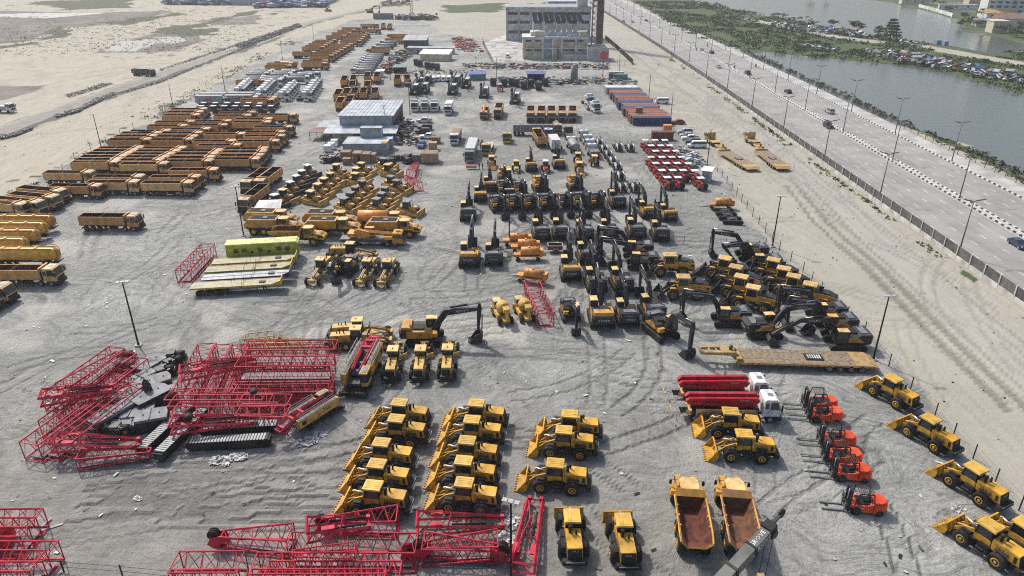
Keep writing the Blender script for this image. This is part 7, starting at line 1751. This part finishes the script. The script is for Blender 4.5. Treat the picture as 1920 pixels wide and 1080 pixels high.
def engine(p, rot, label, n):
    mb = MB(); rnd = random.Random(n)
    mb.box(-1.4, 1.4, -.9, .9, 0, .5, 'black'); mb.box(-1.1, .2, -.7, .7, .5, 1.5, 'charcoal', .1, .1); mb.cyl((.3, 0, .9), (1.3, 0, .9), .55, 'black', 12); mb.cyl((-.5, -.95, 1.0), (-.5, .95, 1.0), .45, 'charcoal', 12)
    for k in range(9): x = rnd.uniform(-1.3, 1.2); y = rnd.uniform(-.8, .6); z = rnd.uniform(.4, 1.4); mb.box(x, x + rnd.uniform(.15, .5), y, y + rnd.uniform(.1, .4), z, z + rnd.uniform(.1, .4), rnd.choice(['black', 'steel_dark', 'lightgrey', 'lowboy_yellow']))
    return single('engine_frame', mb, label, 'machine frame', (*at(*p), 0), rot, 'black engine and winch frames')
engine((233, 677), 20, 'black engine frame by the tip of the slanted red pile', 1); engine((238, 694), -10, 'black winch frame below another engine frame', 2); engine((309, 706), 40, 'black winch drum frame with pale pipes before the upright pile', 3); engine((330, 676), 15, 'black and pale axle frame at the back by the sand patch', 4); engine((326, 690), 60, 'long black frame with pale fittings beside the red upright pile', 5); engine((190, 818), 10, 'small black frame with white hoops by the red boom foot', 6); engine((227, 815), 0, 'small black frame with white hoops at the foot of counterweights', 7)
CF = mk_crawler_frame(9.5); gcf = 'black crawler tracks'
put(CF, (316, 812), 77, 'long crawler track with dusty pads, nearer the slate counterweights', gcf); put(CF, (346, 820), 78, 'long crawler track with dusty pads, nearer the red boom foot', gcf); put(CF, (432, 838), 5, 'black crawler track broadside, front one under the red boom foot', gcf); put(CF, (455, 812), 5, 'black crawler track broadside, rear one half hidden by red lattice', gcf)
UCm = Model('undercarriage', 'undercarriage')
for s in (-1, 1):
    t = UCm.part('crawler_track'); t.prism([(-1.9, .1), (1.9, .1), (2.2, .45), (1.9, .85), (-1.9, .85), (-2.2, .45)], s * 1.2 - .3, s * 1.2 + .3, 'black')
t = UCm.part('frame'); t.box(-1, 1, -1, 1, .4, .8, 'charcoal'); t.cyl((0, 0, .8), (0, 0, 1.0), .6, 'steel_dark', 14)
row(UCm, [(1358, 401), (1364, 409), (1372, 417)], 175, '{o} black crawler undercarriage stacked in line below the yellow bowser', 'spare crawler undercarriages')
# ---------------------------------------------------------------- dark telescopic crane at the bottom edge
mo = Model('telescopic_crane', 'crane')
b0 = Vector((*at(1262, 1190, 3.2), 3.2)); b1 = Vector((*at(1437, 998, 6.6), 6.6))
d = (b1 - b0).normalized(); side = d.cross(Vector((0, 0, 1))).normalized(); up = side.cross(d)
def sec(mb, p, q, w, h, m):
    vs = []
    for c in (p, q):
        for a, e in ((-1, -1), (1, -1), (1, 1), (-1, 1)): vs.append(c + side * (a * w / 2) + up * (e * h / 2))
    mb.add([v - b0 for v in vs], [(0, 1, 2, 3), (4, 5, 6, 7), (0, 1, 5, 4), (1, 2, 6, 5), (2, 3, 7, 6), (3, 0, 4, 7)], m)
Lb = (b1 - b0).length
bm1 = mo.part('boom'); sec(bm1, b0, b0 + d * Lb * .60, 1.05, 1.15, 'grove_green'); sec(bm1, b0 + d * Lb * .6, b0 + d * Lb * .62, 1.2, 1.3, 'black'); sec(bm1, b0 + d * Lb * .62, b0 + d * Lb * .82, .95, 1.05, 'grove_green'); sec(bm1, b0 + d * Lb * .82, b0 + d * Lb * .835, 1.1, 1.2, 'black'); sec(bm1, b0 + d * Lb * .835, b1, .88, .95, 'grove_green')
for s in (-1, 1): bm1.text('GROVE', .78, b0 + d * Lb * .9 + side * (s * .46) - b0, d * (1), up, 'paint_white') if s > 0 else bm1.text('GROVE', .78, b0 + d * Lb * .9 + side * (s * .46) - b0, d * (-1), up, 'paint_white')
bm1.text('GROVE', .62, b0 + d * Lb * .9 + up * .485 - b0, d, -side, 'paint_white')
hd = mo.part('boom_head'); sec(hd, b1, b1 + d * .9, 1.0, 1.3, 'black'); sec(hd, b1 + d * .9 + up * .3, b1 + d * 2.2 + up * .3, .25, .3, 'charcoal')
hp = b1 + d * 2.3 + up * .3 - b0; hd.cyl(hp - side * .12, hp + side * .12, .42, 'black', 16); hd.cyl(b1 + d * .5 - side * .6 - up * .4 - b0, b1 + d * .5 + side * .6 - up * .4 - b0, .4, 'charcoal', 14)
cb2 = mo.part('hoist_cable')
for k in (-.3, .3): q = b1 + d * .7 + side * k - up * .5 - b0; cb2.bar(q, Vector((q.x, q.y, -b0.z + .9)), .05, 'black')
hk = mo.part('hook_block'); q = b1 + d * .7 - b0; hk.box(q.x - .3, q.x + .3, q.y - .3, q.y + .3, -b0.z + .1, -b0.z + 1.0, 'lowboy_yellow')
tb = mo.part('carrier'); tb.box(-4, 3, -1.4, 1.4, -2.2, -1.2, 'grove_green'); tb.box(-2.6, 1.2, -1.2, 1.2, -1.2, .4, 'grove_green')
for x in (-2.8, 2.0):
    for s in (-1, 1): w = mo.part('wheel'); w.lathe((x, s * 1.35, -2.4), 'y', [(-.3, .6), (-.2, .8), (.2, .8), (.3, .6)], 'rubber', 14)
root = put(mo, None, 0, 'dark green telescopic crane with its boom crossing the rusty hauler', world=(b0.x, b0.y), z=b0.z, flat=False)
mb = MB(); mb.lathe((0, 0, 0), 'z', [(0, .5), (.3, .5), (.8, .3), (1.0, .1)], 'cloth_hi', 10); 
P3 = mk_person('cloth_hi'); put(P3, (1425, 1004), 0, 'person in lime vest beside the rusty hauler by the crane boom')
# ---------------------------------------------------------------- crates, scrap, plastic, litter
def crate(p, w, d_, h, m, label, rot=0, lid=None, name='wooden_crate'):
    mb = MB(); mb.box(-w / 2, w / 2, -d_ / 2, d_ / 2, .1, h, m)
    for x in np.linspace(-w / 2, w / 2 - .1, 5): mb.box(x, x + .12, -d_ / 2 - .04, -d_ / 2, .1, h, lid or m)
    mb.box(-w / 2 - .05, w / 2 + .05, -d_ / 2 - .05, d_ / 2 + .05, h, h + .08, lid or m)
    return single(name, mb, label, 'crate' if 'crate' in name else 'hut', (*at(*p), 0), rot, 'crates and huts behind the bulldozers')
crate((806, 303), 4.4, 3.6, 2.6, 'ply', 'plywood hut with pale pallet roof by the lane', lid='plank', name='plywood_hut'); crate((782, 303), 2.2, 2.4, 2.0, 'slate', 'grey crate right beside the plywood hut'); crate((812, 280), 2.2, 2.2, 2.0, 'ply', 'plywood crate standing behind the plywood hut'); crate((818, 268), 2.4, 2.0, 1.8, 'plank', 'pale crate beside the blue pickup')
crate((684, 304), 3.4, 3, 2.5, 'wood', 'brown crate below the front site cabin'); crate((672, 304), 2.2, 3, 2.7, 'wood', 'tall brown crate below the front site cabin, with dark gap'); crate((650, 300), 2.6, 2.6, 2.4, 'wood', 'weathered crate at the corner of the front site cabin'); crate((651, 308), 2.0, 1.6, 1.6, 'wood', 'low brown crate nearest the bulldozers'); crate((695, 303), 3.0, 2.6, 2.2, 'wood', 'brown crate next to the black parts racks')
for i, p in enumerate([(615, 284), (622, 279), (628, 273)]): crate(p, 1.8, 1.8, 1.7, 'white', '{} white cube tank from the scrap beside the front cabin'.format(ORD[i]), name='cube_tank')
for i, p in enumerate([(717, 304), (735, 306), (741, 301), (760, 302), (767, 299), (766, 306), (628, 303), (616, 305), (775, 268), (760, 262), (757, 250), (765, 245), (1050, 158)]): engine(p, random.uniform(0, 180), '{} black machine part counted along the yard behind the bulldozers'.format(ORD[i]), 20 + i)
def stuff_heap(name, poly_px, n, s, mats, h, seed):
    mb = MB(); rr = random.Random(seed); P = PX(poly_px); xs = [p[0] for p in P]; yy = [p[1] for p in P]; k = 0
    while k < n:
        x = rr.uniform(min(xs), max(xs)); y = rr.uniform(min(yy), max(yy))
        if sdf(P, np.array([x]), np.array([y]))[0] < 0: continue
        k += 1; a = s * rr.uniform(.4, 1.2); b_ = s * rr.uniform(.3, 1.0); z = rr.uniform(0, h); t = rr.uniform(0, 3.14); c, q = math.cos(t), math.sin(t); v = []
        for zz in (z, z + s * rr.uniform(.2, .7)):
            for u, w in ((-a, -b_), (a, -b_), (a, b_), (-a, b_)): v.append((x + u * c - w * q, y + u * q + w * c, zz + rr.uniform(-.1, .2) * s))
        mb.add(v, [(0, 1, 2, 3), (4, 5, 6, 7), (0, 1, 5, 4), (1, 2, 6, 5), (2, 3, 7, 6), (3, 0, 4, 7)], rr.choice(mats))
    return tag(link(name, mb.build(name)), kind='stuff')
sc_m = ['steel_dark', 'black', 'slate', 'grey', 'wood', 'lightgrey', 'rust']
stuff_heap('scrap_metal', [(735, 232), (770, 225), (775, 262), (740, 262)], 110, .7, sc_m, 1.2, 1); stuff_heap('scrap_metal', [(735, 262), (785, 262), (785, 275), (735, 272)], 45, .6, sc_m + ['white', 'tan'], .8, 2)
stuff_heap('scrap_metal', [(604, 296), (645, 285), (648, 300), (606, 308)], 60, .7, sc_m, .9, 3); stuff_heap('scrap_metal', [(1266, 276), (1310, 288), (1325, 318), (1290, 315)], 90, .6, ['lightgrey', 'grey', 'white', 'slate', 'cont_green'], .9, 4)
stuff_heap('scrap_metal', [(846, 74), (880, 74), (905, 98), (860, 96)], 160, .9, ['sign_red', 'maroon', 'steel_dark', 'cream', 'rust', 'crane_red'], 1.4, 5); stuff_heap('scrap_metal', [(728, 112), (765, 92), (770, 108), (740, 122)], 130, 1.0, sc_m, 1.6, 6); stuff_heap('scrap_metal', [(715, 130), (735, 120), (738, 135), (722, 140)], 70, 1.0, ['maroon', 'rust', 'cont_brown'], 2.2, 7)
stuff_heap('scrap_metal', [(870, 122), (1000, 124), (1140, 124), (1140, 130), (1000, 130), (870, 128)], 230, .9, ['steel_dark', 'slate', 'grey', 'spoil', 'cont_brown'], 1.2, 8); stuff_heap('scrap_metal', [(930, 148), (1130, 150), (1190, 150), (1195, 158), (1120, 160), (930, 158)], 220, .8, ['steel_dark', 'black', 'slate', 'grey', 'wood', 'cont_green', 'sheet_blue'], 1.0, 9); stuff_heap('scrap_metal', [(770, 132), (900, 132), (910, 138), (770, 140)], 60, .6, sc_m, .6, 10)
stuff_heap('distant_site_clutter', [(740, 34), (820, 34), (815, 38), (740, 38)], 90, 2.0, sc_m + ['cont_blue', 'cont_red'], 2.5, 11); stuff_heap('distant_site_clutter', [(720, 5), (770, 5), (765, 12), (715, 12)], 50, 2.2, sc_m, 2, 12); stuff_heap('distant_site_clutter', [(310, 6), (440, 8), (430, 10), (310, 9)], 120, 4, ['tarp_blue', 'sheet_blue', 'sheet_light', 'slate'], 3, 13); stuff_heap('distant_site_clutter', [(480, 12), (610, 10), (610, 14), (480, 16)], 120, 3.5, ['tarp_blue', 'sheet_blue', 'sheet_light', 'rust'], 3, 14); stuff_heap('distant_site_clutter', [(985, 16), (1030, 16), (1030, 24), (985, 24)], 90, 3, ['tarp_blue', 'sheet_light', 'grey', 'cont_red'], 3, 15)
DX = mk_dozer('sheen_roof_yellow', 'dozer_yellow'); put(mk_excavator('old', 1), (694, 24), 0, 'distant yellow excavator on the sand heap', scale=1.1); put(DX, (615, 22), 0, 'distant yellow bulldozer on pale sand')
mo = Model('tower_crane', 'crane'); t = mo.part('mast'); 
for sx in (-.8, .8):
    for sy in (-.8, .8): t.bar((sx, sy, 0), (sx, sy, 45), .2, 'lowboy_yellow')
for i in range(22):
    for s in (-.8, .8): t.bar((-.8, s, i * 2), (.8, s, i * 2 + 2), .12, 'lowboy_yellow'); t.bar((s, -.8, i * 2), (s, .8, i * 2 + 2), .12, 'lowboy_yellow')
b_ = mo.part('base'); b_.box(-2.5, 2.5, -2.5, 2.5, 0, 2.5, 'lowboy_yellow', .8, .8); b_.box(-4, 4, -4, 4, -.1, .6, 'concrete'); put(mo, (772, 30), 0, 'yellow tower crane mast rising out of the top of the photo', flat=False)
# scrap vehicle market on the lagoon spit
WK = []
for i, m in enumerate(['car_silver', 'slate', 'lightgrey', 'car_blue', 'grey', 'car_black', 'sheet_light', 'rust']):
    w = mk_pickup(m, ['car', 'suv', 'van', 'pickup'][i % 4]); w.name = 'scrap_vehicle'; w.cat = 'scrap vehicle'; WK.append(w)
random.seed(77)
def wreck(poly, n):
    def f(x, y):
        m = random.choice(WK); r = link(m.name, m.flat()); r.location = (x, y, random.uniform(-.1, .7)); r.rotation_euler = (random.gauss(0, .25), random.gauss(0, .2), random.uniform(0, 6.28)); r.scale = (.78,) * 3; tag(r, 'scrap vehicle packed among others on the green lagoon spit', 'scrap vehicle', 'scrap vehicles on the lagoon spit')
    scatter(PX(poly), n, f)
wreck([(1610, 97), (1680, 97), (1740, 108), (1790, 120), (1850, 132), (1920, 145), (1920, 158), (1850, 150), (1780, 133), (1720, 122), (1650, 112), (1610, 106)], 124)
wreck([(1440, 44), (1470, 45), (1530, 52), (1600, 58), (1640, 70), (1600, 73), (1540, 66), (1500, 60), (1440, 56)], 84)
wreck([(1360, 28), (1420, 34), (1430, 44), (1365, 40)], 16); wreck([(1270, 2), (1350, 6), (1400, 24), (1350, 22), (1290, 10)], 16); wreck([(1500, 84), (1575, 94), (1570, 100), (1500, 92)], 12); wreck([(1680, 76), (1730, 84), (1725, 92), (1680, 84)], 14); wreck([(1440, 24), (1530, 36), (1560, 50), (1500, 46), (1440, 34)], 22)
st = []
for m in ('tarp_blue', 'sheet_light', 'cont_green', 'wood', 'sheet_grey', 'rust'):
    s_ = Model('market_stall', 'stall'); b_ = s_.part('awning'); b_.add([(-2, -1.6, 2.0), (2, -1.6, 2.0), (2, 1.6, 2.0), (-2, 1.6, 2.0), (-2, 0, 2.8), (2, 0, 2.8)], [(0, 1, 5, 4), (3, 2, 5, 4), (0, 4, 3), (1, 2, 5)], m)
    b_.box(-1.7, 1.7, -1.3, 1.3, 0, 2.0, 'wood'); st.append(s_)
def stall(x, y): put(random.choice(st), None, random.uniform(0, 180), 'small tarpaulin stall among the scrap vehicles on the spit', 'market stalls on the spit', world=(x, y), flat=True)
scatter(PX([(1620, 100), (1700, 104), (1790, 122), (1900, 142), (1900, 152), (1780, 130), (1650, 109)]), 22, stall); scatter(PX([(1470, 46), (1600, 58), (1630, 70), (1540, 64), (1470, 54)]), 14, stall)
mb = MB(); mb.box(-2.4, 2.4, -1.1, 1.1, 0, 2.4, 'sheet_blue'); 
for i, p in enumerate([(1757, 83), (1771, 85)]): single('blue_cabin', mb, ['blue cabin by the water on the spit, nearer the layered tree', 'blue cabin by the water on the spit, nearer the sand path'][i], 'cabin', (*at(*p), 0), 80, 'blue waterside cabins')
stuff_heap('haul_road_spoil', [(-20, 262), (40, 249), (62, 240), (60, 245), (30, 256), (-20, 268)], 520, .3, ['slate', 'spoil', 'spoil'], .7, 31); stuff_heap('haul_road_spoil', [(102, 219), (150, 205), (175, 190), (215, 175), (222, 178), (180, 195), (150, 210), (108, 223)], 1500, .32, ['slate', 'spoil', 'spoil'], .8, 32); stuff_heap('haul_road_spoil', [(222, 175), (300, 152), (360, 128), (440, 97), (480, 82), (482, 85), (440, 100), (360, 131), (300, 156), (224, 179)], 1500, .3, ['slate', 'spoil', 'spoil'], .5, 33); stuff_heap('haul_road_spoil', [(300, 130), (400, 98), (470, 76), (470, 78), (400, 101), (302, 133)], 500, .3, ['slate', 'spoil'], .5, 34); stuff_heap('haul_road_spoil', [(440, 86), (500, 66), (560, 45), (566, 50), (500, 75), (450, 92)], 1300, .5, ['spoil', 'spoil', 'slate'], 1.0, 35); stuff_heap('haul_road_spoil', [(120, 180), (195, 157), (212, 158), (200, 162), (130, 184)], 350, .3, ['spoil', 'slate'], .4, 36)
# plastic sheets
def plastic(p, r, n, label, m='plastic'):
    mb = MB(); rr = random.Random(n); G_ = 15; vs = []
    for i in range(G_):
        for j in range(G_):
            x = (i / (G_ - 1) - .5) * 2; y = (j / (G_ - 1) - .5) * 2; q = 1 - .35 * (x * x + y * y) / 2
            vs.append((x * r * q + rr.gauss(0, .09) * r, y * r * .6 * q + rr.gauss(0, .09) * r, max(.02, rr.random() * .32 * r * (1.15 - max(abs(x), abs(y))))))
    mb.add(vs, [(i * G_ + j, (i + 1) * G_ + j, (i + 1) * G_ + j + 1, i * G_ + j + 1) for i in range(G_ - 1) for j in range(G_ - 1) if rr.random() > .12], m)
    return single('plastic_sheet', mb, label, 'plastic sheet', (*at(*p), 0.02), rr.uniform(-30, 30), 'crumpled plastic sheets')
plastic((415, 865), 1.5, 1, 'crumpled clear plastic sheet in front of the black crawler track'); plastic((447, 856), 1.3, 2, 'smaller crumpled plastic sheet beside the larger one'); plastic((575, 828), 1.6, 3, 'crumpled grey plastic under the crawler crane body', 'lightgrey'); plastic((601, 814), 1.0, 4, 'small crumpled grey plastic at the crawler crane track', 'lightgrey'); plastic((963, 985), 1.7, 5, 'heap of white plastic film by the bottom light pole'); plastic((950, 1010), 1.2, 8, 'white plastic film beside the bottom light pole'); plastic((258, 935), .6, 6, 'small scrap of plastic lying on rutted gravel'); plastic((1797, 955), .9, 7, 'white plastic scrap behind the fence side loader'); plastic((945, 965), 1.0, 9, 'grey plastic film by the second loader file', 'lightgrey')
mb = MB(); rr = random.Random(3)
for _ in range(520):
    x, y = rr.uniform(-75, 52), 46 + rr.random() ** 1.6 * 190
    if x < -58 and y < 60: continue
    s = rr.uniform(.04, .15) * (1 + y / 220); t = rr.uniform(0, 3.1); c, q = math.cos(t), math.sin(t); a, b_ = s * rr.uniform(.6, 2.5), s
    mb.add([(x + u * c - w * q, y + u * q + w * c, .05 + rr.uniform(0, .08)) for u, w in ((-a, -b_), (a, -b_ * .6), (a * .8, b_), (-a, b_ * .7))], [(0, 1, 2, 3)], rr.choice(['white', 'lightgrey', 'plastic', 'black', 'wood', 'lightgrey', 'steel_dark']))
tag(link('litter', mb.build('litter')), kind='stuff')
mb = MB(); rr = random.Random(4)
for _ in range(260):
    x = rr.uniform(54, 80); y = rr.uniform(55, 330); s = rr.uniform(.04, .13); mb.box(x, x + s * 2, y, y + s, 0, s, rr.choice(['black', 'wood', 'steel_dark', 'lightgrey']))
for _ in range(160):
    x = rr.uniform(-150, -118); y = rr.uniform(170, 420); s = rr.uniform(.05, .16); mb.box(x, x + s * 2, y, y + s, 0, s, rr.choice(['black', 'wood', 'steel_dark']))
tag(link('rubble', mb.build('rubble')), kind='stuff')
for i, (p, L_, r_) in enumerate([((98, 990), 1.9, 30), ((88, 982), 1.2, 75)]):
    mb = MB(); mb.box(-L_ / 2, L_ / 2, -.09, .09, 0, .1, 'grey'); single('plank', mb, ['long grey timber plank crossed by another near the corner pile', 'short grey timber plank lying across near the corner pile'][i], 'plank', (*at(*p), .03 + .1 * i), r_)
# ---------------------------------------------------------------- camera, light, air
cam = bpy.data.cameras.new('camera'); cam.sensor_width = 36; cam.lens = FPX / 1920 * 36; cam.clip_end = 8000; cam.clip_start = 1
co_ = bpy.data.objects.new('camera', cam); COL.objects.link(co_); co_.location = (0, 0, CAMH); co_.rotation_euler = (math.pi / 2 - PITCH, 0, 0); sc.camera = co_
EL = rad(48); AZ = math.atan2(-.62, .78)
sd = Vector((math.sin(AZ) * math.cos(EL), math.cos(AZ) * math.cos(EL), math.sin(EL)))
sun = bpy.data.lights.new('sun', 'SUN'); sun.energy = 3.3; sun.angle = rad(2.5); sun.color = (1, .955, .89)
so = bpy.data.objects.new('sun', sun); COL.objects.link(so); so.rotation_euler = sd.to_track_quat('Z', 'Y').to_euler(); so.location = sd * 500
w = bpy.data.worlds.new('World'); sc.world = w; w.use_nodes = True
sk = w.node_tree.nodes.new('ShaderNodeTexSky'); sk.sky_type = 'NISHITA'; sk.sun_disc = False; sk.sun_elevation = EL; sk.sun_rotation = AZ % (2 * math.pi); sk.dust_density = 4.0; sk.air_density = 1.0; sk.ozone_density = 1.0
bg = w.node_tree.nodes['Background']; bg.inputs['Strength'].default_value = .15; w.node_tree.links.new(sk.outputs[0], bg.inputs[0])
HAZE = .0002
hz = MB(); hz.box(-900, 1100, -60, 1700, -3, 70, 'glass'); hm = bpy.data.materials.new('haze'); hm.use_nodes = True
for n in list(hm.node_tree.nodes):
    if n.type != 'OUTPUT_MATERIAL': hm.node_tree.nodes.remove(n)
pv = hm.node_tree.nodes.new('ShaderNodeVolumePrincipled'); pv.inputs['Density'].default_value = HAZE; pv.inputs['Color'].default_value = (.88, .91, .95, 1); pv.inputs['Anisotropy'].default_value = .2
hm.node_tree.links.new(pv.outputs[0], [n for n in hm.node_tree.nodes if n.type == 'OUTPUT_MATERIAL'][0].inputs['Volume'])
hz.mats = [hm]; tag(link('haze', hz.build('haze')), kind='stuff')
sc.view_settings.view_transform = 'Standard'; sc.view_settings.look = 'None'; sc.view_settings.gamma = 1; sc.view_settings.exposure = 0.08
sc.render.engine = 'CYCLES'; cy = sc.cycles
cy.filter_width = 1.05; cy.max_bounces = 5; cy.diffuse_bounces = 2; cy.glossy_bounces = 2; cy.transmission_bounces = 2; cy.volume_bounces = 0; cy.use_denoising = False; cy.denoiser = 'OPENIMAGEDENOISE'; cy.use_adaptive_sampling = True; cy.adaptive_threshold = .008; cy.caustics_reflective = False; cy.caustics_refractive = False
